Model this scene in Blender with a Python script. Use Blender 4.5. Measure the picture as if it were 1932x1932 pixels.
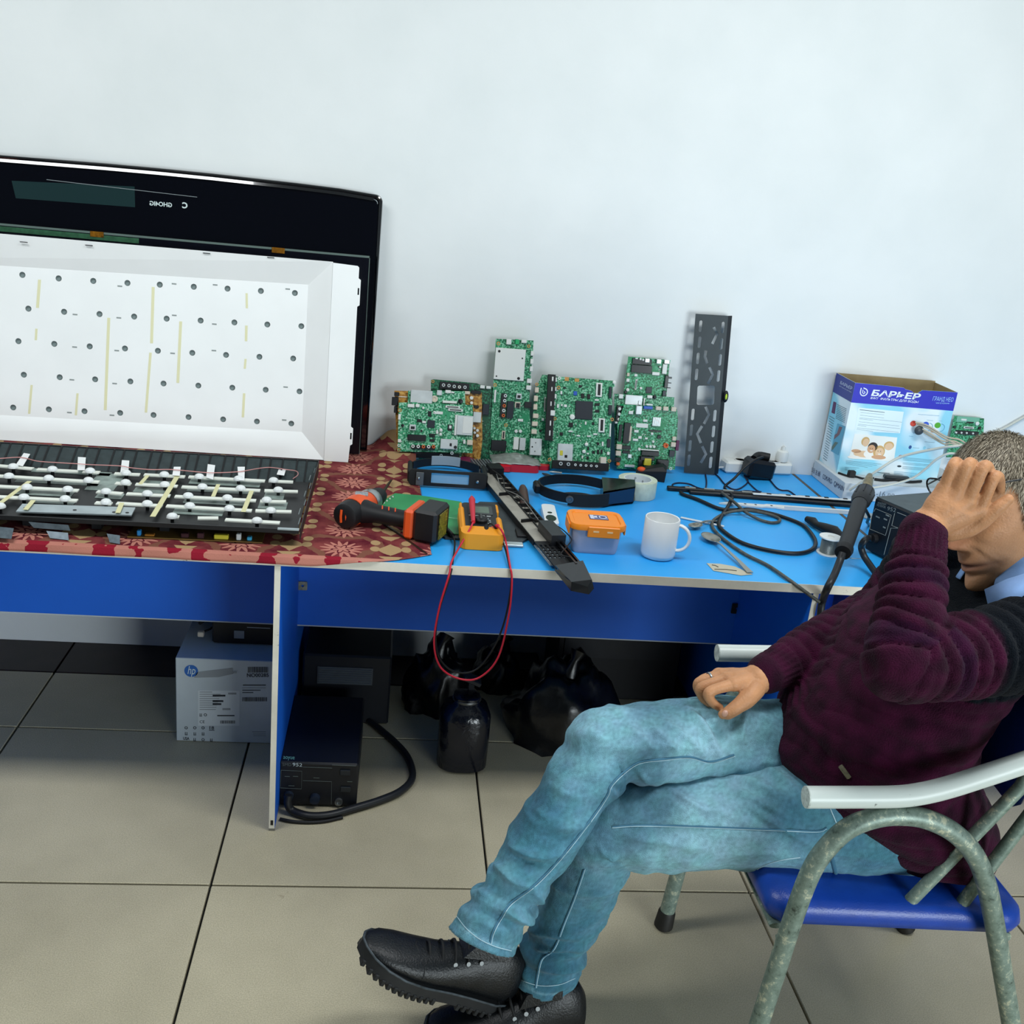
import bpy, bmesh, math, random
import numpy as np
from mathutils import Vector, Matrix, noise as mnoise
from mathutils.bvhtree import BVHTree

for _o in list(bpy.data.objects):
    bpy.data.objects.remove(_o)
scene = bpy.context.scene
COL = scene.collection
rnd = random.Random(7)

# ------------------------------------------------------------------ camera
F_PX, YAW, PITCH, ROLL = 1919.8, 0.129315, 0.330482, -0.101619
CAM = Vector((0.326666, -1.839824, 1.520789))
_f = Vector((math.sin(YAW)*math.cos(PITCH), math.cos(YAW)*math.cos(PITCH), -math.sin(PITCH)))
_r0 = Vector((math.cos(YAW), -math.sin(YAW), 0)); _d0 = _f.cross(_r0)
_r = math.cos(ROLL)*_r0 + math.sin(ROLL)*_d0
_d = -math.sin(ROLL)*_r0 + math.cos(ROLL)*_d0
cam_data = bpy.data.cameras.new('camera'); cam = bpy.data.objects.new('camera', cam_data)
COL.objects.link(cam); scene.camera = cam
cam_data.sensor_width = 36; cam_data.lens = 36*F_PX/1932; cam_data.clip_start = 0.02
M = Matrix((( _r.x, -_d.x, -_f.x, CAM.x), (_r.y, -_d.y, -_f.y, CAM.y), (_r.z, -_d.z, -_f.z, CAM.z), (0, 0, 0, 1)))
cam.matrix_world = M

# ------------------------------------------------------------------ light
vs = scene.view_settings
vs.view_transform = 'Standard'; vs.look = 'None'; vs.exposure = 0.0; vs.gamma = 1.0; vs.use_curve_mapping = False
world = bpy.data.worlds.new('world'); scene.world = world; world.use_nodes = True
world.node_tree.nodes['Background'].inputs[0].default_value = (0.80, 0.92, 1.0, 1)
world.node_tree.nodes['Background'].inputs[1].default_value = 0.035

def area_light(name, loc, target, sx, sy, power, col):
    l = bpy.data.lights.new(name, 'AREA'); l.shape = 'RECTANGLE'; l.size = sx; l.size_y = sy
    l.energy = power; l.color = col
    o = bpy.data.objects.new(name, l); COL.objects.link(o); o.location = loc
    o.rotation_euler = (Vector(target)-Vector(loc)).to_track_quat('-Z', 'Y').to_euler()
    return o
area_light('window_light', (3.0, -4.6, .95), (0.5, 0.9, 0.7), 2.2, 1.5, 175, (0.86, 0.96, 1.0))
area_light('ceiling_light', (-1.0, -0.5, 2.74), (-1.0, -0.48, 0), 1.3, 0.35, 32, (0.96, 0.99, 1.0))
area_light('ceiling_light', (1.5, -0.5, 2.74), (1.5, -0.48, 0), 1.3, 0.35, 36, (0.96, 0.99, 1.0))

# ------------------------------------------------------------------ pixel geometry helpers (photo frame 1932 x 1932)
def ray(u, v):
    return (_r*((u-966)/F_PX) + _d*((v-966)/F_PX) + _f)
def at_z(u, v, z):
    d = ray(u, v); return CAM + d*((z-CAM.z)/d.z)
def at_y(u, v, y):
    d = ray(u, v); return CAM + d*((y-CAM.y)/d.y)
class Frame:
    """local frame O, X, Y, Z; uv() turns a photo pixel into local x, y on the plane z = h"""
    def __init__(s, O, X, Y):
        s.O = Vector(O); s.X = Vector(X).normalized()
        y = Vector(Y); s.Y = (y - s.X*y.dot(s.X)).normalized(); s.Z = s.X.cross(s.Y)
    def uv(s, u, v, h=0.0):
        d = ray(u, v); o = s.O + s.Z*h
        t = (o-CAM).dot(s.Z)/d.dot(s.Z); q = CAM + d*t - s.O
        return (q.dot(s.X), q.dot(s.Y))
    def mat(s):
        return Matrix(((s.X.x, s.Y.x, s.Z.x, s.O.x), (s.X.y, s.Y.y, s.Z.y, s.O.y), (s.X.z, s.Y.z, s.Z.z, s.O.z), (0, 0, 0, 1)))
    def w(s, x, y, z=0.0):
        return s.O + s.X*x + s.Y*y + s.Z*z

# ------------------------------------------------------------------ materials
def lin(c):
    if isinstance(c, str):
        c = [int(c[i:i+2], 16)/255 for i in (0, 2, 4)]
    return [((x/12.92) if x <= 0.04045 else ((x+0.055)/1.055)**2.4) for x in c]
_mats = {}
def mat(name, col, rough=0.5, metal=0.0, var=0.0, vscale=30.0, bump=0.0, bscale=200.0, alpha=1.0, trans=0.0, spec=0.5, coat=0.0, emit=0.0, ior=1.45, detail=4.0, col2=None):
    if name in _mats: return _mats[name]
    m = bpy.data.materials.new(name); m.use_nodes = True; nt = m.node_tree
    b = nt.nodes['Principled BSDF']
    c = lin(col)
    b.inputs['Base Color'].default_value = (*c, 1); b.inputs['Roughness'].default_value = rough
    b.inputs['Metallic'].default_value = metal; b.inputs['Alpha'].default_value = alpha
    b.inputs['Transmission Weight'].default_value = trans; b.inputs['Specular IOR Level'].default_value = spec
    b.inputs['Coat Weight'].default_value = coat; b.inputs['IOR'].default_value = ior
    if emit:
        b.inputs['Emission Color'].default_value = (*c, 1); b.inputs['Emission Strength'].default_value = emit
    if var or bump:
        tc = nt.nodes.new('ShaderNodeTexCoord')
    if var:
        n = nt.nodes.new('ShaderNodeTexNoise'); n.inputs['Scale'].default_value = vscale; n.inputs['Detail'].default_value = detail
        nt.links.new(tc.outputs['Object'], n.inputs['Vector'])
        r = nt.nodes.new('ShaderNodeValToRGB'); r.color_ramp.elements[0].position = 0.32; r.color_ramp.elements[1].position = 0.68
        c2 = lin(col2) if col2 else [x*(1-var) for x in c]
        r.color_ramp.elements[0].color = (*c2, 1); r.color_ramp.elements[1].color = (*[min(1, x*(1+(0 if col2 else var*0.5))) for x in c], 1)
        nt.links.new(n.outputs['Fac'], r.inputs['Fac']); nt.links.new(r.outputs['Color'], b.inputs['Base Color'])
    if bump:
        n2 = nt.nodes.new('ShaderNodeTexNoise'); n2.inputs['Scale'].default_value = bscale; n2.inputs['Detail'].default_value = 3
        nt.links.new(tc.outputs['Object'], n2.inputs['Vector'])
        bp = nt.nodes.new('ShaderNodeBump'); bp.inputs['Strength'].default_value = bump; bp.inputs['Distance'].default_value = 0.004
        nt.links.new(n2.outputs['Fac'], bp.inputs['Height']); nt.links.new(bp.outputs['Normal'], b.inputs['Normal'])
    _mats[name] = m
    return m
def nodes_of(m):
    return m.node_tree, m.node_tree.nodes['Principled BSDF']

# ------------------------------------------------------------------ mesh builder
class MB:
    def __init__(s): s.v = []; s.f = []
    def add(s, vs_, fs_):
        b = len(s.v); s.v += [tuple(x) for x in vs_]; s.f += [tuple(i+b for i in f) for f in fs_]; return s
    def box(s, c, d, R=None, bev=0.0):
        x, y, z = d[0]/2, d[1]/2, d[2]/2
        if bev <= 0:
            P = [Vector((i, j, k)) for i in (-x, x) for j in (-y, y) for k in (-z, z)]
            F = [(0, 1, 3, 2), (4, 6, 7, 5), (0, 4, 5, 1), (2, 3, 7, 6), (0, 2, 6, 4), (1, 5, 7, 3)]
        else:
            b = min(bev, x*.95, y*.95, z*.95); P = []; idx = {}
            for i in (-1, 1):
                for j in (-1, 1):
                    for k in (-1, 1):
                        for a in range(3):
                            q = [i*x, j*y, k*z]; s_ = (i, j, k)
                            for e in range(3):
                                if e != a: q[e] -= s_[e]*b
                            idx[(i, j, k, a)] = len(P); P.append(Vector(q))
            F = []
            for a in range(3):
                for sg in (-1, 1):
                    o = [e for e in range(3) if e != a]; L = []
                    for (p, q) in ((-1, -1), (1, -1), (1, 1), (-1, 1)):
                        t = [0, 0, 0]; t[a] = sg; t[o[0]] = p; t[o[1]] = q; L.append(idx[(*t, a)])
                    F.append(tuple(L))
            for a in range(3):
                o = [e for e in range(3) if e != a]
                for p in (-1, 1):
                    for q in (-1, 1):
                        t0 = [0, 0, 0]; t1 = [0, 0, 0]; t0[a] = -1; t1[a] = 1
                        for t in (t0, t1): t[o[0]] = p; t[o[1]] = q
                        F.append((idx[(*t0, o[0])], idx[(*t1, o[0])], idx[(*t1, o[1])], idx[(*t0, o[1])]))
            for i in (-1, 1):
                for j in (-1, 1):
                    for k in (-1, 1): F.append(tuple(idx[(i, j, k, a)] for a in range(3)))
        c = Vector(c)
        P = [(R @ q if R else q) + c for q in P]
        return s.add(P, F)
    def tube(s, path, r, n=10, cap=True, closed=False, flat=None):
        path = [Vector(q) for q in path]; N = len(path)
        rs = r if hasattr(r, '__len__') else [r]*N
        # parallel transport frame
        T = []
        for i in range(N):
            a = path[(i-1) % N] if (closed or i > 0) else path[i]; b_ = path[(i+1) % N] if (closed or i < N-1) else path[i]
            t = (b_-a); T.append(t.normalized() if t.length > 1e-9 else Vector((0, 0, 1)))
        up = Vector((0, 0, 1)) if abs(T[0].z) < 0.9 else Vector((1, 0, 0))
        nrm = (up - T[0]*up.dot(T[0])).normalized(); V = []; F = []
        for i in range(N):
            nrm = (nrm - T[i]*nrm.dot(T[i])).normalized(); bn = T[i].cross(nrm)
            for k in range(n):
                a = 2*math.pi*k/n; fx, fy = (1, 1) if flat is None else flat
                V.append(path[i] + (nrm*math.cos(a)*fx + bn*math.sin(a)*fy)*rs[i])
        M_ = N if closed else N-1
        for i in range(M_):
            for k in range(n):
                a = i*n+k; b_ = i*n+(k+1) % n; c = ((i+1) % N)*n+(k+1) % n; d = ((i+1) % N)*n+k
                F.append((a, b_, c, d))
        if cap and not closed:
            F.append(tuple(reversed(range(n)))); F.append(tuple((N-1)*n+k for k in range(n)))
        return s.add(V, F)
    def cyl(s, a, b, r, r2=None, n=16):
        return s.tube([a, b], [r, r if r2 is None else r2], n)
    def lathe(s, prof, n=24, O=(0, 0, 0), R=None, closed=False):
        V = []; F = []; m = len(prof); O = Vector(O)
        for (rr, z) in prof:
            for k in range(n):
                a = 2*math.pi*k/n; q = Vector((rr*math.cos(a), rr*math.sin(a), z)); V.append((R @ q if R else q)+O)
        for i in range(m if closed else m-1):
            for k in range(n):
                F.append((i*n+k, i*n+(k+1) % n, ((i+1) % m)*n+(k+1) % n, ((i+1) % m)*n+k))
        if not closed:
            if prof[0][0] > 1e-6: F.append(tuple(reversed(range(n))))
            if prof[-1][0] > 1e-6: F.append(tuple((m-1)*n+k for k in range(n)))
        return s.add(V, F)
    def prism(s, poly, z0, z1):
        n = len(poly); V = [Vector((x, y, z0)) for x, y in poly] + [Vector((x, y, z1)) for x, y in poly]
        F = [tuple(reversed(range(n))), tuple(range(n, 2*n))] + [(i, (i+1) % n, n+(i+1) % n, n+i) for i in range(n)]
        return s.add(V, F)
    def loft(s, rings, cap=True, closed=False):
        n = len(rings[0]); V = [q for r_ in rings for q in r_]; F = []; m = len(rings)
        for i in range(m if closed else m-1):
            for k in range(n): F.append((i*n+k, i*n+(k+1) % n, ((i+1) % m)*n+(k+1) % n, ((i+1) % m)*n+k))
        if cap and not closed: F += [tuple(reversed(range(n))), tuple((m-1)*n+k for k in range(n))]
        return s.add(V, F)
    def grid(s, fn, nu, nv):
        V = [fn(i/nu, j/nv) for j in range(nv+1) for i in range(nu+1)]
        F = [(j*(nu+1)+i, j*(nu+1)+i+1, (j+1)*(nu+1)+i+1, (j+1)*(nu+1)+i) for j in range(nv) for i in range(nu)]
        return s.add(V, F)
    def ell(s, c, r, n=16, m=10, R=None):
        prof = [(math.sin(math.pi*i/m), -math.cos(math.pi*i/m)) for i in range(m+1)]
        V = []; F = []; c = Vector(c)
        for (a, z) in prof:
            for k in range(n):
                t = 2*math.pi*k/n; q = Vector((r[0]*a*math.cos(t), r[1]*a*math.sin(t), r[2]*z)); V.append((R @ q if R else q)+c)
        for i in range(m):
            for k in range(n): F.append((i*n+k, i*n+(k+1) % n, (i+1)*n+(k+1) % n, (i+1)*n+k))
        return s.add(V, F)
    def mesh(s, name, smooth=None):
        me = bpy.data.meshes.new(name); me.from_pydata(s.v, [], s.f)
        bm = bmesh.new(); bm.from_mesh(me); bmesh.ops.remove_doubles(bm, verts=bm.verts, dist=1e-6)
        bmesh.ops.recalc_face_normals(bm, faces=bm.faces)
        if smooth is not None:
            lim = math.radians(smooth)
            for f in bm.faces: f.smooth = True
            for e in bm.edges:
                e.smooth = not (len(e.link_faces) == 2 and e.calc_face_angle(0) > lim)
        bm.to_mesh(me); bm.free(); return me
    def obj(s, name, material, parent=None, smooth=None, **kw):
        return link(name, s.mesh(name, smooth), material, parent, **kw)

def link(name, me, material, parent=None, **kw):
    o = bpy.data.objects.new(name, me); COL.objects.link(o)
    if material is not None and not me.materials: me.materials.append(material)
    if parent is not None: o.parent = parent
    tag(o, **kw)
    return o
def tag(o, label=None, cat=None, group=None, kind=None):
    if label: o['label'] = label
    if cat: o['category'] = cat
    if group: o['group'] = group
    if kind: o['kind'] = kind
    return o
def thing(name, label, cat, mw=None, group=None):
    o = bpy.data.objects.new(name, None); COL.objects.link(o); o.empty_display_size = 0.02
    if mw is not None: o.matrix_world = mw
    return tag(o, label, cat, group)
def inst(name, me, parent, loc=(0, 0, 0), rot=(0, 0, 0), scale=(1, 1, 1)):
    o = bpy.data.objects.new(name, me); COL.objects.link(o); o.parent = parent
    o.location = loc; o.rotation_euler = rot; o.scale = scale
    return o
def struct(o): o['kind'] = 'structure'; return o

def circ(cx, cy, r, n=20, a0=0.0):
    return [(cx+r*math.cos(a0+2*math.pi*i/n), cy+r*math.sin(a0+2*math.pi*i/n)) for i in range(n)]
def rrect(x0, y0, x1, y1, r, n=5):
    r = min(r, abs(x1-x0)/2*.999, abs(y1-y0)/2*.999); P = []
    for (cx, cy, a) in ((x1-r, y1-r, 0), (x0+r, y1-r, 90), (x0+r, y0+r, 180), (x1-r, y0+r, 270)):
        for i in range(n+1):
            t = math.radians(a+90*i/n); P.append((cx+r*math.cos(t), cy+r*math.sin(t)))
    return P
def plate_mesh(name, outlines, th, z0=0.0):
    """flat plate with real holes: first outline is the border, the others are holes"""
    cu = bpy.data.curves.new(name, 'CURVE'); cu.dimensions = '2D'; cu.fill_mode = 'BOTH'; cu.extrude = th/2
    for P in outlines:
        sp = cu.splines.new('POLY'); sp.points.add(len(P)-1); sp.use_cyclic_u = True
        for q, (x, y) in zip(sp.points, P): q.co = (x, y, 0, 1)
    o = bpy.data.objects.new(name, cu); COL.objects.link(o)
    dg = bpy.context.evaluated_depsgraph_get(); me = bpy.data.meshes.new_from_object(o.evaluated_get(dg))
    bpy.data.objects.remove(o); bpy.data.curves.remove(cu)
    me.transform(Matrix.Translation((0, 0, z0+th/2))); me.name = name
    return me
def text_mesh(name, body, size, th=0.0004, align='LEFT', shear=0.0, bold=0.0, xs=1.0, spacing=1.0):
    cu = bpy.data.curves.new(name, 'FONT'); cu.body = body; cu.size = size; cu.extrude = th/2; cu.align_x = align
    cu.shear = shear; cu.offset = bold; cu.resolution_u = 3; cu.space_character = spacing
    o = bpy.data.objects.new(name, cu); COL.objects.link(o)
    dg = bpy.context.evaluated_depsgraph_get(); me = bpy.data.meshes.new_from_object(o.evaluated_get(dg))
    bpy.data.objects.remove(o); bpy.data.curves.remove(cu)
    if xs != 1.0: me.transform(Matrix.Diagonal((xs, 1, 1, 1)))
    me.name = name
    return me
def smooth_path(P, k=8, closed=False):
    P = [Vector(q) for q in P]; n = len(P); out = []
    R_ = range(n if closed else n-1)
    for i in R_:
        p0 = P[(i-1) % n] if (closed or i > 0) else P[0]*2-P[1]; p1 = P[i]; p2 = P[(i+1) % n]
        p3 = P[(i+2) % n] if (closed or i+2 < n) else P[-1]*2-P[-2]
        for j in range(k):
            t = j/k; out.append(0.5*((2*p1)+(p2-p0)*t+(2*p0-5*p1+4*p2-p3)*t*t+(3*p1-p0-3*p2+p3)*t*t*t))
    if not closed: out.append(P[-1])
    return out
def rotz(a): return Matrix.Rotation(a, 3, 'Z')
def mw(loc, rz=0.0, rx=0.0, ry=0.0):
    return Matrix.Translation(loc) @ Matrix.Rotation(rz, 4, 'Z') @ Matrix.Rotation(ry, 4, 'Y') @ Matrix.Rotation(rx, 4, 'X')
WALL_Y, ZT, DF = 1.09, 0.688, 0.189      # wall plane, desk top height, desk front
def dk(u, v, h=0.0):                      # photo pixel -> point on the desk top (h above it)
    return at_z(u, v, ZT+h)
# ================================================================== room
def wall_mat():
    m = mat('wall_paint', 'E4E9E8', 0.75)
    nt, b = nodes_of(m)
    tc = nt.nodes.new('ShaderNodeTexCoord'); n = nt.nodes.new('ShaderNodeTexNoise'); n.inputs['Scale'].default_value = 5; n.inputs['Detail'].default_value = 8
    nt.links.new(tc.outputs['Object'], n.inputs['Vector'])
    r = nt.nodes.new('ShaderNodeValToRGB'); r.color_ramp.elements[0].position = .25; r.color_ramp.elements[1].position = .7
    r.color_ramp.elements[0].color = (*lin('DFE4E4'), 1); r.color_ramp.elements[1].color = (*lin('E6EAEA'), 1)
    nt.links.new(n.outputs['Fac'], r.inputs['Fac']); nt.links.new(r.outputs['Color'], b.inputs['Base Color'])
    n2 = nt.nodes.new('ShaderNodeTexNoise'); n2.inputs['Scale'].default_value = 14; n2.inputs['Detail'].default_value = 10
    nt.links.new(tc.outputs['Object'], n2.inputs['Vector'])
    bp = nt.nodes.new('ShaderNodeBump'); bp.inputs['Strength'].default_value = .12; bp.inputs['Distance'].default_value = .01
    nt.links.new(n2.outputs['Fac'], bp.inputs['Height']); nt.links.new(bp.outputs['Normal'], b.inputs['Normal'])
    return m
WM = wall_mat()
def slab(name, lo, hi, material):
    c = [(a+b)/2 for a, b in zip(lo, hi)]; d = [b-a for a, b in zip(lo, hi)]
    o = MB().box((0, 0, 0), d).obj(name, material); o.location = c
    return struct(o)
slab('wall_back', (-2.6, WALL_Y, 0), (3.6, WALL_Y+.12, 2.8), WM)
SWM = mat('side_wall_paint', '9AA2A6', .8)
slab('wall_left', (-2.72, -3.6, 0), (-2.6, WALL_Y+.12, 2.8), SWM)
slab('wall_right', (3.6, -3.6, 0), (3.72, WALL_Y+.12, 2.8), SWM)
slab('ceiling', (-2.6, -3.6, 2.8), (3.6, WALL_Y+.12, 2.9), mat('ceiling_paint', 'A9ADAE', .8))
fl = slab('floor', (-2.6, -3.6, -0.06), (3.6, WALL_Y+.12, -0.012), mat('grout', '2A2D2C', .9, var=.3, vscale=60))
def tile_mat():
    m = mat('floor_tile', 'A79C87', 0.42)
    nt, b = nodes_of(m)
    tc = nt.nodes.new('ShaderNodeTexCoord'); mp = nt.nodes.new('ShaderNodeNewGeometry')
    def nz(sc, d, rr=.6):
        n = nt.nodes.new('ShaderNodeTexNoise'); n.inputs['Scale'].default_value = sc; n.inputs['Detail'].default_value = d; n.inputs['Roughness'].default_value = rr
        nt.links.new(mp.outputs['Position'], n.inputs['Vector']); return n
    def ramp(n, p0, c0, p1, c1):
        r = nt.nodes.new('ShaderNodeValToRGB'); r.color_ramp.elements[0].position = p0; r.color_ramp.elements[1].position = p1
        r.color_ramp.elements[0].color = (*c0, 1); r.color_ramp.elements[1].color = (*c1, 1)
        nt.links.new(n.outputs['Fac'], r.inputs['Fac']); return r
    a = ramp(nz(2.2, 6), .3, lin('ABA38A'), .7, lin('C4BBA0'))
    g = ramp(nz(420, 2), .3, (.72, .72, .72), .7, (1.1, 1.1, 1.1))
    mul = nt.nodes.new('ShaderNodeMix'); mul.data_type = 'RGBA'; mul.blend_type = 'MULTIPLY'; mul.inputs[0].default_value = 1
    nt.links.new(a.outputs[0], mul.inputs[6]); nt.links.new(g.outputs[0], mul.inputs[7])
    d = ramp(nz(9, 9, .7), .66, (1, 1, 1), .74, (.55, .5, .45))
    mu2 = nt.nodes.new('ShaderNodeMix'); mu2.data_type = 'RGBA'; mu2.blend_type = 'MULTIPLY'; mu2.inputs[0].default_value = 1
    nt.links.new(mul.outputs[2], mu2.inputs[6]); nt.links.new(d.outputs[0], mu2.inputs[7])
    nt.links.new(mu2.outputs[2], b.inputs['Base Color'])
    return m
tm = MB().box((0, 0, -0.006), (0.5945, 0.5945, 0.012), bev=0.0012).mesh('tile'); tm.materials.append(tile_mat())
for i in range(-4, 6):
    for j in range(-6, 2):
        x0, y0 = i*.6, j*.6
        if j == 1:
            continue
        t = inst('tile', tm, None, (x0+.3, y0+.3, 0))
        t.parent = fl; t.matrix_parent_inverse = Matrix.Translation(-fl.location)
tm2 = MB().box((0, 0, -0.006), (0.5945, 0.293, 0.012), bev=0.0012).mesh('tile_cut'); tm2.materials.append(tile_mat())
tm3 = MB().box((0, 0, -0.006), (0.5945, 0.188, 0.012), bev=0.0012).mesh('dark_tile'); tm3.materials.append(mat('tile_dark_brown', '2A1E1C', .5, var=.3, vscale=12))  # row next to the wall, coloured dark brown
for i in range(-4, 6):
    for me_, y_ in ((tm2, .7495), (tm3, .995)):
        t = inst('tile' if me_ is tm2 else 'dark_tile', me_, None, (i*.6+.3, y_, 0)); t.parent = fl; t.matrix_parent_inverse = Matrix.Translation(-fl.location)

# ================================================================== desk
def blue_mat(name, c1, c2, rough=.45):
    return mat(name, c1, rough, var=.2, vscale=3, col2=c2, bump=.05, bscale=350)
BLUE_TOP = blue_mat('blue_laminate_top', '2FA9EE', '2495E4', .42)
def smudge(m):
    nt, b = nodes_of(m); src = b.inputs['Base Color'].links[0].from_socket; tc = nt.nodes.new('ShaderNodeTexCoord')
    n = nt.nodes.new('ShaderNodeTexNoise'); n.inputs['Scale'].default_value = 38; n.inputs['Detail'].default_value = 9; n.inputs['Roughness'].default_value = .75; nt.links.new(tc.outputs['Object'], n.inputs['Vector'])
    r = nt.nodes.new('ShaderNodeValToRGB'); r.color_ramp.elements[0].position = .66; r.color_ramp.elements[1].position = .74; r.color_ramp.elements[0].color = (1, 1, 1, 1); r.color_ramp.elements[1].color = (.25, .3, .4, 1)
    nt.links.new(n.outputs['Fac'], r.inputs['Fac']); x = nt.nodes.new('ShaderNodeMix'); x.data_type = 'RGBA'; x.blend_type = 'MULTIPLY'; x.inputs[0].default_value = .8
    nt.links.new(src, x.inputs[6]); nt.links.new(r.outputs['Color'], x.inputs[7]); nt.links.new(x.outputs[2], b.inputs['Base Color'])
smudge(BLUE_TOP)
BLUE = blue_mat('blue_laminate', '0D66D8', '0A5ECC', .5)
def edge_mat():
    m = mat('worn_edge_band', 'D2CFC3', .5)
    nt, b = nodes_of(m); tc = nt.nodes.new('ShaderNodeTexCoord')
    n = nt.nodes.new('ShaderNodeTexNoise'); n.inputs['Scale'].default_value = 9; n.inputs['Detail'].default_value = 8; n.inputs['Roughness'].default_value = .7
    nt.links.new(tc.outputs['Object'], n.inputs['Vector'])
    r = nt.nodes.new('ShaderNodeValToRGB'); e = r.color_ramp.elements
    e[0].position = .355; e[0].color = (*lin('2E2418'), 1); e[1].position = .385; e[1].color = (*lin('CFCBBE'), 1)
    x = e.new(.7); x.color = (*lin('DEDACE'), 1)
    nt.links.new(n.outputs['Fac'], r.inputs['Fac']); nt.links.new(r.outputs['Color'], b.inputs['Base Color'])
    return m
EDGE = edge_mat()
desk = thing('desk', 'long blue laminate work desk with worn white front edge standing against wall', 'desk', mw((0.1, .64, 0)))
DK = Matrix.Translation((-0.1, -.64, 0))
def dpart(name, lo, hi, material, par=None):
    c = [(a+b)/2 for a, b in zip(lo, hi)]; d = [b-a for a, b in zip(lo, hi)]
    o = MB().box([c[0]-.1, c[1]-.64, c[2]], d).obj(name, material, par or desk)
    return o
XL, XR = -1.9, 1.568
top = dpart('desktop', (XL, DF+.0012, .668), (XR, WALL_Y-.002, ZT), BLUE_TOP)
dpart('front_edge_band', (XL, DF, .6675), (XR, DF+.0012, ZT+.0003), EDGE, top)
for x in (.0985, 1.293, -1.2):
    pn = dpart('side_panel', (x, DF+.0012, .0), (x+.0125, WALL_Y-.01, .668), BLUE)
    dpart('edge_band', (x-.0002, DF, .0), (x+.0127, DF+.0012, .668), EDGE, pn)
for (a, b) in ((-1.1875, .0985), (.111, 1.293), (1.3055, 1.5625)):
    q = dpart('back_panel', (a, .63, .3175), (b, .642, .668), BLUE)
    dpart('bottom_edge', (a, .6295, .3145), (b, .6425, .3175), mat('pale_edge', 'B9C0C4', .5), q)
# steel corner plates of the back panels
for (u, v, w) in ((571, 1105, .024), (1390, 1148, .03)):
    c = at_y(u, v, .628)
    me = plate_mesh('corner_plate', [rrect(-w/2, -w/2, w/2, w/2, .003), circ(0, 0, .0035, 12)], .002)
    o = link('corner_plate', me, mat('plate_steel' if w < .03 else 'plate_dark', '8F9184' if w < .03 else '22242A', .4, .4, var=.4, vscale=120), desk)
    o.location = (c.x-.1, .628-.64, c.z); o.rotation_euler = (math.pi/2, 0, 0)
# scuff at the foot of the side panel
o = MB().box((.105-.1, DF-.0004-.64, .022), (.006, .0006, .013)).obj('edge_chip', mat('chip_dark', '1C1814', .8), desk)
o = MB().box((.105-.1, DF+.0005-.64, .003), (.0137, .003, .006)).obj('foot_cap', mat('chip_grey', '6C6A62', .7), desk)

# joint strip and the next desk on the right
dpart('end_strip', (1.568, DF, .668), (1.5775, WALL_Y-.002, ZT+.0004), mat('brown_strip', '4A443C', .5, var=.3, vscale=30), top)
desk2 = thing('desk', 'second blue laminate desk adjoining right end of the long desk', 'desk', mw((2.0, .64, 0)))
def d2(name, lo, hi, m_, par=None):
    c = [(a+b)/2 for a, b in zip(lo, hi)]; d = [b-a for a, b in zip(lo, hi)]
    return MB().box([c[0]-2.0, c[1]-.64, c[2]], d).obj(name, m_, par or desk2)
t2 = d2('desktop', (1.579, DF+.0012, .668), (2.5, WALL_Y-.002, ZT), BLUE_TOP)
d2('front_edge_band', (1.579, DF, .6675), (2.5, DF+.0012, ZT+.0003), EDGE, t2)
for x in (1.60, 2.46):
    q = d2('side_panel', (x, DF+.0012, 0), (x+.0125, WALL_Y-.01, .668), BLUE); d2('edge_band', (x-.0002, DF, 0), (x+.0127, DF+.0012, .668), EDGE, q)
d2('back_panel', (1.6125, .63, .3175), (2.46, .642, .668), BLUE)
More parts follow.
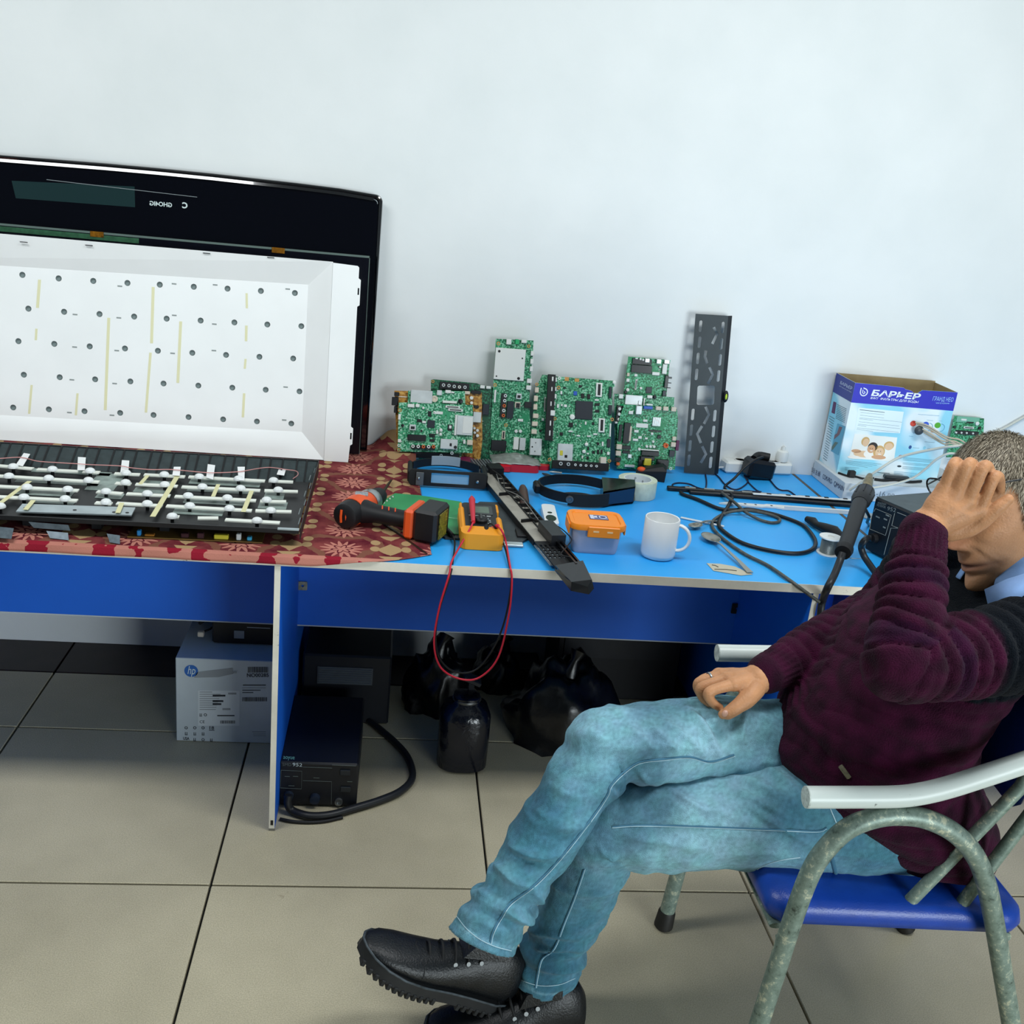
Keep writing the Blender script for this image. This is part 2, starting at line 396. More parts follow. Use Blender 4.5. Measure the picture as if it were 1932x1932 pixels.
# ================================================================== patterned cloth
def cloth_mat():
    m = mat('patterned_cloth', '7A2F38', .95); nt, b = nodes_of(m); L = nt.links
    geo = nt.nodes.new('ShaderNodeNewGeometry'); sep = nt.nodes.new('ShaderNodeSeparateXYZ')
    nz = nt.nodes.new('ShaderNodeTexNoise'); nz.inputs['Scale'].default_value = 30; nz.inputs['Detail'].default_value = 3
    L.new(geo.outputs['Position'], nz.inputs['Vector'])
    L.new(geo.outputs['Position'], sep.inputs[0])
    def mt(op, a, c=None, d=None):
        n = nt.nodes.new('ShaderNodeMath'); n.operation = op
        for i, q in enumerate((a, c, d)):
            if q is None: continue
            if isinstance(q, (int, float)): n.inputs[i].default_value = q
            else: L.new(q, n.inputs[i])
        return n.outputs[0]
    X, Y = sep.outputs[0], sep.outputs[1]; NZ = mt('SUBTRACT', nz.outputs['Fac'], .5)
    def cell(ox, oy, px, py):
        cx = mt('SUBTRACT', mt('FRACT', mt('DIVIDE', mt('ADD', X, ox), px)), .5); cy = mt('SUBTRACT', mt('FRACT', mt('DIVIDE', mt('ADD', Y, oy), py)), .5)
        cx = mt('MULTIPLY', cx, px); cy = mt('MULTIPLY', cy, py)
        r = mt('SQRT', mt('ADD', mt('MULTIPLY', cx, cx), mt('MULTIPLY', cy, cy))); th = mt('ARCTAN2', cy, cx)
        return cx, cy, r, th
    def less(a, c): return mt('LESS_THAN', a, c)
    cols = {k: lin(v) for k, v in dict(pink='B97A6C', beige='A98C66', dark='5A1A28', red='8E1E30', brown='7A4E40').items()}
    cur = [None]
    rp = nt.nodes.new('ShaderNodeValToRGB'); rp.color_ramp.elements[0].position = .35; rp.color_ramp.elements[1].position = .65
    rp.color_ramp.elements[0].color = (*lin('5A1C28'), 1); rp.color_ramp.elements[1].color = (*lin('84403F'), 1)
    n2 = nt.nodes.new('ShaderNodeTexNoise'); n2.inputs['Scale'].default_value = 22; n2.inputs['Detail'].default_value = 5; L.new(geo.outputs['Position'], n2.inputs['Vector']); L.new(n2.outputs['Fac'], rp.inputs['Fac'])
    cur = rp.outputs[0]
    def over(mask, c):
        nonlocal cur
        x = nt.nodes.new('ShaderNodeMix'); x.data_type = 'RGBA'; L.new(mask, x.inputs[0]); L.new(cur, x.inputs[6]); x.inputs[7].default_value = (*cols[c], 1); cur = x.outputs[2]
    PX, PY = .215, .235
    # brown scroll lines
    _, _, r, th = cell(-.02+PX/2, .1, PX, PY)
    over(less(mt('ABSOLUTE', mt('SUBTRACT', mt('ADD', r, mt('MULTIPLY', NZ, .03)), mt('ADD', .072, mt('MULTIPLY', mt('SINE', mt('MULTIPLY', th, 3)), .014)))), .009), 'brown')
    # beige ornament: stem, bulbs
    cx, cy, r, th = cell(-.125+PX/2, .02, PX, PY/2)
    over(less(mt('ADD', mt('ADD', mt('ABSOLUTE', cx), mt('MULTIPLY', NZ, .02)), mt('MULTIPLY', mt('SINE', mt('MULTIPLY', cy, 75)), .013)), .011), 'beige')
    a = mt('SUBTRACT', mt('ABSOLUTE', cx), .034); c2 = mt('SUBTRACT', mt('ABSOLUTE', cy), .018)
    over(less(mt('ADD', mt('MULTIPLY', a, a), mt('MULTIPLY', c2, mt('MULTIPLY', c2, .6))), .00012), 'beige')
    # pink jagged flowers
    cx, cy, r, th = cell(-.02+PX/2, .05, PX, PY/2)
    jag = mt('ADD', .036, mt('MULTIPLY', mt('SINE', mt('MULTIPLY', th, 15)), .011))
    over(less(mt('ADD', r, mt('MULTIPLY', NZ, .012)), jag), 'pink')
    over(less(mt('ABSOLUTE', mt('SUBTRACT', r, mt('ADD', .017, mt('MULTIPLY', mt('SINE', mt('MULTIPLY', th, 6)), .006)))), .0028), 'dark')
    # hem: blocks of pink and red along the front
    hem = less(Y, .2)
    over(hem, 'pink')
    h2 = mt('MULTIPLY', hem, mt('GREATER_THAN', mt('ADD', mt('SINE', mt('MULTIPLY', X, 95)), mt('SINE', mt('ADD', mt('MULTIPLY', X, 41), mt('MULTIPLY', nz.outputs['Fac'], 9)))), .45))
    over(h2, 'red')
    L.new(cur, b.inputs['Base Color'])
    w = nt.nodes.new('ShaderNodeTexNoise'); w.inputs['Scale'].default_value = 600; L.new(geo.outputs['Position'], w.inputs['Vector'])
    bp = nt.nodes.new('ShaderNodeBump'); bp.inputs['Strength'].default_value = .4; bp.inputs['Distance'].default_value = .002
    L.new(w.outputs['Fac'], bp.inputs['Height']); L.new(bp.outputs['Normal'], b.inputs['Normal'])
    b.inputs['Specular IOR Level'].default_value = .1
    return m
def cloth():
    nx, ny = 150, 64; V = []; F = []
    for j in range(ny+1):
        for i in range(nx+1):
            s = i/nx; t = j/ny                        # t 0 front .. 1 back
            xr = .431 - .035*min(1, t*1.05)           # right edge
            x = -1.6 + s*(xr+1.6)
            yf = .1865 + (0.06*max(0, (x-.30)/.13)**1.3 if x > .30 else 0)
            z = ZT + .0018
            if x < .30 or True:
                over = max(0.0, min(1.0, (.30-x)/.12))
            # first rows hang over the edge
            if t < .05:
                k = 1-t/.05; z -= k*.017*over; y = yf - .0015*over + (1-over)*k*-.003
                y += .0015*math.sin(x*30)*k
            else:
                y = yf + (t-.05)/.95*(1.082-yf)
            wv = .0016*(1+math.sin(x*23+y*17))*.5 + .0012*(1+math.sin(x*61-y*9))*.5
            if x > .27 and y > .84:                   # rumpled folds at the back corner
                e = min(1, (y-.84)/.12)*min(1, (x-.27)/.05)
                wv += e*(.012*(1+math.sin(y*95+x*12))*.5 + .008)
                wv += max(0, y-1.03)*.75*e
            if t >= .05: z += wv*min(1, (t-.05)/.06)
            V.append((x, min(y, 1.086), z))
    W = nx+1
    F = [(j*W+i, j*W+i+1, (j+1)*W+i+1, (j+1)*W+i) for j in range(ny) for i in range(nx)]
    mb = MB().add(V, F)
    o = mb.obj('tablecloth', cloth_mat(), smooth=60, label='maroon and beige floral patterned cloth spread over left half of blue desk', cat='cloth')
    md = o.modifiers.new('th', 'SOLIDIFY'); md.thickness = .0012; md.offset = 1
cloth()

# ================================================================== TV front frame leaning on the wall
GLOSS = mat('piano_black', '05070F', .08, coat=.6, spec=.6)
DARKP = mat('black_plastic', '0A0B10', .42, var=.3, vscale=50)
tvO = dk(702, 850, .006)
TV = Frame(tvO, (1, 0, 0), Vector((0, .045, .72)))
tv = thing('television', 'glossy black television front panel leaning on wall behind white reflector sheet', 'television', TV.mat())
tr = TV.uv(722, 369)
TH = tr[1]; WL = -1.35
# slightly arched top
def tv_out(ins=0.0):
    P = [(WL+ins, 0.0+ins), (tr[0]-.004-ins, 0.0+ins)]
    rr = .018-ins*.6
    for i in range(7):
        a = math.pi/2*i/6; P.append((tr[0]-ins-rr+rr*math.cos(a), TH-ins-rr+rr*math.sin(a)))
    for (u_, v_) in ((640, 356), (560, 346), (480, 337), (400, 328), (300, 318), (200, 309), (100, 301), (0, 293)):
        q_ = TV.uv(u_, v_); P.append((q_[0], q_[1]-ins))
    P.append((WL+ins, P[-1][1]+.004))
    return P
link('glass_panel', plate_mesh('glass_panel', [tv_out(.006)], .004), GLOSS, tv)
P = tv_out(.004)
MB().tube([(x, y, .004) for x, y in P], .0055, 8, closed=True).obj('rim', mat('rim_black', '04060C', .12, coat=1.0), tv, smooth=40)
P2 = tv_out(.0125)[2:]
MB().tube([(x, y, .0045) for x, y in P2], .0011, 6).obj('bead', mat('pale_bead', '9AA4A8', .3, .5), tv, smooth=40)
Pa, Pb = tv_out(.002)[8:], tv_out(.016)[8:]
nn_ = min(len(Pa), len(Pb)); MB().add([(x, y, .0052) for x, y in Pa[:nn_]]+[(x, y, .0096) for x, y in Pb[:nn_]], [(i, i+1, nn_+i+1, nn_+i) for i in range(nn_-1)]).obj('top_bevel', mat('rim_black', '04060C'), tv, smooth=60)
a, c = TV.uv(88, 339, .004), TV.uv(372, 372, .004)
MB().tube([(a[0], a[1], .0044), (c[0], c[1], .0044)], .0009, 6).obj('trim_line', mat('pale_bead', '9AA4A8'), tv)
q = [TV.uv(*x, .004) for x in ((22, 341), (254, 352), (255, 391), (30, 374))]
MB().prism(q[::-1], .0042, .0047).obj('green_patch', mat('patch_dark_green', '1D3234', .2), tv)  # flat dark green patch on the panel face
tx = text_mesh('printed_letters', 'GHO4IG', .0155, .0004, bold=.0004)
tx.transform(Matrix.Diagonal((-1, 1, 1, 1)))
o = link('printed_letters', tx, mat('print_white', 'C7D6D6', .6), tv); a = TV.uv(325, 391, .004); o.location = (a[0], a[1], .0046)
tx = text_mesh('power_mark', 'C', .02, .0004, bold=.0008); tx.transform(Matrix.Diagonal((-1, 1, 1, 1)))
o = link('power_mark', tx, mat('print_white', 'C7D6D6'), tv); a = TV.uv(354, 393, .004); o.location = (a[0], a[1], .0046)

# ================================================================== LCD glass sheet
LC = Frame(dk(680, 857, .008), (1, 0, 0), Vector((0, .06, .55)))
lcd = thing('screen_panel', 'black television screen glass with ribbon connectors standing in front of glossy panel', 'screen panel', LC.mat())
a = LC.uv(697, 487); lw = a[0]; lh = a[1]
MB().box(((WL+lw)/2, lh/2, 0), (lw-WL, lh, .005), bev=.0008).obj('glass', mat('screen_glass', '080A14', .2, spec=.5), lcd)
MB().box(((WL+lw)/2, lh+.0028, 0), (lw-WL, .0056, .0052)).obj('glass_edge', mat('glass_edge', '5F6F6A', .25), lcd)
MB().box((lw+.0006, lh/2, .0005), (.0016, lh, .0052)).obj('glass_edge', mat('glass_edge', '5F6F6A'), lcd)
a, c = LC.uv(-40, 440, .003), LC.uv(262, 466, .003)
MB().box(((a[0]+c[0])/2, lh-.0085, .0035), (c[0]-a[0], .013, .0012)).obj('circuit_strip', mat('strip_green', '2F5A40', .35, var=.3, vscale=90), lcd)
for (u, v) in ((183, 444), (525, 475)):
    a = LC.uv(u, v, .004)
    MB().box((a[0], lh-.001, .0048), (.034, .014, .001)).box((a[0], lh+.0055, .001), (.034, .001, .008)).obj('ribbon_connector', mat('kapton', '8A5A12', .25, var=.5, vscale=70, col2='4A2E08'), lcd)

# ================================================================== white reflector sheet
WHITE = mat('reflector_white', 'F3F6F6', .55, var=.03, vscale=6)
TR = Frame(dk(613, 868, .007), (1, 0, 0), Vector((0, .07, .5)))
refl = thing('reflector_sheet', 'white plastic television reflector sheet with rows of round holes standing on cloth', 'reflector', TR.mat())
DH = -.030
cTR, cBR = TR.uv(580, 537, DH), TR.uv(571, 815, DH)
oTR, oBR = TR.uv(626, 494), TR.uv(613, 868)
xb = (cTR[0]+cBR[0])/2; yt, yb = cTR[1], cBR[1]; xo = (oTR[0]+oBR[0])/2; yo = oTR[1]; y0 = 0.0; XLm = -1.25
def lft(px, pr, h):
    q = TR.uv(*px, h); return pr[1]+(q[1]-pr[1])*(XLm-pr[0])/(q[0]-pr[0])
ytL, ybL, yoL, y0L = lft((0, 501), cTR, DH), lft((0, 783), cBR, DH), lft((0, 441), oTR, 0), max(-.003, lft((0, 834), oBR, 0))
holes = []
rows = ["107,632 281,649 447,661 611,671 766,679 929,689 1091,698 1251,709 1414,719", "136,794 307,809 477,820 643,832 799,842 962,851 1124,860 1282,870 1445,878",
        "88,950 260,963 430,975 599,985 757,996 922,1006 1084,1016 1244,1025 1406,1033", "114,1111 286,1123 456,1133 625,1143 784,1153 951,1163 1114,1173 1274,1183 1436,1191",
        "63,1268 234,1277 405,1286 576,1294 736,1304 904,1314 1070,1325 1232,1335 1397,1345"]
for rw in rows:
    pts = [tuple(map(float, t.split(','))) for t in rw.split()]
    L_ = [TR.uv(x/2.542, 270+y/2.542, DH) for x, y in pts]
    dx = (L_[4][0]-L_[0][0])/4
    sl_ = (L_[4][1]-L_[0][1])/4
    L_ = [(L_[0][0]-dx*k, L_[0][1]-sl_*k) for k in (3, 2, 1)] + L_
    holes += L_
def cell_sheet():
    """flat sheet built cell by cell, each cell with one real round hole"""
    mb = MB(); lo = lambda x: ybL+(yb-ybL)*(x-XLm)/(xb-XLm); hi = lambda x: ytL+(yt-ytL)*(x-XLm)/(xb-XLm)
    R5 = [holes[i*12:(i+1)*12] for i in range(5)]
    tm_ = [sum((y-lo(x))/(hi(x)-lo(x)) for x, y in r)/12 for r in R5]
    tb = [1.0]+[(tm_[i]+tm_[i+1])/2 for i in range(4)]+[0.0]
    for i, r in enumerate(R5):
        t1, t0 = tb[i], tb[i+1]
        xs_ = [XLm]+[(r[k][0]+r[k+1][0])/2 for k in range(11)]+[xb]
        for k, (cx, cy) in enumerate(r):
            xa, xz = xs_[k], xs_[k+1]; C4 = []
            for (x, t) in ((xz, t1), (xa, t1), (xa, t0), (xz, t0)): C4.append((x, lo(x)+t*(hi(x)-lo(x))))
            n = 24; inner = circ(cx, cy, .0078, n, math.atan2(C4[0][1]-cy, C4[0][0]-cx)); outer = []
            for (px, py) in inner:
                dx_, dy_ = px-cx, py-cy; best = 1e9
                for e in range(4):
                    (ax, ay), (bx_, by_) = C4[e], C4[(e+1) % 4]; ex_, ey_ = bx_-ax, by_-ay; den = dx_*ey_-dy_*ex_
                    if abs(den) < 1e-12: continue
                    tt = ((ax-cx)*ey_-(ay-cy)*ex_)/den; uu = ((ax-cx)*dy_-(ay-cy)*dx_)/den
                    if tt > 0 and -1e-6 <= uu <= 1+1e-6: best = min(best, tt)
                outer.append((cx+dx_*best, cy+dy_*best))
            for (px, py) in C4:      # snap the nearest samples to the cell corners
                q = min(range(n), key=lambda a_: (outer[a_][0]-px)**2+(outer[a_][1]-py)**2); outer[q] = (px, py)
            V = [(x, y, DH) for x, y in inner]+[(x, y, DH) for x, y in outer]+[(x, y, DH-.002) for x, y in inner]
            F = [(a_, (a_+1) % n, n+(a_+1) % n, n+a_) for a_ in range(n)]+[((a_+1) % n, a_, 2*n+a_, 2*n+(a_+1) % n) for a_ in range(n)]
            mb.add(V, F)
    return mb.mesh('back_sheet')
back = cell_sheet()
link('back_sheet', back, WHITE, refl)
def quad(name, pts, m_=WHITE, th=.0010, parent=refl):
    a_, b_, c_, d_ = [Vector(q) for q in pts]; n = (b_-a_).cross(c_-a_).normalized()*th
    mb = MB().add([a_, b_, c_, d_, a_-n, b_-n, c_-n, d_-n], [(0, 1, 2, 3), (7, 6, 5, 4), (0, 4, 5, 1), (1, 5, 6, 2), (2, 6, 7, 3), (3, 7, 4, 0)])
    return mb.obj(name, m_, parent)
quad('side_wall', [(xo, y0, 0), (xo, yo, 0), (xb, yt, DH), (xb, yb, DH)])
quad('bottom_wall', [(XLm, y0L, 0), (xo, y0, 0), (xb, yb, DH), (XLm, ybL, DH)])
quad('top_wall', [(XLm, ytL, DH), (xb, yt, DH), (xo, yo, 0), (XLm, yoL, 0)])
f1, f2 = TR.uv(677, 502), TR.uv(660, 866)
xf = (f1[0]+f2[0])/2
tabs = [(xo+.0005, y0-.002), (xf-.003, y0-.002)]
for (v0, v1) in ((838, 808), (575, 527)):
    ya, yc = TR.uv(665, v0)[1], TR.uv(665, v1)[1]
    tabs += [(xf, ya-.004), (xf+.006, ya), (xf+.006, yc), (xf, yc+.004)]
tabs += [(xf, f1[1]-.004), (xf-.004, f1[1]), (xo+.0005, yo-.002)]
sl = []
for v in (823, 549):
    y_ = TR.uv(665, v)[1]; sl.append([(xf-.001, y_-.009), (xf+.003, y_-.009), (xf+.003, y_+.009), (xf-.001, y_+.009)])
link('side_flange', plate_mesh('side_flange', [tabs]+sl, .0012), WHITE, refl)
gb = MB().prism([(XLm, ybL), (xb, yb), (xb, yt), (XLm, ytL)], DH-.0065, DH-.006).obj('backing_film', mat('backing_grey', '7E8C8C', .7), refl)
TAPE = mat('yellowed_tape', 'E2E0B8', .6)
for (x0, y0_, x1, y1, w) in ((735, 690, 727, 960, 9), (722, 1005, 700, 1292, 8), (867, 855, 853, 1150, 9), (522, 838, 505, 1280, 9), (190, 655, 180, 790, 9), (1183, 720, 1184, 792, 7), (1182, 875, 1180, 950, 8), (1178, 1035, 1174, 1082, 7), (1171, 1200, 1165, 1315, 8), (175, 890, 172, 945, 7), (152, 1160, 140, 1298, 7), (372, 1200, 364, 1305, 7)):
    A = TR.uv(x0/2.542, 270+y0_/2.542, DH); B = TR.uv(x1/2.542, 270+y1/2.542, DH); w_ = w/2.542*.00105
    MB().prism([(A[0]-w_, A[1]), (B[0]-w_, B[1]), (B[0]+w_, B[1]), (A[0]+w_, A[1])], DH+.0002, DH+.0005).obj('tape_strip', TAPE, refl)
SLOT = mat('slot_grey', '8F9796', .7)
for (x, y) in ((575, 686), (360, 822), (570, 838), (1028, 868), (358, 978), (560, 995), (828, 1008), (1026, 995), (345, 1135), (550, 1153), (333, 1292), (537, 1305), (835, 675), (1032, 680), (1380, 700), (836, 826), (1370, 1170), (1363, 1328)):
    A = TR.uv(x/2.542, 270+y/2.542, DH)
    MB().box((A[0], A[1], DH+.0003), (.012, .0035, .0006)).obj('locating_slot', SLOT, refl)
for u, v in ((45, 454), (168, 460), (390, 475), (511, 483)):
    A = TR.uv(u, v); MB().box((A[0], A[1]-.004, .0002), (.018, .002, .003)).obj('edge_slot', mat('slot_dark', '2A2D30', .8), refl)

# ================================================================== TV back shell lying on the cloth
H = .058
FRc, BRc, FLc, BLc = dk(566, 990, H), dk(602, 869, H), dk(0, 962, H), dk(0, 837, H)
ex = (FRc-FLc); CH = Frame((FRc.x, FRc.y, ZT+.0065), (ex.x, ex.y, 0), (0, 1, 0))
# rim depth taken at the right end
rb = Vector((BRc.x, BRc.y, 0)); CD = (rb-Vector((CH.O.x, CH.O.y, 0))).dot(CH.Y); CX = (rb-Vector((CH.O.x, CH.O.y, 0))).dot(CH.X)
shell = thing('television_back_shell', 'opened black television back shell with rows of backlight bars lying on cloth', 'television', CH.mat())
HR = H-.0065
SHB = mat('shell_black', '0C0E12', .5, var=.3, vscale=40)
SHG = mat('shell_grey', '2E3A3C', .55, var=.25, vscale=60)
XLs = -1.15
def cb(name, lo, hi, m_, par=shell, bev=0.0):
    c = [(p_+q_)/2 for p_, q_ in zip(lo, hi)]; d = [q_-p_ for p_, q_ in zip(lo, hi)]
    return MB().box(c, d, bev=bev).obj(name, m_, par)
cb('base_sheet', (XLs, .055, .010), (-.008, CD-.07, .014), SHB)
cb('front_wall', (XLs, .0, .030), (-.002, .004, HR-.012), SHB)
for k in range(6): cb('support_foot', (-.30-.14*k, .05, .0), (-.28-.14*k, .07, .012), SHB)
MB().add([(XLs, .004, HR-.012), (-.004, .004, HR-.012), (-.004, .055, .013), (XLs, .055, .013)], [(0, 1, 2, 3)]).obj('front_slope', SHB, shell)
MB().add([(XLs, CD-.07, .013), (CX*.8-.006, CD-.07, .013), (CX-.004, CD-.002, HR-.002), (XLs, CD-.002, HR-.002)], [(0, 1, 2, 3)]).obj('back_slope', SHG, shell)
cb('back_rim', (XLs, CD-.003, .03), (CX, CD+.002, HR), SHB)
# right rim with steps
MB().loft([[(0, 0, .018), (.002, 0, .018), (.002, 0, HR-.008), (0, 0, HR-.008)], [(CX-.002, CD, .018), (CX, CD, .018), (CX, CD, HR), (CX-.002, CD, HR)]]).obj('side_rim', SHB, shell)
for k in range(7):
    t0, t1 = .06+k*.13, .06+k*.13+.085; xi = -.012 if k % 2 else -.006
    MB().tube([(CX*t0+xi, CD*t0, HR-.010), (CX*t1+xi, CD*t1, HR-.010)], .0012, 6).obj('rim_step', mat('worn_edge_grey', '6E787A', .5), shell)
k = 0; x = CX-.03
while x > XLs:
    w = (.024, .036, .030)[k % 3]
    MB().add([(x-.004, CD-.071, .0145), (x, CD-.071, .0145), (x+.002, CD-.004, HR), (x-.002, CD-.004, HR)], [(0, 1, 2, 3)]).obj('rib', SHB, shell)
    x -= w; k += 1
# floor panels, pale steel patches between the bars
def cu_(u, v, h): return CH.uv(u, v, h)
for (u0, v0, u1, v1) in ((60, 889, 210, 894), (30, 907, 185, 916), (355, 921, 480, 932), (350, 940, 470, 953), (255, 922, 320, 930), (500, 932, 535, 941), (35, 924, 135, 936), (185, 932, 230, 940), (265, 908, 330, 915), (360, 905, 490, 918), (185, 895, 215, 925), (330, 960, 420, 972), (60, 943, 140, 951), (490, 948, 540, 960)):
    A = cu_(u0, v0, .014); B = cu_(u1, v1, .014)
    MB().box(((A[0]+B[0])/2, (A[1]+B[1])/2, .0146), (abs(B[0]-A[0]), abs(B[1]-A[1])+.016, .001)).obj('floor_panel', mat('panel_teal', '8A9A94', .45, var=.35, vscale=35), shell)
BAR = mat('backlight_bar', 'E4E8DE', .4); LENS = mat('lens_white', 'E6EAEA', .25)
lens_me = MB().lathe([(.0122, 0), (.0118, .0035), (.009, .0074), (.005, .0094), (.0001, .0098)], 16).mesh('lens', 50); lens_me.materials.append(LENS)
foot_me = MB().lathe([(.004, -.012), (.004, 0)], 8).mesh('bar_foot', 40); foot_me.materials.append(SHB)
HB = .026
bars = [(-330, 857, -66, 872), (-330, 879, -66, 893), (-330, 900, -66, 913), (-330, 920, -66, 933), (-60, 873, 62, 884), (70, 885, 148, 889), (157, 889, 188, 891), (216, 893, 264, 895), (272, 895, 349, 899), (356, 899, 500, 907), (507, 907, 553, 909),
        (-60, 894, 187, 909), (218, 911, 247, 913), (256, 913, 335, 917), (343, 918, 491, 925), (499, 925, 562, 927),
        (-60, 914, 148, 925), (183, 927, 231, 931), (239, 931, 321, 935), (330, 936, 483, 944), (491, 945, 540, 946),
        (-60, 934, 146, 944), (180, 948, 211, 950), (220, 949, 306, 954), (314, 954, 475, 963), (482, 963, 550, 965),
        (-30, 954, 8, 957), (315, 974, 338, 975), (373, 977, 412, 977), (425, 980, 528, 986)]
for (u0, v0, u1, v1) in bars:
    A = cu_(u0, v0, HB); B = cu_(u1, v1, HB); a_ = math.atan2(B[1]-A[1], B[0]-A[0])
    L_ = math.hypot(B[0]-A[0], B[1]-A[1])
    o = MB().box(((A[0]+B[0])/2, (A[1]+B[1])/2, HB-.001), (L_, .0165, .003), R=rotz(a_)).obj('backlight_bar', BAR, shell)
for (u, v) in ((25, 882), (99, 887), (170, 890), (238, 894), (310, 897), (376, 901), (450, 905), (516, 908), (17, 900), (92, 904), (167, 908), (237, 912), (311, 916), (382, 920), (454, 923), (525, 926), (51, 921), (128, 925), (200, 929), (278, 933), (355, 937), (429, 941), (503, 945), (45, 940), (123, 943), (200, 949), (278, 952), (358, 956), (433, 961), (511, 965), (0, 957), (325, 976), (485, 984), (-50, 875), (-125, 870), (-200, 866), (-275, 862), (-55, 895), (-130, 891), (-205, 887), (-280, 883), (-25, 917), (-100, 913), (-175, 909), (-250, 905), (-30, 936), (-105, 932), (-180, 928), (-255, 925)):
    A = cu_(u, v, HB); inst('lens', lens_me, shell, (A[0], A[1], HB)); inst('bar_foot', foot_me, shell, (A[0], A[1], HB-.002))
for quadp in (((45, 855), (57, 857), (43, 880), (30, 877)), ((147, 862), (162, 863), (160, 887), (146, 887)), ((230, 868), (244, 869), (242, 892), (227, 892)), ((328, 881), (341, 881), (339, 898), (325, 897)), ((392, 876), (406, 878), (402, 905), (389, 901)), ((448, 881), (462, 881), (461, 907), (450, 906)), ((530, 875), (542, 877), (536, 897), (522, 895))):
    hs = (.036, .036, .029, .029)
    V = [(*cu_(u, v, h), h) for (u, v), h in zip(quadp, hs)]
    o = MB().add(V, [(0, 1, 2, 3)]).obj('paper_tape', mat('white_tape', 'EDEFEF', .7), shell)
    o.modifiers.new('t', 'SOLIDIFY').thickness = .0006
YT = mat('cream_tape', 'D8D4A4', .6)
for (a_, c_, w) in (((56, 908), (0, 950), 9), ((279, 897), (264, 914), 8), ((335, 898), (288, 975), 10), ((412, 914), (402, 937), 8), ((475, 926), (459, 966), 9), ((230, 949), (222, 968), 9), ((63, 944), (48, 962), 9)):
    A = cu_(*a_, HB); B = cu_(*c_, HB); w_ = w*.00058
    MB().prism([(A[0]-w_, A[1]), (B[0]-w_, B[1]), (B[0]+w_, B[1]), (A[0]+w_, A[1])], HB+.0002, HB+.0006).obj('cream_tape', YT, shell)
wp = [(-40, 866), (0, 865), (40, 863), (70, 870), (110, 873), (145, 875), (175, 877), (225, 879), (250, 883), (285, 886), (325, 886), (380, 891), (405, 892), (450, 890), (487, 884), (510, 882), (540, 886), (559, 889), (562, 896), (553, 903)]
MB().tube(smooth_path([(*cu_(u, v, .036), .036) for u, v in wp], 5), .0012, 6).obj('wire', mat('pink_wire', 'C98F8C', .5), shell, smooth=60)
A = cu_(36, 957, .024); B = cu_(252, 964, .024)
MB().box(((A[0]+B[0])/2, (A[1]+B[1])/2, .022), (B[0]-A[0], .05, .003), R=rotz(math.atan2(B[1]-A[1], B[0]-A[0]))).obj('steel_plate', mat('pale_steel', 'A9B6BA', .35, .3, var=.15, vscale=20), shell)
for u, v in ((48, 958), (141, 962), (215, 966), (240, 967)):
    A = cu_(u, v, .024); MB().lathe([(.004, 0), (.004, .0006)], 10, (A[0], A[1], .0236)).obj('hole_mark', SHB, shell)
for (u0, v0, u1, v1, h) in ((62, 976, 136, 985, .03), (92, 996, 133, 1003, .012), (212, 992, 229, 1010, .012), (-20, 992, 25, 1000, .02)):
    A = cu_(u0, v0, h); B = cu_(u1, v1, h)
    MB().add([(A[0], min(A[1], -.004), h), (B[0]-.004, min(A[1], -.004)-.002, h-.002), (B[0], B[1]-.014, h-.014), (A[0]+.01, B[1]-.012, h-.012)], [(0, 1, 2, 3)]).obj('foil_bracket', mat('dull_foil', '5C6870', .4, .4, var=.3, vscale=80), shell).modifiers.new('t', 'SOLIDIFY').thickness = .0008
A = cu_(533, 989, HR-.012); MB().box((A[0]+.015, .002, HR-.012), (.045, .008, .003)).obj('rim_foil', mat('pale_steel', 'A9B6BA'), shell)
# power board sticking out under the shell's front
PB = Frame(dk(240, 1014, .0068), (dk(495, 1025, .0068)-dk(240, 1014, .0068)), (0, 1, 0))
pb = thing('power_board', 'narrow brown power board under front of opened television shell', 'circuit board', PB.mat())
pw = (dk(495, 1025, .0068)-dk(240, 1014, .0068)).length
MB().box((pw/2, .045, .001), (pw, .09, .002)).obj('board', mat('brown_board', '6B5226', .5), pb)
for (u, v, sx, sz, c, nm) in ((266, 1006, .008, .012, '2A86C8', 'capacitor'), (420, 1012, .030, .010, 'C9BE3C', 'transformer'), (453, 1012, .010, .014, 'C6CCCC', 'connector'), (472, 1016, .010, .008, '3AA0C8', 'capacitor'), (285, 1008, .02, .004, 'A86E2A', 'inductor'), (350, 1013, .016, .010, '3A1F26', 'coil'), (380, 1013, .014, .012, '40262C', 'coil')):
    x = PB.uv(u, v, .0)[0]
    MB().box((x, .012, .002+sz/2), (sx, .012, sz), bev=.0015).obj(nm, mat('comp_'+c, c, .4), pb)
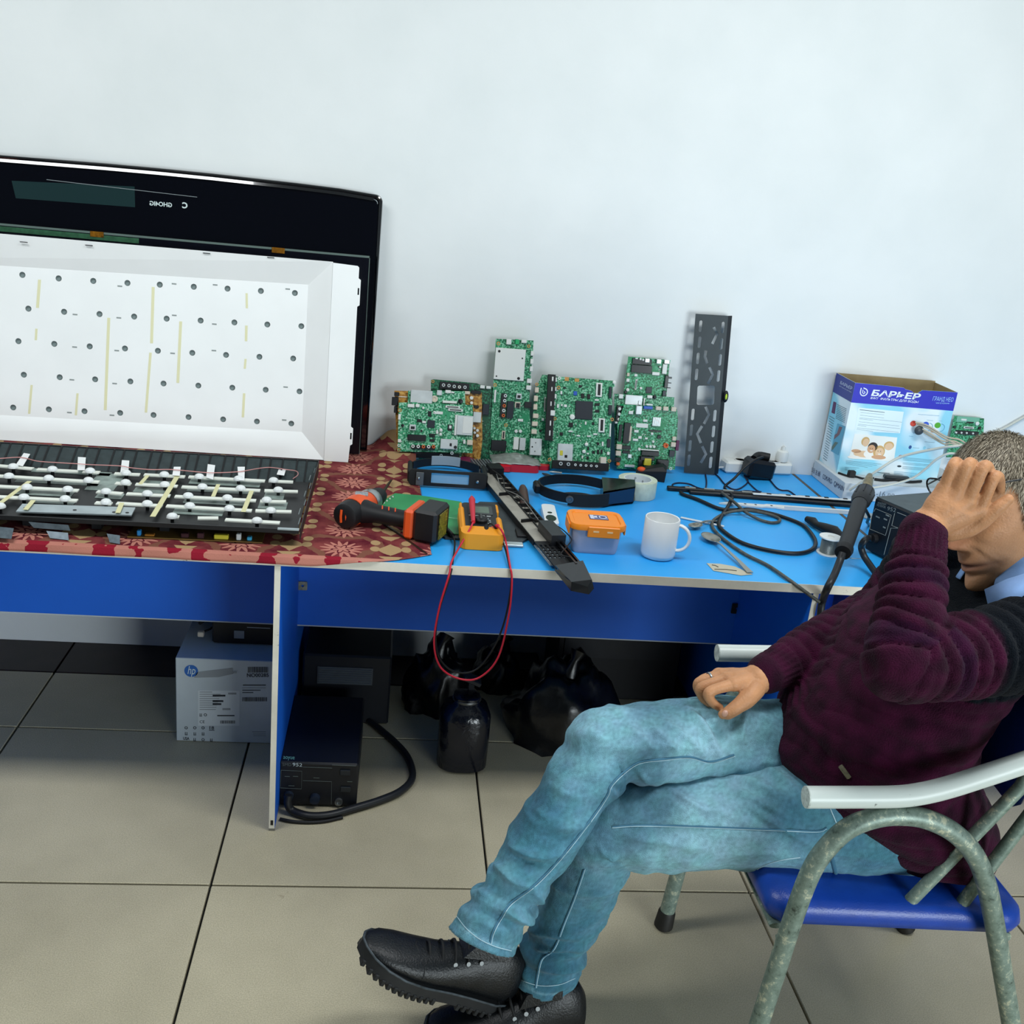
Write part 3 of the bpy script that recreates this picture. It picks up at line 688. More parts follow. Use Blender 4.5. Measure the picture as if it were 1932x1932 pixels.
# ================================================================== circuit boards leaning on the wall
def pcb_mat(name, c, pale, dark, sc=210):
    m = mat(name, c, .4); nt, b = nodes_of(m); L = nt.links
    tc = nt.nodes.new('ShaderNodeTexCoord')
    n = nt.nodes.new('ShaderNodeTexNoise'); n.inputs['Scale'].default_value = sc; n.inputs['Detail'].default_value = 2; L.new(tc.outputs['Object'], n.inputs['Vector'])
    r = nt.nodes.new('ShaderNodeValToRGB'); e = r.color_ramp.elements; e[0].position = .40; e[0].color = (*lin(dark), 1); e[1].position = .44; e[1].color = (*lin(c), 1)
    for p, q in ((.53, c), (.57, pale)): x = e.new(p); x.color = (*lin(q), 1)
    L.new(n.outputs['Fac'], r.inputs['Fac'])
    n2 = nt.nodes.new('ShaderNodeTexNoise'); n2.inputs['Scale'].default_value = 26; n2.inputs['Detail'].default_value = 2; L.new(tc.outputs['Object'], n2.inputs['Vector'])
    r2 = nt.nodes.new('ShaderNodeValToRGB'); r2.color_ramp.elements[0].position = .30; r2.color_ramp.elements[1].position = .45; L.new(n2.outputs['Fac'], r2.inputs['Fac'])
    mx = nt.nodes.new('ShaderNodeMix'); mx.data_type = 'RGBA'; L.new(r2.outputs['Color'], mx.inputs[0]); mx.inputs[6].default_value = (*lin(c), 1); L.new(r.outputs['Color'], mx.inputs[7]); L.new(mx.outputs[2], b.inputs['Base Color'])
    return m
PCB1 = pcb_mat('pcb_green', '2C9465', '93C8AC', '12573A'); PCB2 = pcb_mat('pcb_mid_green', '1F8558', '7FBE9C', '0D4A33')
PCB3 = pcb_mat('pcb_dark_green', '145238', '2E7A58', '0A2E20'); PCB4 = pcb_mat('pcb_vivid_green', '12834F', '5FB48C', '0A4A2C')
PCBB = pcb_mat('pcb_brown', 'A8762A', 'C49A4E', '6E4618', 120)
CW = mat('connector_white', 'DADDD8', .4); CS = mat('shield_tin', 'C9CFCF', .35, .3, var=.1, vscale=40); CB = mat('chip_black', '0D0F14', .35)
CD_ = mat('chip_slate', '1A222C', .4); CC = mat('connector_cream', 'CFC4B2', .5); CR = mat('copper_ring', 'B88A50', .35, .5); CAPM = mat('capacitor_silver', 'C5CCCC', .3, .4)
CMAT = dict(w=CW, s=CS, k=CB, d=CD_, c=CC, r=CR, p=CAPM, y=mat('comp_yellow', 'C9BE3C', .4), b=mat('comp_blue', '1F56B4', .4), g=mat('comp_green', '18A060', .4), o=mat('comp_orange', 'D2622A', .5), n=mat('comp_brown', '6A4A26', .5), m=mat('comp_mint', '6FAE92', .5), v=mat('comp_violet', '5A2048', .5))
_cm = {}
def board(name, label, fr, outline, material, off=0.0, group='circuit boards leaning on the wall', th=.0016):
    F2 = Frame(fr.O+fr.Z*off, fr.X, fr.Y)
    t = thing(name, label, 'circuit board', F2.mat(), group)
    P = [F2.uv(*q) for q in outline]; P = [(x, max(y, .0015)) for x, y in P]
    a = sum(P[i][0]*P[(i+1) % len(P)][1]-P[(i+1) % len(P)][0]*P[i][1] for i in range(len(P)))
    if a < 0: P = P[::-1]
    MB().prism(P, 0, th).obj('board', material, t)
    return t, F2, P
def comps(t, F2, text, sc, ox, oy, th=.0016):
    """each item: kind/material u v w h height ; centre and size in crop pixels"""
    for it in text.split(';'):
        q = it.split()
        if not q: continue
        k, mk = q[0].split('/'); u, v, w, h = map(float, q[1:5]); hh = float(q[5])/1000
        P = (ox+u/sc, oy+v/sc); a = F2.uv(*P, th); s = .00152
        w, h = w/sc*s, h/sc*s; m_ = CMAT[mk]; x, y = a
        y = max(y, h/2+.001)
        if k == 'b':
            nm = {'w': 'connector', 's': 'tuner_shield', 'k': 'chip', 'd': 'chip', 'c': 'port', 'y': 'transformer', 'b': 'video_port', 'g': 'connector', 'o': 'jack', 'n': 'chip', 'm': 'label_strip', 'p': 'shield_can', 'v': 'connector', 'r': 'contact'}[mk]
            MB().box((x, y, th+hh/2), (w, h, hh), bev=min(.0008, hh*.3)).obj(nm, m_, t)
        elif k == 'c':
            MB().lathe([(w/2, 0), (w/2, hh*.92), (w/2*.85, hh)], 12, (x, y, th)).obj('capacitor', m_, t, smooth=40)
        elif k == 'j':   # round jack
            o = MB().lathe([(w/2, 0), (w/2, hh), (w/4, hh), (w/4, hh*.4), (.0001, hh*.4)], 14, (x, y, th)).obj('jack', m_, t, smooth=30)
        elif k == 'h':
            MB().lathe([(w/2, 0), (w/2, .0004), (w/4, .0004), (w/4, 0)], 14, (x, y, th), closed=True).obj('screw_ring', m_, t)
        elif k == 'p':   # open port: box shell with dark mouth
            o = MB().box((x, y, th+hh/2), (w, h, hh), bev=.0006).obj('port', m_, t)
            MB().box((x, y-h*.05, th+hh+.0002), (w*.6, h*.5, .0006)).obj('port_mouth', CB, o)
        elif k == 'f':   # finned heat sink
            o = MB().box((x, y, th+.001), (w, h, .002)).obj('heat_sink', m_, t)
            for i in range(7): MB().box((x-w/2+w*(i+.5)/7, y, th+hh/2), (w/12, h, hh)).obj('fin', m_, o)
        elif k == 'l':   # ribbon socket
            o = MB().box((x, y, th+hh/2), (w, h, hh), bev=.0004).obj('ribbon_socket', m_, t)
            MB().box((x, y, th+hh+.0002), (w*.45 if w < h else w*.8, h*.8 if w < h else h*.4, .0006)).obj('socket_slot', CB, o)
def scatter(t, P, n, seed, th=.0016):
    r = random.Random(seed); xs = [q[0] for q in P]; ys = [q[1] for q in P]
    for (mk, nn) in (('w', n//3), ('k', n//3), ('m', n//3)):
        mb = MB(); k = 0
        while k < nn:
            x = r.uniform(min(xs)+.004, max(xs)-.004); y = r.uniform(min(ys)+.004, max(ys)-.004); k += 1
            ins = False; j = len(P)-1
            for i in range(len(P)):
                if (P[i][1] > y) != (P[j][1] > y) and x < (P[j][0]-P[i][0])*(y-P[i][1])/(P[j][1]-P[i][1])+P[i][0]: ins = not ins
                j = i
            if not ins: continue
            s = r.choice(((.0030, .0016), (.0016, .0030), (.0022, .0022), (.004, .0018), (.0014, .0014)))
            mb.box((x, y, th+.0005), (s[0], s[1], .0012))
        mb.obj('surface_components', CMAT[mk], t, kind='stuff')

A2f = Frame(dk(775, 867, .003), (1, .02, 0), (0, .035, .17))
# left group: dark green at the very back, brown power board, then two main boards
tC, fC, P = board('circuit_board', 'dark green circuit board with row of five round jacks behind brown board', A2f, [(813, 717), (818, 715.5), (900, 723), (908, 727), (931, 731), (923, 870), (812, 870)], PCB3, -.020)
comps(tC, fC, 'b/k 1180 275 540 130 6;j/p 980 255 60 70 9;j/p 1080 265 60 70 9;j/p 1175 280 60 70 9;j/w 1270 290 55 60 9;j/p 1370 295 60 70 9;b/w 1690 290 85 55 7;b/w 1800 300 85 50 7;b/d 1750 700 120 200 8;h/r 790 190 55 55 1', 9.66, 735, 700)
scatter(tC, P, 24, 3)
tB, fB, P = board('circuit_board', 'brown power circuit board half hidden behind bright green board', A2f, [(744, 737), (909, 741), (910, 831), (906, 868), (750, 868)], PCBB, -.010)
comps(tB, fB, 'b/k 130 420 90 70 8;b/k 100 550 120 150 9;b/k 110 700 60 120 8;b/c 240 470 170 20 2;b/k 1570 385 180 60 8;b/c 1400 395 130 55 5;c/w 1490 490 65 65 9;c/w 1490 580 55 55 9;c/w 1540 1040 50 50 12;c/w 1595 1080 55 55 12;c/w 1545 1120 50 50 12;c/w 1595 1175 60 60 12;b/p 1590 840 150 190 10;b/k 1580 650 90 50 5', 9.66, 735, 700)
tA2, fA2, P = board('circuit_board', 'green circuit board with silver card slot sandwiched between brown and bright green boards', A2f, [(770, 737), (877, 738), (878, 768), (892, 790), (868, 868), (781, 868), (768, 790)], PCB1, 0)
comps(tA2, fA2, 'b/s 580 470 390 230 7;j/c 820 505 120 120 3;b/s 905 395 90 90 9;b/w 1065 375 100 55 8;b/w 1150 390 60 30 4;b/w 1095 565 260 45 5;c/k 1290 550 90 90 6;b/k 860 1545 820 110 10;j/p 935 1530 50 60 14;j/p 1130 1490 60 60 14;b/w 1160 1590 130 30 9;b/w 490 1570 80 40 8', 9.66, 735, 700)
scatter(tA2, P, 30, 4)
tA1, fA1, P = board('circuit_board', 'bright green circuit board with silver card slot and red and white jacks, leftmost', A2f, [(752.5, 759.5), (787, 759), (788, 761), (892, 764), (891.5, 855), (865, 853.5), (750, 851.5)], PCB1, .012)
comps(tA1, fA1, 'b/w 390 630 120 60 7;b/w 510 630 70 55 7;c/w 615 670 45 45 6;l/w 1200 710 260 45 4;b/w 885 760 170 50 1;b/k 730 780 60 95 2;b/d 755 965 135 135 3;b/k 545 905 85 55 2;b/w 630 930 70 40 3;p/s 420 1025 115 100 10;b/k 495 1215 330 110 8;b/k 610 1390 430 70 7;j/w 425 1365 60 60 10;j/w 520 1370 60 60 10;j/o 615 1375 60 60 10;j/w 710 1375 60 60 10;j/o 800 1375 60 60 10;b/s 1080 1330 310 180 9;b/k 1110 1340 40 55 10;c/k 1195 1385 60 60 11;b/w 1205 985 40 370 5;b/s 1370 990 290 350 7;b/w 1420 990 180 290 8;b/k 1100 1030 80 110 3;b/w 1105 1020 45 55 4;b/c 1460 1300 100 90 10;b/w 1360 1290 40 70 6;l/w 1150 655 260 40 4;b/k 775 1160 110 35 3;b/k 775 1195 110 20 3;b/k 775 1265 90 45 3;h/r 185 715 70 70 1;h/r 165 1435 65 65 1;h/w 170 1355 55 45 1;b/w 180 835 45 100 5;b/w 180 1270 60 60 5;c/k 240 990 55 55 5;c/w 935 1075 60 60 6;b/w 865 1110 35 70 5;c/w 930 1150 50 50 6;c/k 580 1090 40 40 5', 9.66, 735, 700)
scatter(tA1, P, 130, 5)
# tall board
Df = Frame(dk(925, 872, .003), (1, .02, 0), (0, .045, .27))
tD, fD, P = board('circuit_board', 'tall narrow green circuit board with large white square heat spreader near top', Df, [(935.5, 639), (1006.5, 642.5), (1005, 672), (1002, 700), (998, 760), (1006, 874), (922, 874)], PCB2, 0)
comps(tD, fD, 'b/w 480 120 75 80 8;b/g 605 120 55 75 8;b/w 710 115 80 45 7;h/r 325 145 55 55 1;h/r 785 185 50 50 1;b/w 495 462 460 475 5;c/k 335 262 40 40 6;c/k 628 675 45 45 6;c/k 685 370 24 24 6;c/k 292 640 24 24 6;b/w 835 295 45 70 8;b/w 828 415 45 75 8;b/w 820 530 45 75 8;b/w 790 712 75 65 9;b/w 780 815 75 65 9;h/r 275 775 55 50 1;b/w 272 945 30 190 4;b/k 395 1085 80 370 7;j/p 425 935 50 50 11;j/p 415 1010 50 50 11;j/o 408 1088 50 50 11;j/w 400 1160 50 50 11;j/o 395 1235 50 50 11;b/d 500 1150 105 260 6;p/s 630 945 80 85 10;b/c 615 1080 85 90 4;b/k 618 1085 60 70 5;h/r 440 1385 55 55 1;l/c 400 1535 50 130 4;c/w 590 1475 50 50 8;c/w 655 1475 50 50 8;b/w 590 1660 80 190 5;b/s 685 1670 90 190 9;b/k 320 1690 230 160 16;b/k 770 1075 110 90 9;b/w 660 1310 80 40 2', 8.05, 900, 630)
scatter(tD, P, 70, 6)
# big board group
Ef = Frame(dk(1040, 889, .002), (1, .03, 0), (0, .068, .19))
tE1, fE1, P = board('circuit_board', 'dark green circuit board with column of cream ports showing left of big green board', Ef, [(1023, 707), (1046, 709), (1046, 880), (1000, 880), (1003, 800), (1013, 728)], PCB2, -.026)
comps(tE1, fE1, 'h/r 170 285 60 60 1;b/c 160 390 70 95 9;b/c 145 540 70 100 9;b/c 135 690 70 100 9;b/c 140 850 95 80 10;b/c 125 990 100 80 10;b/c 112 1130 95 80 10;b/s 140 1400 210 300 12;c/k 135 1328 20 20 13;c/k 75 1400 30 30 13;c/k 120 1480 20 20 13;b/w 275 910 45 50 4;l/w 310 640 25 260 4;b/k 230 1110 40 40 3', 9.426, 995, 695)
scatter(tE1, P, 26, 7)
tE2, fE2, P = board('circuit_board', 'large green circuit board with big square black chip and white tuner box', Ef, [(1032, 709), (1157, 718.5), (1160, 729), (1156, 731), (1150, 886), (1038, 884)], PCB2, 0)
comps(tE2, fE2, 'b/k 400 700 140 1180 9;b/w 440 195 30 80 10;b/w 425 375 22 75 10;b/w 410 635 22 80 10;b/w 500 205 40 80 6;b/w 490 370 45 70 6;b/w 490 500 45 80 6;b/w 470 630 40 70 6;b/w 440 800 80 95 11;b/w 400 980 24 90 10;b/w 448 980 36 90 6;b/w 388 1155 24 95 10;b/w 436 1160 40 95 6;h/w 570 175 60 60 1;h/r 555 340 65 65 1;h/r 487 893 65 65 1;h/r 395 1622 65 65 1;h/r 1507 908 65 65 1;h/r 1458 1645 65 65 1;c/w 1540 250 60 60 5;b/r 700 190 80 70 1;b/r 880 210 80 60 1;l/w 1268 385 110 250 6;l/w 1315 1015 110 250 6;b/b 850 445 65 75 3;b/k 978 490 55 85 3;b/k 1088 500 55 85 3;b/d 1003 745 320 325 4;c/w 795 865 95 95 5;b/k 1240 645 85 45 2;b/k 1240 762 80 50 2;b/k 770 1005 80 80 2;b/k 600 1165 60 60 2;b/d 1470 430 50 200 6;b/d 1465 740 60 170 6;b/d 1440 1330 60 150 6;b/w 1470 1100 25 240 4;b/s 660 1500 270 310 13;b/y 588 1510 55 90 14;b/k 670 1570 50 50 14;b/k 930 1735 1030 150 16;j/p 570 1700 65 70 21;j/p 705 1710 65 70 21;j/w 830 1720 45 55 20;j/w 925 1728 45 55 20;j/w 1018 1734 45 55 20;j/w 1110 1738 45 55 20;j/w 1203 1745 45 55 20;b/c 1328 1640 105 115 19;b/w 1230 565 75 30 3;b/w 600 435 35 60 4;b/w 540 670 35 70 4;b/w 675 668 55 50 3;b/w 610 655 35 35 3;b/w 765 1120 80 28 3;b/w 905 1200 65 25 3;b/w 1090 1208 70 28 3;b/w 1205 1172 75 30 3;b/w 1035 975 30 60 3;c/w 1045 1352 65 65 7;c/w 1000 1480 65 65 7;c/w 1070 1518 36 36 6;b/k 1175 1492 50 50 2;b/k 1255 1485 40 75 2;b/k 1320 1480 35 75 2;b/k 1255 1340 45 50 2;b/w 1335 1345 32 80 4;b/w 1432 1515 45 55 6;b/k 1070 1590 40 50 3;b/w 975 1580 24 55 3;b/k 1170 980 45 45 2;b/k 1080 1425 30 60 2;b/k 940 320 60 40 2;b/k 660 345 50 30 2', 9.426, 995, 695)
scatter(tE2, P, 140, 8)
# right group
Ff = Frame(dk(1176, 884, .003), (1, .02, 0), (0, .03, .25))
tF, fF, P = board('circuit_board', 'small vivid green circuit board with black connector standing above rightmost board', Ff, [(1185.5, 672.5), (1265, 679.5), (1263, 686), (1257, 748), (1240, 880), (1162, 880), (1176, 743)], PCB4, -.012)
comps(tF, fF, 'b/k 560 290 330 120 7;b/k 570 180 310 90 5;b/w 485 130 40 20 7;b/w 545 140 30 30 7;b/w 585 150 30 30 7;b/p 645 160 70 60 9;b/p 820 175 70 65 10;b/p 940 180 80 60 10;b/w 910 290 70 150 8;b/w 780 362 120 50 4;b/w 845 262 30 30 5;b/k 935 480 55 190 9;b/k 990 415 70 14 6;b/k 990 432 70 10 6;b/k 980 500 70 12 6;b/k 970 575 70 12 6;l/w 478 525 28 160 4;c/w 552 580 40 40 6;b/d 675 610 95 95 3;b/c 362 375 40 50 5;b/w 355 460 50 50 6;c/w 352 605 50 50 7;b/k 320 640 40 40 6;b/d 905 660 55 90 7;b/w 480 385 45 40 2', 8.05, 1140, 660)
scatter(tF, P, 40, 9)
tG1, fG1, P = board('circuit_board', 'green circuit board with blue video port wedged behind rightmost front board', Ff, [(1159, 742.5), (1175, 744), (1214, 745), (1272, 749.5), (1270, 790), (1262, 878), (1160, 878)], PCB2, .004)
comps(tG1, fG1, 'b/w 248 705 65 65 8;b/s 440 760 270 150 9;b/w 685 710 80 45 8;c/k 760 715 60 60 6;b/s 525 800 45 60 12;b/w 600 790 20 120 6;b/k 225 980 110 280 9;c/w 220 890 50 40 14;c/w 215 970 50 40 14;c/w 210 1050 50 40 14;b/w 175 1100 45 30 11;b/g 270 845 60 40 5', 8.05, 1140, 660)
scatter(tG1, P, 30, 10)
tG2, fG2, P = board('circuit_board', 'green circuit board with small finned heat sink and yellow transformer, rightmost front', Ff, [(1177, 763), (1212, 765), (1277, 772), (1279, 790), (1273, 886), (1163, 884), (1165, 800)], PCB4, .020)
comps(tG2, fG2, 'b/s 515 910 90 130 12;b/b 660 875 140 45 8;b/w 680 830 100 25 8;b/c 815 885 85 55 10;b/c 925 890 80 60 10;b/c 1045 900 75 65 10;f/p 790 1088 130 135 6;b/w 575 1150 190 65 1;b/k 335 1260 100 320 7;b/c 390 1270 30 230 8;b/k 240 1260 50 260 4;b/c 218 1468 85 75 10;b/c 205 1565 80 75 10;b/k 200 1660 90 60 9;b/o 200 1725 50 45 12;b/k 330 1480 140 60 5;b/k 330 1550 120 40 4;b/k 770 1230 210 25 3;c/w 720 1270 40 40 7;c/w 738 1390 40 40 7;c/w 640 1462 42 42 8;c/w 695 1465 42 42 8;c/w 750 1468 42 42 8;b/w 470 1365 85 35 4;b/w 485 1235 70 40 4;c/w 528 1505 45 45 7;b/k 830 1320 60 45 5;b/k 690 1570 280 70 8;b/w 690 1520 290 18 6;b/y 640 1690 110 110 18;b/k 640 1640 220 60 15;b/k 870 1730 190 150 14;b/d 1020 1570 90 100 8;j/o 930 1450 80 60 7;b/c 1055 1345 60 60 8;b/c 1040 1435 75 70 9;b/k 540 1700 60 160 10;b/p 380 1610 60 60 8;b/s 380 1760 160 40 6;h/w 1010 1805 50 50 1;b/w 400 950 70 50 6;b/w 620 1075 70 35 4;c/k 840 1310 40 40 7;b/w 540 1330 55 40 4;b/w 635 1345 45 30 4;b/v 1105 1450 50 160 6', 8.05, 1140, 660)
scatter(tG2, P, 110, 11)
# ================================================================== things on the left and middle of the desk
BLK = mat('rubber_black', '0B0C10', .55, var=.2, vscale=60); BLKG = mat('gloss_black', '08090C', .2)
ORG = mat('tool_orange', 'D8501C', .45); STEEL = mat('steel', 'A8ACAC', .3, .9); STEELD = mat('steel_dark', '5A5C5C', .4, .8)
GLASS = mat('lens_glass', '9FB2B8', .08, alpha=.35, spec=.8)
# --- cordless drill lying on its side
rear, chk = dk(650, 974, .036), dk(697, 946, .040)
ax = (chk-rear); Ld = ax.length; DR = Frame(rear, ax, (0, 0, 1)); DR = Frame(rear, ax, Vector((0, 0, 1)))
drill = thing('cordless_drill', 'orange and black cordless drill lying on its side on the cloth', 'drill', mw((rear.x, rear.y, ZT+.004)))
DL = Matrix.Translation((-rear.x, -rear.y, -ZT-.004))
def loc(v): return DL @ Vector(v)
a_ = ax.normalized(); hx = Vector((1, .02, 0)).normalized()
def pt(s, x=0, z=0): return loc(rear + a_*s + hx*x + Vector((0, 0, z)))
MB().tube([pt(-.004), pt(.0), pt(.018), pt(.034)], [.022, .029, .031, .031], 20).obj('rear_cap', BLK, drill, smooth=40)
for k in (-.006, .006):
    MB().tube([pt(-.003, k, .016), pt(-.005, k, 0), pt(-.003, k, -.014)], .0028, 6).obj('stripe', ORG, drill, smooth=60)
MB().tube([pt(.034), pt(.055), pt(.09), pt(.105)], [.0325, .034, .033, .027], 20).obj('housing', ORG, drill, smooth=40)
MB().box(pt(.075, 0, .031), (.03, .022, .006), bev=.002).obj('label_plate', mat('label_grey', '9AA0A4', .35, var=.4, vscale=150), drill)
MB().tube([pt(.105), pt(.112), pt(.125), pt(.13)], [.029, .030, .029, .027], 20).obj('torque_ring', STEEL, drill, smooth=40)
MB().tube([pt(.13), pt(.15), pt(.168), pt(.176)], [.024, .023, .019, .010], 18).obj('chuck', BLK, drill, smooth=40)
tip = dk(738, 906, .012); e0 = pt(.176)
MB().tube([e0, loc(tip)], [.0045, .003], 8).obj('drill_bit', mat('bit_brown', '3A2A20', .4, .6), drill, smooth=50)
h0 = rear+a_*.05; bt = dk(796, 984, .040)
hd = Vector((bt.x-h0.x, bt.y-h0.y, -.0)).normalized()
def hp(s, z=0): return loc(h0 + hd*s + Vector((0, 0, z)))
LH = (Vector((bt.x, bt.y, 0))-Vector((h0.x, h0.y, 0))).length
MB().tube([hp(.02), hp(.034), hp(.05), hp(.075), hp(LH-.05), hp(LH-.028)], [.028, .025, .0215, .0205, .0195, .023], 18, flat=(1, 1.15)).obj('handle', BLK, drill, smooth=50)
for s in (.066, .082, .098):
    MB().tube([hp(s, .0215) + Vector((0, -.012, -.004)), hp(s, .0215), hp(s, .0215)+Vector((0, .010, -.004))], .0016, 6).obj('grip_line', ORG, drill)
Rb = Matrix.Rotation(math.atan2(hd.y, hd.x), 3, 'Z')
c0 = h0+hd*(LH-.018); MB().box(loc(Vector((c0.x, c0.y, ZT+.004+.038))), (.024, .086, .070), R=Rb, bev=.006).obj('battery_latch', ORG, drill)
c0 = h0+hd*(LH+.022); MB().box(loc(Vector((c0.x, c0.y, ZT+.004+.041))), (.056, .092, .076), R=Rb, bev=.007).obj('battery', mat('battery_black', '0C0D11', .45), drill)
c0 = h0+hd*(LH+.0505); MB().box(loc(Vector((c0.x, c0.y-.004, ZT+.004+.04))), (.002, .05, .06), R=Rb).obj('warning_label', mat('label_olive', '8C8426', .5, var=.5, vscale=220, col2='1A1A10'), drill)

# --- loose screwdriver shafts on the cloth
A, B = dk(727, 990, .006), dk(806, 1045, .006)
sd = thing('flat_screwdriver', 'thin brown steel blade lying on cloth in front of drill', 'screwdriver', mw(A))
MB().tube([(0, 0, 0), (B-A)*.5, (B-A)], [.0035, .004, .0018], 8, flat=(.5, 1)).obj('blade', mat('bit_brown', '3A2A20'), sd)
MB().tube([(B-A)*-.06, (0, 0, 0), (B-A)*.05], [.003, .005, .004], 8).obj('shank', STEELD, sd)

# --- green boards and dark tray under drill and meter
gb_ = [dk(*q, .003) for q in ((712, 956), (745, 934), (792, 938), (870, 950), (888, 985), (884, 1012), (836, 1010), (790, 985))]
c = dk(800, 975, 0)
o = MB().prism([(q.x-c.x, q.y-c.y) for q in gb_][::-1], .006, .008).obj('bare_circuit_board', mat('bare_pcb', '2C9A5A', .4, var=.25, vscale=9, col2='1E7A46'), label='bare light green circuit board lying flat under cordless drill', cat='circuit board')
o.location = (c.x, c.y, ZT)
for q in range(7):
    pnt = dk(708+q*5.5, 961-q*3.8, .009)
    k = MB().box((0, 0, .002), (.004, .006, .004), bev=.0008).obj('edge_contact', CW, o); k.parent = o; k.location = pnt-o.location; k.location.z = .008
MB().tube([dk(835, 975, .011)-o.location, dk(880, 981, .011)-o.location, dk(868, 998, .011)-o.location], .0009, 6).obj('printed_line', mat('pale_green_line', '8FD0A8', .5), o)
tb_ = [dk(*q, .003) for q in ((820, 1002), (905, 948), (955, 950), (997, 1016), (985, 1024), (840, 1016))]
c = dk(930, 990, 0); tray = thing('dark_tray', 'dark grey flat panel lying under yellow multimeter', 'panel', mw((c.x, c.y, ZT)))
MB().prism([(q.x-c.x, q.y-c.y) for q in tb_], .0008, .0055).obj('plate', mat('slate_plate', '343B3E', .5, var=.25, vscale=40), tray)
q0, q1 = dk(948, 1026, .004), dk(985, 1028, .004)
MB().box(((q0.x+q1.x)/2-c.x, (q0.y+q1.y)/2-c.y, .004), (.05, .022, .006), bev=.0015).obj('metal_clip', mat('pale_steel', 'A9B6BA'), tray)
MB().box((dk(985, 1012).x-c.x, dk(985, 1012).y-c.y, .008), (.03, .05, .007), bev=.001).obj('socket', BLK, tray)
# --- multimeter on its stand
mA, mB = dk(876, 1012, .028), at_y(874, 947, .50)
MM = Frame(mA, dk(944, 1016, .028)-mA, mB-mA)
wM = MM.uv(944, 1016)[0]; hM = .185
mm = thing('multimeter', 'yellow and black digital multimeter propped on its stand', 'multimeter', MM.mat())
YEL = mat('holster_yellow', 'E39412', .5)
MB().prism(rrect(-.008, -.012, wM+.008, .034, .016), -.026, .012).obj('holster_foot', YEL, mm)
for x0, x1, yt_ in ((-.009, .006, hM-.03), (wM-.006, wM+.009, hM*.56)):
    MB().box(((x0+x1)/2, yt_/2+.015, -.008), (x1-x0, yt_-.03, .034), bev=.005).obj('holster_side', YEL, mm)
for x0 in (-.006, wM-.002):
    MB().box((x0+.004, hM-.025, -.008), (.008, .045, .030), bev=.003).obj('holster_corner', YEL, mm)
MB().prism(rrect(.0, .012, wM, hM, .012), -.020, .006).obj('case', mat('meter_black', '101216', .45), mm)
MB().prism(rrect(.014, hM*.62, wM-.010, hM-.018, .004), .006, .0075).obj('display_frame', mat('meter_grey', '3A3F40', .5), mm)
MB().prism(rrect(.020, hM*.66, wM-.018, hM-.026, .002), .0075, .0080).obj('display', mat('lcd_green', '55685A', .2), mm)
for i in range(4): MB().prism(rrect(.014+i*.014, hM*.56, .024+i*.014, hM*.59, .001), .006, .0075).obj('button', mat('button_grey', '8A9090', .5), mm)
MB().lathe([(.016, 0), (.016, .006), (.013, .009), (.0001, .009)], 20, (wM*.5, hM*.42, .006)).obj('dial', BLK, mm, smooth=40)
MB().box((wM*.5, hM*.42+.004, .016), (.005, .024, .004), bev=.001).obj('dial_pointer', mat('meter_grey', '3A3F40'), mm)
for i in range(11):
    t_ = -.6+i*.43; MB().box((wM*.5+math.cos(t_)*.022, hM*.42+math.sin(t_)*.022, .0065), (.004, .002, .0006)).obj('dial_mark', mat('print_white', 'C7D6D6'), mm)
for i, cc in enumerate(('meter_black', 'meter_black', 'meter_black', 'probe_red')):
    MB().lathe([(.006, 0), (.006, .004), (.003, .004), (.003, .001), (.0001, .001)], 14, (wM*.16+i*wM*.22, hM*.2, .006)).obj('jack', mat(cc, 'C01C34', .4), mm, smooth=40)
MB().box((wM*.5, hM*.62, -.030), (.03, .004, .026), R=Matrix.Rotation(.5, 3, 'X')).obj('stand', BLK, mm)
# --- probes with hanging leads
RED = mat('probe_red', 'C01C34', .4)
def at_front(u, v, y=DF-.012): return at_y(u, v, y)
pr = thing('test_lead', 'red multimeter test lead hanging in a loop below front of desk', 'test lead', mw(dk(892, 960, .05)))
o0 = dk(892, 960, .05); iv = Matrix.Translation(-o0)
pA, pB = MM.w(*MM.uv(890, 938, .022), .022), MM.w(*MM.uv(893, 985, .018), .018)
MB().tube([iv@pA, iv@(pA.lerp(pB, .12)), iv@(pA.lerp(pB, .22)), iv@(pA.lerp(pB, .5)), iv@pB], [.004, .0082, .0075, .0065, .0045], 14).obj('probe_handle', RED, pr, smooth=60)
d_ = (pA-pB).normalized(); MB().tube([iv@pA, iv@(pA+d_*.018)], [.0012, .0006], 6).obj('probe_tip', STEEL, pr)
path = [pB, MM.w(*MM.uv(884, 1003, .012), .012), dk(868, 1030, .012), dk(852, 1060, .006)]
path += [at_front(847, 1085), at_front(828, 1150), at_front(819, 1215), at_front(832, 1260), at_front(868, 1281), at_front(905, 1278), at_front(940, 1240), at_front(960, 1160), at_front(966, 1095), dk(962, 1066, .008), dk(955, 1025, .02), MM.w(*MM.uv(948, 1004, .02), .02), MM.w(*MM.uv(939, 992, .022), .022)]
MB().tube(smooth_path([iv@q for q in path], 6), .0022, 8).obj('lead', RED, pr, smooth=60)
q = MM.w(*MM.uv(936, 993, .012), .012); MB().tube([iv@MM.w(*MM.uv(932, 1003, .006), .006), iv@q, iv@path[-1]], [.0055, .0058, .0045], 12).obj('plug', RED, pr, smooth=60)
o0 = dk(845, 1000, .01); iv = Matrix.Translation(-o0)
pk = thing('test_lead', 'black multimeter test lead lying behind red lead and hanging over desk edge', 'test lead', mw(o0))
MB().tube([iv@dk(826, 985, .012), iv@dk(836, 994, .012), iv@dk(854, 1010, .012)], [.004, .0075, .005], 12).obj('probe_handle', BLK, pk, smooth=60)
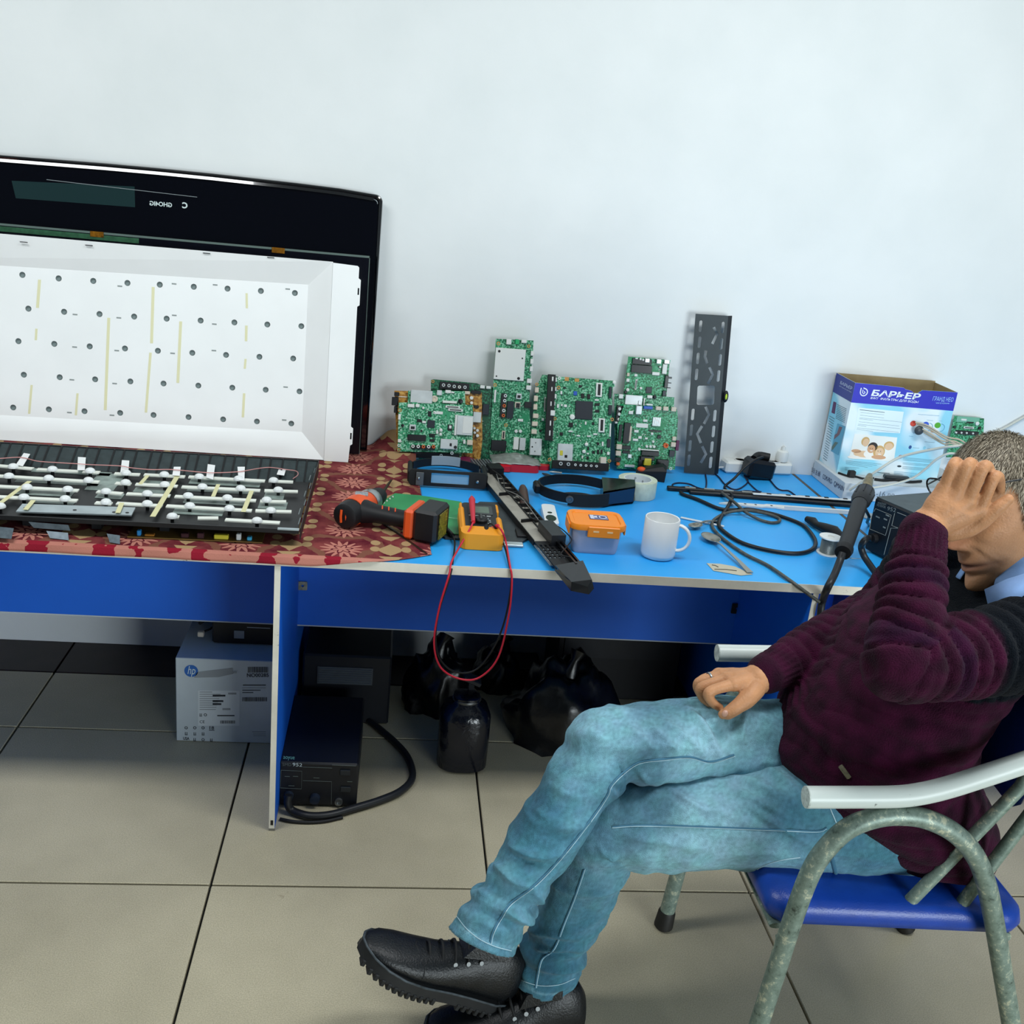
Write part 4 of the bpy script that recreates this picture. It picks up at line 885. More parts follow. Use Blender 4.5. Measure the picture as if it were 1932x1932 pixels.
path = [dk(854, 1010, .012), dk(858, 1025, .01), dk(855, 1055, .006), at_front(849, 1088, DF-.006), at_front(829, 1150, DF-.006), at_front(822, 1200, DF-.006), at_front(830, 1243, DF-.002), at_front(860, 1268, DF+.01), at_front(900, 1262, DF+.03), at_front(935, 1215, DF+.02), at_front(955, 1160, DF-.004), at_front(965, 1095, DF-.008), dk(960, 1064, .005), dk(950, 1026, .014), MM.w(*MM.uv(930, 990, .02), .02), MM.w(*MM.uv(918, 992, .014), .014)]
MB().tube(smooth_path([iv@q for q in path], 6), .0021, 8).obj('lead', BLK, pk, smooth=60)
MB().tube([iv@path[-1], iv@MM.w(*MM.uv(917, 1004, .006), .006)], [.0052, .0056], 12).obj('plug', BLK, pk, smooth=60)

# --- head-worn magnifiers
def band(c, rx, ry, rot, h, z0, tk=.003, a0=0, a1=360, n=48):
    R_ = Matrix.Rotation(rot, 3, 'Z'); rings = []
    for i in range(n+1):
        t_ = math.radians(a0+(a1-a0)*i/n); d = Vector((rx*math.cos(t_), ry*math.sin(t_), 0)); nn = Vector((math.cos(t_)/rx, math.sin(t_)/ry, 0)).normalized()
        d1 = R_ @ d; n1 = R_ @ nn
        rings.append([Vector(c)+d1+n1*tk/2+Vector((0, 0, z0)), Vector(c)+d1-n1*tk/2+Vector((0, 0, z0)), Vector(c)+d1-n1*tk/2+Vector((0, 0, z0+h)), Vector(c)+d1+n1*tk/2+Vector((0, 0, z0+h))])
    return rings
c = dk(842, 908); mg = thing('head_magnifier', 'black head-worn magnifier with long clear lens beside drill', 'magnifier', mw((c.x, c.y, ZT)))
MB().loft(band((0, .02, 0), .098, .082, 0, .022, .012, .004, 20, 160)).obj('headband', BLK, mg, smooth=40)
MB().loft(band((0, .02, 0), .094, .078, 0, .026, .016, .002, 65, 115)).obj('clear_strap', mat('clear_plastic', 'B8C4C8', .15, alpha=.55), mg, smooth=40)
fr_w, fr_h = .205, .042
yF = -.058
fp = plate_mesh('lens_frame', [rrect(-fr_w/2, 0, fr_w/2, fr_h, .008), rrect(-.044, .008, .056, fr_h-.007, .002)], .010)
o = link('lens_frame', fp, BLK, mg); o.rotation_euler = (math.radians(80), 0, 0); o.location = (0, yF, .004)
o2 = MB().box((.006, .0215, .004), (.104, .030, .002)).obj('lens', GLASS, mg); o2.rotation_euler = o.rotation_euler; o2.location = o.location
for sx in (-1, 1):
    MB().box((sx*.100, yF+.045, .026), (.012, .095, .034), bev=.004).obj('side_arm', BLK, mg)
    MB().lathe([(.004, 0), (.004, .002), (.0001, .003)], 10, (sx*.078, yF-.012, .026), R=Matrix.Rotation(math.pi/2, 3, 'X')).obj('screw', STEEL, mg)
MB().box((-.074, yF-.011, .024), (.020, .003, .036), bev=.001).obj('hinge_cover', mat('grey_plastic', '5C6064', .4), mg)
c = dk(1087, 938); mg2 = thing('head_magnifier', 'black head-worn magnifier with round headband behind orange-lidded container', 'magnifier', mw((c.x, c.y, ZT)))
MB().loft(band((0, 0, 0), .105, .088, .0, .026, .010, .004), closed=False, cap=False).obj('headband', BLK, mg2, smooth=40)
MB().loft(band((.0, 0, 0), .108, .091, .0, .034, .004, .005, 250, 330)).obj('brow_pad', mat('soft_black', '15171B', .7), mg2, smooth=40)
MB().lathe([(.010, 0), (.010, .004), (.006, .005), (.006, .003), (.0001, .003)], 16, (-.034, -.088, .022), R=Matrix.Rotation(math.pi/2, 3, 'X')).obj('adjust_knob', mat('knob_grey', '6A6E72', .3, .6), mg2, smooth=40)
MB().add([(.055, -.075, .004), (.150, -.030, .004), (.150, -.030, .050), (.055, -.075, .044), (.075, .055, .004), (.170, .020, .004), (.160, .025, .052), (.075, .055, .044)], [(0, 1, 5, 4), (3, 7, 6, 2), (1, 2, 6, 5), (0, 4, 7, 3), (4, 5, 6, 7)]).obj('visor', BLKG, mg2)
MB().add([(.058, -.077, .008), (.148, -.034, .008), (.148, -.034, .046), (.058, -.077, .040)], [(0, 1, 2, 3)]).obj('lens', mat('lens_blue', '1B2A48', .1, spec=.8), mg2)
MB().box((-.108, .0, .022), (.02, .045, .026), bev=.005).obj('rear_clamp', BLK, mg2)
MB().tube(smooth_path([(-.06, -.03, .006), (-.03, .01, .006), (.02, .015, .006), (.06, -.01, .006)], 5), .0025, 6).obj('strap', BLK, mg2, smooth=60)

# --- long plastic trim strip
A, B = dk(904, 868, .022), dk(1072, 1066, .022)
TS = Frame((A.x, A.y, A.z), B-A, Vector((0, 0, 1)).cross(B-A))
LT = TS.uv(1118, 1108)[0]
st = thing('trim_strip', 'long grey and black ribbed plastic trim strip overhanging front of desk', 'trim', TS.mat())
GB = mat('grey_beige_plastic', '9A968C', .5, var=.15, vscale=30)
hw = .030
def ts(name, x0, x1, y0, y1, z0, z1, m_): return MB().box(((x0+x1)/2, (y0+y1)/2, (z0+z1)/2), (x1-x0, y1-y0, z1-z0)).obj(name, m_, st)
e0, e1 = .13, LT-.27
ts('base', e0-.02, e1, -hw, hw*.2, -.006, -.003, GB); ts('inner_floor', e0, e1, hw*.2, hw, -.010, -.007, GB)
ts('left_lip', e0-.02, e1, -hw-.002, -hw, -.014, .0, BLK); ts('right_wall', e0, e1+.05, hw, hw+.003, -.014, .003, BLK); ts('middle_rib', e0, e1, hw*.15, hw*.25, -.010, .0, BLK)
n = 13
for i in range(n):
    x = e0+.01+(e1-e0-.02)*i/(n-1)
    if i % 5 == 4: MB().box((x, 0, -.001), (.004, hw*1.7, .012), R=rotz(.25)).obj('cross_rib', BLK, st)
    else: ts('cross_rib', x, x+.003, hw*.2, hw, -.010, .002, BLK)
ts('comb_base', -.01, e0, -hw, hw, -.012, -.006, BLK)
for i in range(7): ts('comb_bar', .0, e0-.03, -hw+.004+i*.0085, -hw+.0075+i*.0085, -.006, .004, mat('comb_grey', '5E6468', .4))
ts('comb_block', e0-.055, e0-.005, .0, hw+.008, -.010, .014, BLK)
slots = []
for i in range(5):
    for j in range(4):
        x0 = .022+i*.017; y0 = -hw*.85+j*.011; slots.append([(x0, y0), (x0+.013, y0), (x0+.013, y0+.006), (x0, y0+.006)])
gp = plate_mesh('speaker_grille', [[(0, -hw), (.16, -hw), (.16, hw), (0, hw)]]+slots, .003); o = link('speaker_grille', gp, BLK, st); o.location = (e1, 0, -.006)
ts('grille_backing', e1, e1+.12, -hw, hw, -.014, -.012, mat('backing_pale', '8C98A0', .5))
ts('speaker_block', e1-.07, e1+.03, hw*.0, hw*1.15, -.008, .022, mat('speaker_dark', '15181E', .4))
for k in (-.004, .006): ts('long_rib', e1+.02, e1+.16, hw*.55+k, hw*.7+k, -.003, .008, BLKG)
MB().add([(e1+.15, -hw, -.012), (LT-.02, -hw*.9, -.016), (LT, hw*.2, -.016), (LT-.02, hw*.8, -.012), (e1+.15, hw*1.1, -.010), (e1+.15, -hw, .000), (LT-.03, -hw*.8, .000), (LT-.012, hw*.2, -.004), (LT-.03, hw*.7, .004), (e1+.15, hw*1.1, .010)], [(4, 3, 2, 1, 0), (5, 6, 7, 8, 9), (0, 1, 6, 5), (1, 2, 7, 6), (2, 3, 8, 7), (3, 4, 9, 8), (4, 0, 5, 9)]).obj('end_cap', BLKG, st)
MB().tube(smooth_path([(.10, .0, .010), (.2, .012, .012), (.3, -.004, .006), (.42, .02, .014), (.5, .0, .008), (e1-.05, .035, .018), (e1+.02, .05, .012), (e1+.06, .03, .010), (e1+.10, .0, .004), (e1+.13, .01, .010)], 6), .0014, 6).obj('wire', mat('wire_dark', '1A1A1C', .5), st, smooth=60)
MB().tube(smooth_path([(.15, .01, .006), (.26, -.005, .004), (.36, .015, .012), (e1-.10, .01, .012)], 6), .0012, 6).obj('wire', mat('wire_grey', '7A7A78', .5), st, smooth=60)
# --- red flat case with grey bag
c = dk(976, 892); rc = thing('red_case', 'flat red plastic case covered with a crumpled grey bag near circuit boards', 'case', mw((c.x, c.y+.055, ZT), .03))
RP = mat('case_red', 'C8202E', .35)
MB().prism(rrect(-.062, -.052, .062, .05, .012), .0005, .022).obj('case_body', RP, rc)
MB().prism(rrect(.060, -.02, .098, .05, .012), .0005, .014).obj('case_wing', RP, rc); MB().prism(rrect(-.062, -.060, -.022, -.045, .006), .002, .018).obj('latch', RP, rc)
def bag(u, v):
    x, y = -.075+u*.14, -.052+v*.115; r_ = random.Random(int(u*97)*131+int(v*61))
    return Vector((x, y, .0235+.012*math.sin(u*3.1)*math.sin(v*3.1)+.004*mnoise.noise(Vector((x*60, y*60, 0)))))
MB().grid(bag, 22, 16).obj('grey_bag', mat('foil_grey', '8E948E', .35, .2, var=.25, vscale=60), rc, smooth=30).modifiers.new('t', 'SOLIDIFY').thickness = .001
c = dk(882, 880); MB().prism(rrect(-.020, -.022, .022, .03, .012), .0005, .02).obj('purple_case', mat('case_purple', '6A1440', .4), label='small purple plastic case beside top end of trim strip', cat='case').matrix_world = mw((c.x, c.y, ZT), .5)
# --- brown handled screwdriver, bits, white remote
c = dk(988, 955); A = dk(986, 918, .012); B = dk(990, 958, .012)
sd = thing('screwdriver', 'screwdriver with rounded brown handle beside trim strip', 'screwdriver', mw(B)); d = (A-B)
MB().tube([d*0, d*.06, d*.3, d*.8, d*.95, d*1.0], [.010, .0125, .0135, .0125, .009, .004], 16).obj('handle', mat('brown_grip', '4A342E', .45), sd, smooth=60)
MB().tube([d*-.35, d*0], [.003, .0035], 8).obj('shaft', STEEL, sd)
for (p0, p1, r_, nm, m_, lb) in (((1023, 893), (1050, 902), .0045, 'pen_tool', STEELD, 'small dark pen-shaped tool lying between red case and big circuit board'), ((1037, 890), (1060, 893), .0045, 'metal_bit', STEEL, 'small silver metal bit lying in front of big circuit board')):
    A, B = dk(*p0, r_), dk(*p1, r_); o = MB().tube([(0, 0, 0), (B-A)*.3, (B-A)], [r_*.4, r_, r_], 10).obj(nm, m_, smooth=50, label=lb, cat='tool'); o.location = A
A, B = dk(1032, 962, .0), dk(1041, 1000, .0); d = B-A; RF = Frame(A, d, Vector((0, 0, 1)).cross(d)); L_ = d.length
rm = thing('white_remote', 'small white remote with oval black window lying beside trim strip', 'remote', RF.mat())
MB().prism(rrect(0, -.017, L_, .017, .012), .0005, .016).obj('body', mat('remote_white', 'DDE0E2', .3), rm)
def oval(cx, cy, rx, ry, n=20): return [(cx+rx*math.cos(2*math.pi*i/n), cy+ry*math.sin(2*math.pi*i/n)) for i in range(n)]
MB().prism(oval(L_*.72, 0, .022, .013), .016, .0168).obj('window', BLKG, rm); MB().prism(oval(L_*.45, 0, .006, .006), .016, .0168).obj('button', BLKG, rm)

# --- food container
c0, c1 = dk(1076, 1044), dk(1166, 1049); cx = (c0+c1)/2
cn = thing('food_container', 'translucent plastic food container with orange clip lid and logo sticker', 'container', mw((cx.x+.003, cx.y+.046, ZT), -.03))
def ring(w, d, z, r): return [Vector((x, y, z)) for x, y in rrect(-w/2, -d/2, w/2, d/2, r, 6)]
MB().loft([ring(.100, .082, .0005, .014), ring(.104, .086, .004, .016), ring(.118, .098, .066, .018), ring(.115, .095, .066, .017), ring(.101, .083, .005, .015)]).obj('tub', mat('frosted_plastic', 'D2D0E2', .35, alpha=.62, spec=.4), cn, smooth=40)
MB().loft([ring(.092, .074, .006, .012), ring(.094, .076, .020, .014)]).obj('food', mat('food_beige', 'E2BFA8', .7, var=.15, vscale=40), cn, smooth=40)
OL = mat('lid_orange', 'F08A1A', .4)
MB().loft([ring(.128, .108, .060, .022), ring(.130, .110, .068, .023), ring(.126, .106, .0735, .022), ring(.108, .088, .0735, .016), ring(.104, .084, .0705, .015)]).obj('lid', OL, cn, smooth=35)
for (x, y, w, d) in ((.012, -.0555, .074, .004), (-.0655, -.01, .004, .06), (.0655, 0, .004, .06)):
    o = MB().box((x, y, .058), (w, d, .026), bev=.0018).obj('clip', OL, cn)
    if w > .05:
        for k in (-.018, .014): MB().box((x+k, y-.0021, .060), (.013, .0006, .004)).obj('clip_slot', mat('clip_pale', 'F2C890', .5), o)
o = MB().box((.008, .012, .0712), (.044, .030, .0008)).obj('sticker', mat('sticker_blue', '2A3370', .4), cn)
MB().box((.008, .012, .0714), (.040, .026, .0008)).obj('sticker_field', mat('sticker_white', 'C9CEE0', .4), cn)
MB().box((.012, .012, .0717), (.030, .022, .0008)).obj('sticker_print', mat('sticker_blue', '2A3370'), cn)
MB().lathe([(.010, 0), (.010, .0004), (.007, .0004), (.007, 0)], 18, (.018, .012, .0721), closed=True).obj('sticker_ring', mat('sticker_white', 'C9CEE0'), cn)
MB().box((.001, .012, .0722), (.008, .012, .0003)).obj('sticker_letter', mat('sticker_white', 'C9CEE0'), cn)

# --- mug
b0, b1 = dk(1208, 1049), dk(1276, 1056); mc = Vector(((b0.x+b1.x)/2, .316, ZT)); r_ = .0405
mg_ = thing('mug', 'plain white ceramic mug with round handle', 'mug', mw(mc))
CER = mat('ceramic_white', 'E8EBEC', .25, coat=.3)
MB().lathe([(.0001, .0006), (.034, .0006), (r_-.002, .003), (r_, .012), (r_, .094), (r_-.0012, .0955), (r_-.0036, .095), (r_-.004, .012), (r_-.008, .006), (.0001, .006)], 40).obj('cup', CER, mg_, smooth=50)
hd_ = Vector((.94, -.34, 0)).normalized(); hpnts = []
for i in range(15):
    t_ = math.radians(-88+176*i/14); hpnts.append(hd_*(r_-.002+.029*math.cos(t_)) + Vector((0, 0, .052-.003*0+.031*math.sin(t_))))
MB().tube(hpnts, .0052, 12, flat=(.8, 1.25)).obj('handle', CER, mg_, smooth=60)
# ================================================================== right half of the desk
def put_text(parent, F, text, p0, p1, p2, m_, h=.0, name='lettering', shear=0.0, bold=0.0):
    """lettering fitted between two baseline points and a cap-height point of the photo"""
    me = text_mesh(name, text, 1.0, .0, shear=shear, bold=bold)
    xs = [v.co.x for v in me.vertices]; ys = [v.co.y for v in me.vertices]
    a, b_, c_ = [Vector(F.uv(*q, h)) for q in (p0, p1, p2)]
    w = (b_-a).length; hh = abs((c_-a).y)
    ang = math.atan2((b_-a).y, (b_-a).x)
    T = Matrix.Translation((a.x, a.y, h+.0002)) @ Matrix.Rotation(ang, 4, 'Z') @ Matrix.Diagonal((w/(max(xs)-min(xs)), hh/(max(ys)-min(0, 0) if max(ys) > 0 else 1), 1, 1)) @ Matrix.Translation((-min(xs), 0, 0))
    me.transform(T)
    return link(name, me, m_, parent)
def flat(parent, F, name, pts, m_, h=.0002, th=.0002):
    P = [F.uv(*q, h) for q in pts]
    a = sum(P[i][0]*P[(i+1) % len(P)][1]-P[(i+1) % len(P)][0]*P[i][1] for i in range(len(P)))
    if a < 0: P = P[::-1]
    return MB().prism(P, h, h+th).obj(name, m_, parent)
# --- wall bracket
S5 = 6.036
def c5(x, y): return (1290+x/S5, 580+y/S5)
BRF = Frame(dk(*c5(0, 1885), .002), dk(*c5(345, 1908), .002)-dk(*c5(0, 1885), .002), (0, .03, .36))
br = thing('wall_bracket', 'tall dark grey slotted metal television wall bracket leaning on wall', 'bracket', BRF.mat())
out = [BRF.uv(*c5(*q)) for q in ((0, 1885), (345, 1905), (505, 95), (135, 72))]; out = [(x, max(y, .0015)) for x, y in out]
hl = []
def chain(pts, w):
    P = [Vector(q) for q in pts]; L_ = []; R_ = []
    for i, q in enumerate(P):
        d = (P[min(i+1, len(P)-1)]-P[max(i-1, 0)]).normalized(); n = Vector((-d.y, d.x)); L_.append(q+n*w/2); R_.append(q-n*w/2)
    return [tuple(q) for q in L_+R_[::-1]]
for (x, y) in ((193, 213), (182, 395), (163, 580), (147, 762), (105, 1218), (88, 1397), (73, 1575), (60, 1740), (447, 230), (430, 415), (415, 598), (397, 780), (355, 1232), (340, 1412), (322, 1590), (308, 1765)):
    P = [(x-6+12*0+dx-(dy)*.09, y+dy) for dx, dy in rrect(-15, -66, 21, 66, 17)]; hl.append([BRF.uv(*c5(*q)) for q in P])
hl.append([BRF.uv(*c5(250+dx-dy*.05, 1000+dy)) for dx, dy in rrect(-100, -110, 100, 110, 24)])
for pts in ([(340, 225), (378, 305), (325, 415)], [(252, 490), (240, 560), (268, 640)], [(292, 680), (330, 765), (275, 870)], [(248, 1130), (287, 1220), (230, 1325)], [(208, 1350), (153, 1440), (195, 1545)], [(208, 1580), (252, 1670), (193, 1770)]):
    hl.append([BRF.uv(*c5(*q)) for q in chain(pts, 34)])
def ccw(P):
    a = sum(P[i][0]*P[(i+1) % len(P)][1]-P[(i+1) % len(P)][0]*P[i][1] for i in range(len(P))); return P if a > 0 else P[::-1]
GRYM = mat('powder_grey', '2B3438', .5, .2, var=.12, vscale=20)
link('slotted_plate', plate_mesh('slotted_plate', [ccw(out)]+[ccw(q)[::-1] for q in hl], .0022), GRYM, br)
a, b_, c_, d_ = [BRF.uv(*c5(*q)) for q in ((345, 1905), (400, 1905), (560, 98), (505, 95))]
MB().add([(a[0], max(a[1], .002), .0), (b_[0], max(b_[1], .002), -.014), (c_[0], c_[1], -.014), (d_[0], d_[1], 0), (a[0], max(a[1], .002), .0022), (b_[0]+.002, max(b_[1], .002), -.013), (c_[0]+.002, c_[1], -.013), (d_[0], d_[1], .0022)], [(3, 2, 1, 0), (4, 5, 6, 7), (0, 1, 5, 4), (1, 2, 6, 5), (2, 3, 7, 6)]).obj('side_flange', mat('powder_dark', '10151C', .5, .2), br)
q = BRF.uv(*c5(478, 1015), -.004)
MB().ell((q[0], q[1], -.004), (.008, .018, .006)).obj('level_housing', mat('powder_dark', '10151C'), br, smooth=60); MB().ell((q[0], q[1], .0005), (.0035, .009, .003)).obj('level_vial', mat('vial_green', 'B4D040', .15), br, smooth=60)
# --- power strip with plug and adapter
A, B = dk(1369, 894), dk(1494, 898)
PS = Frame(A, B-A, Vector((0, 0, 1)).cross(B-A)); Lp = (B-A).length
ps = thing('power_strip', 'white power strip lying against wall behind black adapter', 'power strip', PS.mat())
PW = mat('plastic_white', 'DCDFDC', .35)
MB().box((Lp/2, .026, .019), (Lp, .050, .037), bev=.006).obj('body', PW, ps)
for x in (.05, .10, .15): MB().lathe([(.021, 0), (.021, .003), (.018, .003), (.017, -.006), (.0001, -.006)], 22, (Lp*x/.2, .026, .0375)).obj('socket', PW, ps, smooth=40)
MB().tube(smooth_path([(0, .02, .015), (-.02, .02, .012), (-.04, .0, .006), (-.05, .02, .004)], 5), .003, 8).obj('cord', mat('cord_white', 'C9CCCC', .5), ps, smooth=60)
wp_ = thing('white_plug', 'round white plug pushed into right end of power strip', 'plug', Matrix.Translation(PS.w(Lp*.86, .026, .040)))
MB().lathe([(.019, 0), (.019, .022), (.016, .030), (.007, .034), (.006, .045), (.0001, .045)], 20).obj('plug_body', PW, wp_, smooth=40)
MB().tube(smooth_path([(0, 0, .044), (.0, .012, .05), (.03, .015, .03), (.06, .014, -.02)], 5), .003, 8).obj('cord', mat('cord_white', 'C9CCCC'), wp_, smooth=60)
c = dk(1432, 906); ad = thing('power_adapter', 'black power adapter brick lying in front of white power strip', 'adapter', mw((c.x, c.y+.022, ZT), .15))
MB().box((0, 0, .031), (.088, .060, .058), R=Matrix.Rotation(.12, 3, 'Y'), bev=.009).obj('body', mat('adapter_black', '0D0F16', .35), ad)
MB().tube(smooth_path([(-.02, .0, .060), (.0, .01, .068), (.03, .0, .066)], 4), .012, 10).obj('plug', BLK, ad, smooth=60)
CBK = mat('cable_black', '0C0D12', .45); CNV = mat('cable_navy', '121636', .45)
def cable(name, label, pts, r, m_, hs=None, n=8):
    P = [dk(u, v, (hs[i] if hs else r+.0006)) if not isinstance(u, Vector) else u for i, (u, v) in enumerate(pts)]
    o0 = P[0].copy(); o = MB().tube(smooth_path([q-o0 for q in P], 7), r, n).obj(name, m_, smooth=60, label=label, cat='cable'); o.location = o0
    return o
cable('power_cable', 'black cord running from adapter plug down to bundle of bars', [(1440, 862), (1425, 868), (1405, 882), (1385, 903), (1368, 917), (1370, 924), (1382, 934)], .0036, CBK, [.085, .08, .06, .03, .006, .004, .012])
cable('adapter_cord', 'thin dark cord zigzagging right of adapter toward white bars', [(1443, 897), (1452, 905), (1465, 920), (1475, 925), (1488, 926), (1500, 934)], .0022, CNV)
cable('adapter_cord', 'thin dark cord from under slotted bracket to adapter in one wavy bend', [(1328, 890), (1342, 890), (1356, 900), (1366, 912), (1380, 922), (1395, 922), (1411, 909), (1404, 897)], .0022, CNV)
cable('thin_cord', 'thin dark cord curling at left tip of black bar bundle', [(1331, 895), (1333, 910), (1330, 922), (1316, 920), (1300, 913), (1280, 911), (1269, 914), (1272, 919), (1285, 919), (1300, 918)], .0022, CNV)
cable('thin_cord', 'thin dark cord crossing behind adapter to its right end plug', [(1404, 898), (1414, 912), (1428, 925), (1436, 928), (1420, 927), (1405, 926), (1385, 929)], .0020, CNV)
cable('thick_cable', 'thick black cable forming one large oval loop in middle of desk', [(1284, 929), (1290, 933), (1318, 943), (1355, 959), (1380, 962), (1411, 961), (1442, 966), (1473, 974), (1512, 989), (1530, 1006), (1539, 1025), (1528, 1039), (1498, 1044), (1449, 1038), (1400, 1024), (1366, 1003), (1356, 989), (1364, 970), (1374, 955), (1381, 940)], .0052, CBK)
cable('grey_cable', 'worn grey cable looping over black cable and hanging over front edge', [(1362, 930), (1386, 948), (1405, 965), (1430, 979), (1454, 986), (1470, 984), (1468, 977), (1444, 969), (1405, 963), (1371, 968), (1347, 981), (1345, 996), (1366, 1018), (1405, 1045), (1449, 1067), (1490, 1095), (at_y(1520, 1117, DF-.008), 0), (at_y(1546, 1136, DF-.012), 0)], .0042, mat('cable_grey', '4E504C', .5, var=.5, vscale=60), [.012, .014, .014, .006, .005, .005, .005, .008, .016, .008, .005, .005, .005, .005, .005, .0045, 0, 0])
# --- bars
def bar(name, label, p0, p1, w, h, m_, h0=.0, m2=None):
    A, B = dk(*p0, h0), dk(*p1, h0); F = Frame(A, B-A, Vector((0, 0, 1)).cross(B-A)); L_ = (B-A).length
    t = thing(name, label, 'bar', F.mat(), 'light bars lying on the desk')
    MB().box((L_/2, 0, h/2+.0005), (L_, w, h), bev=min(.002, h*.3)).obj('bar_body', m_, t)
    return t, L_, F
BWH = mat('bar_white', 'D6DBDB', .35); BDK = mat('bar_black', '0E0F14', .4, var=.3, vscale=60)
t, L_, F = bar('light_bar', 'black narrow bar with blunt left tip, rearmost of the bars', (1258, 925), (1612, 952), .016, .012, BDK)
for k in range(9): MB().box((L_*(.12+.1*k), 0, .0135), (.03, .006, .002)).obj('light_chip', mat('chip_pale', '9AA09C', .4), t)
t, L_, F = bar('light_bar', 'slim black bar lying just in front of rearmost bar', (1300, 932), (1618, 958), .014, .010, BDK)
t, L_, F = bar('light_bar', 'white flat bar lying on top of black bars beside station', (1420, 933), (1620, 946), .010, .004, BWH, .013)
for k in range(5): MB().box((L_*(.15+.18*k), 0, .0055), (.012, .006, .002)).obj('light_chip', BDK, t)
A, B = dk(1355, 950), dk(1610, 968); F = Frame(A, B-A, Vector((0, 0, 1)).cross(B-A)); L_ = (B-A).length
t = thing('metal_rail', 'white painted notched metal rail lying in front of black bars', 'rail', F.mat())
MB().prism([(0, -.006), (.02, -.010), (.06, -.010), (.08, -.016), (.12, -.016), (.135, -.010), (.16, -.010), (.18, -.018), (L_, -.018), (L_, .012), (.14, .012), (.13, .006), (.03, .006)], .0006, .005).obj('rail_plate', BWH, t)
MB().box((L_*.72, -.016, .007), (L_*.5, .003, .008)).obj('rail_lip', BWH, t)
for x in (.075, .105, .15): MB().lathe([(.0035, 0), (.0035, .0006)], 10, (x, -.002, .005)).obj('rivet', BLK, t)
# --- tape roll
c = dk(1207, 946); tc_ = Vector((c.x, c.y+.052, ZT)); tp = thing('tape_roll', 'thick roll of clear packing tape standing flat behind mug', 'tape', mw(tc_))
MB().lathe([(.0385, .0006), (.053, .0006), (.0535, .002), (.0535, .047), (.053, .0485), (.0385, .0485)], 40, closed=True).obj('tape', mat('clear_tape', 'C9D2BE', .3, var=.1, vscale=80), tp, smooth=40)
MB().lathe([(.0362, .0006), (.0385, .0006), (.0385, .0488), (.0362, .0488)], 40, closed=True).obj('core', mat('core_white', 'DCE2E0', .6), tp, smooth=40)
for a_, z in ((1.0, .030), (1.6, .036), (2.2, .030), (1.3, .016), (1.9, .014)):
    o = link('core_print', text_mesh('core_print', 'par', .011, .0002), mat('print_dark', '2A3038', .5), tp)
    o.location = (.0358*math.cos(a_), .0358*math.sin(a_), z); o.rotation_euler = (math.pi/2, 0, a_-math.pi/2)
# --- black clip tool with orange knob
c = dk(1232, 908); kt = thing('glue_gun', 'black plastic tool with small orange knob behind tape roll', 'tool', mw((c.x, c.y+.03, ZT), -.25))
MB().loft([[(-.045, -.02, .001), (.04, -.03, .001), (.04, .03, .001), (-.045, .02, .001)], [(-.045, -.018, .02), (.042, -.03, .034), (.042, .03, .034), (-.045, .018, .02)], [(-.03, -.01, .028), (.03, -.02, .044), (.03, .02, .044), (-.03, .01, .028)]]).obj('body', mat('tool_black', '121317', .5), kt)
MB().ell((-.03, -.012, .026), (.013, .010, .008)).obj('knob', ORG, kt, smooth=60)
# --- stick, spoons, card, screws
A, B = dk(1284, 977, .002), dk(1366, 994, .002); F = Frame(A, B-A, Vector((0, 0, 1)).cross(B-A))
o = MB().box(((B-A).length/2, 0, .001), ((B-A).length, .007, .004), bev=.001).obj('white_stick', BWH, label='thin white plastic stick lying behind mug handle', cat='stick'); o.matrix_world = F.mat()
def spoon(label, pb, ph, bl, bw, handle=True, back=False):
    A, B = dk(*pb), dk(*ph); F = Frame(A, B-A, Vector((0, 0, 1)).cross(B-A)); L_ = (B-A).length
    t = thing('spoon', label, 'spoon', F.mat()); sm = mat('spoon_steel', '9C9A92', .28, .85)
    def bowl(u, v):
        r = u; a_ = v*2*math.pi; x = bl*r*math.cos(a_); y = bw*r*math.sin(a_)
        return Vector((x, y, .002+.009*r*r))
    MB().grid(bowl, 8, 28).obj('bowl', sm, t, smooth=60).modifiers.new('t', 'SOLIDIFY').thickness = .0012
    if handle:
        MB().loft([[Vector((bl*.94, s*.0035, .010+z)) for s, z in ((-1, 0), (1, 0), (1, .0016), (-1, .0016))], [Vector((bl+.02, s*.003, .012+z)) for s, z in ((-1, 0), (1, 0), (1, .002), (-1, .002))], [Vector((L_*.7, s*.005, .008+z)) for s, z in ((-1, 0), (1, 0), (1, .0016), (-1, .0016))], [Vector((L_, s*.0075, .003+z)) for s, z in ((-1, 0), (1, 0), (1, .0014), (-1, .0014))]]).obj('handle', sm, t, smooth=40)
    return t
spoon('steel tablespoon with long handle lying right of mug', (1340, 1021), (1415, 1083), .033, .022)
t = spoon('small steel teaspoon bowl lying behind tablespoon', (1311, 998), (1352, 985), .024, .015)
cp = [dk(*q, .0006) for q in ((1333, 1063), (1358, 1064), (1386, 1069), (1420, 1084), (1398, 1086), (1346, 1077))]; c = dk(1370, 1074)
card = thing('paper_scrap', 'small pale card with dark marks lying under spoon handle', 'card', mw((c.x, c.y, ZT)))
MB().prism([(q.x-c.x, q.y-c.y) for q in cp][::-1], .0006, .0012).obj('sheet', mat('card_grey', 'B9B4A0', .6), card)
for a_, b_ in (((1343, 1066), (1355, 1070)), ((1348, 1074), (1390, 1077))):
    A, B = dk(*a_, .0014)-dk(1370, 1074), dk(*b_, .0014)-dk(1370, 1074); A.z = B.z = .0013; MB().tube([A, (A+B)/2+Vector((.002, .003, 0)), B], .0012, 6).obj('mark', BLK, card)
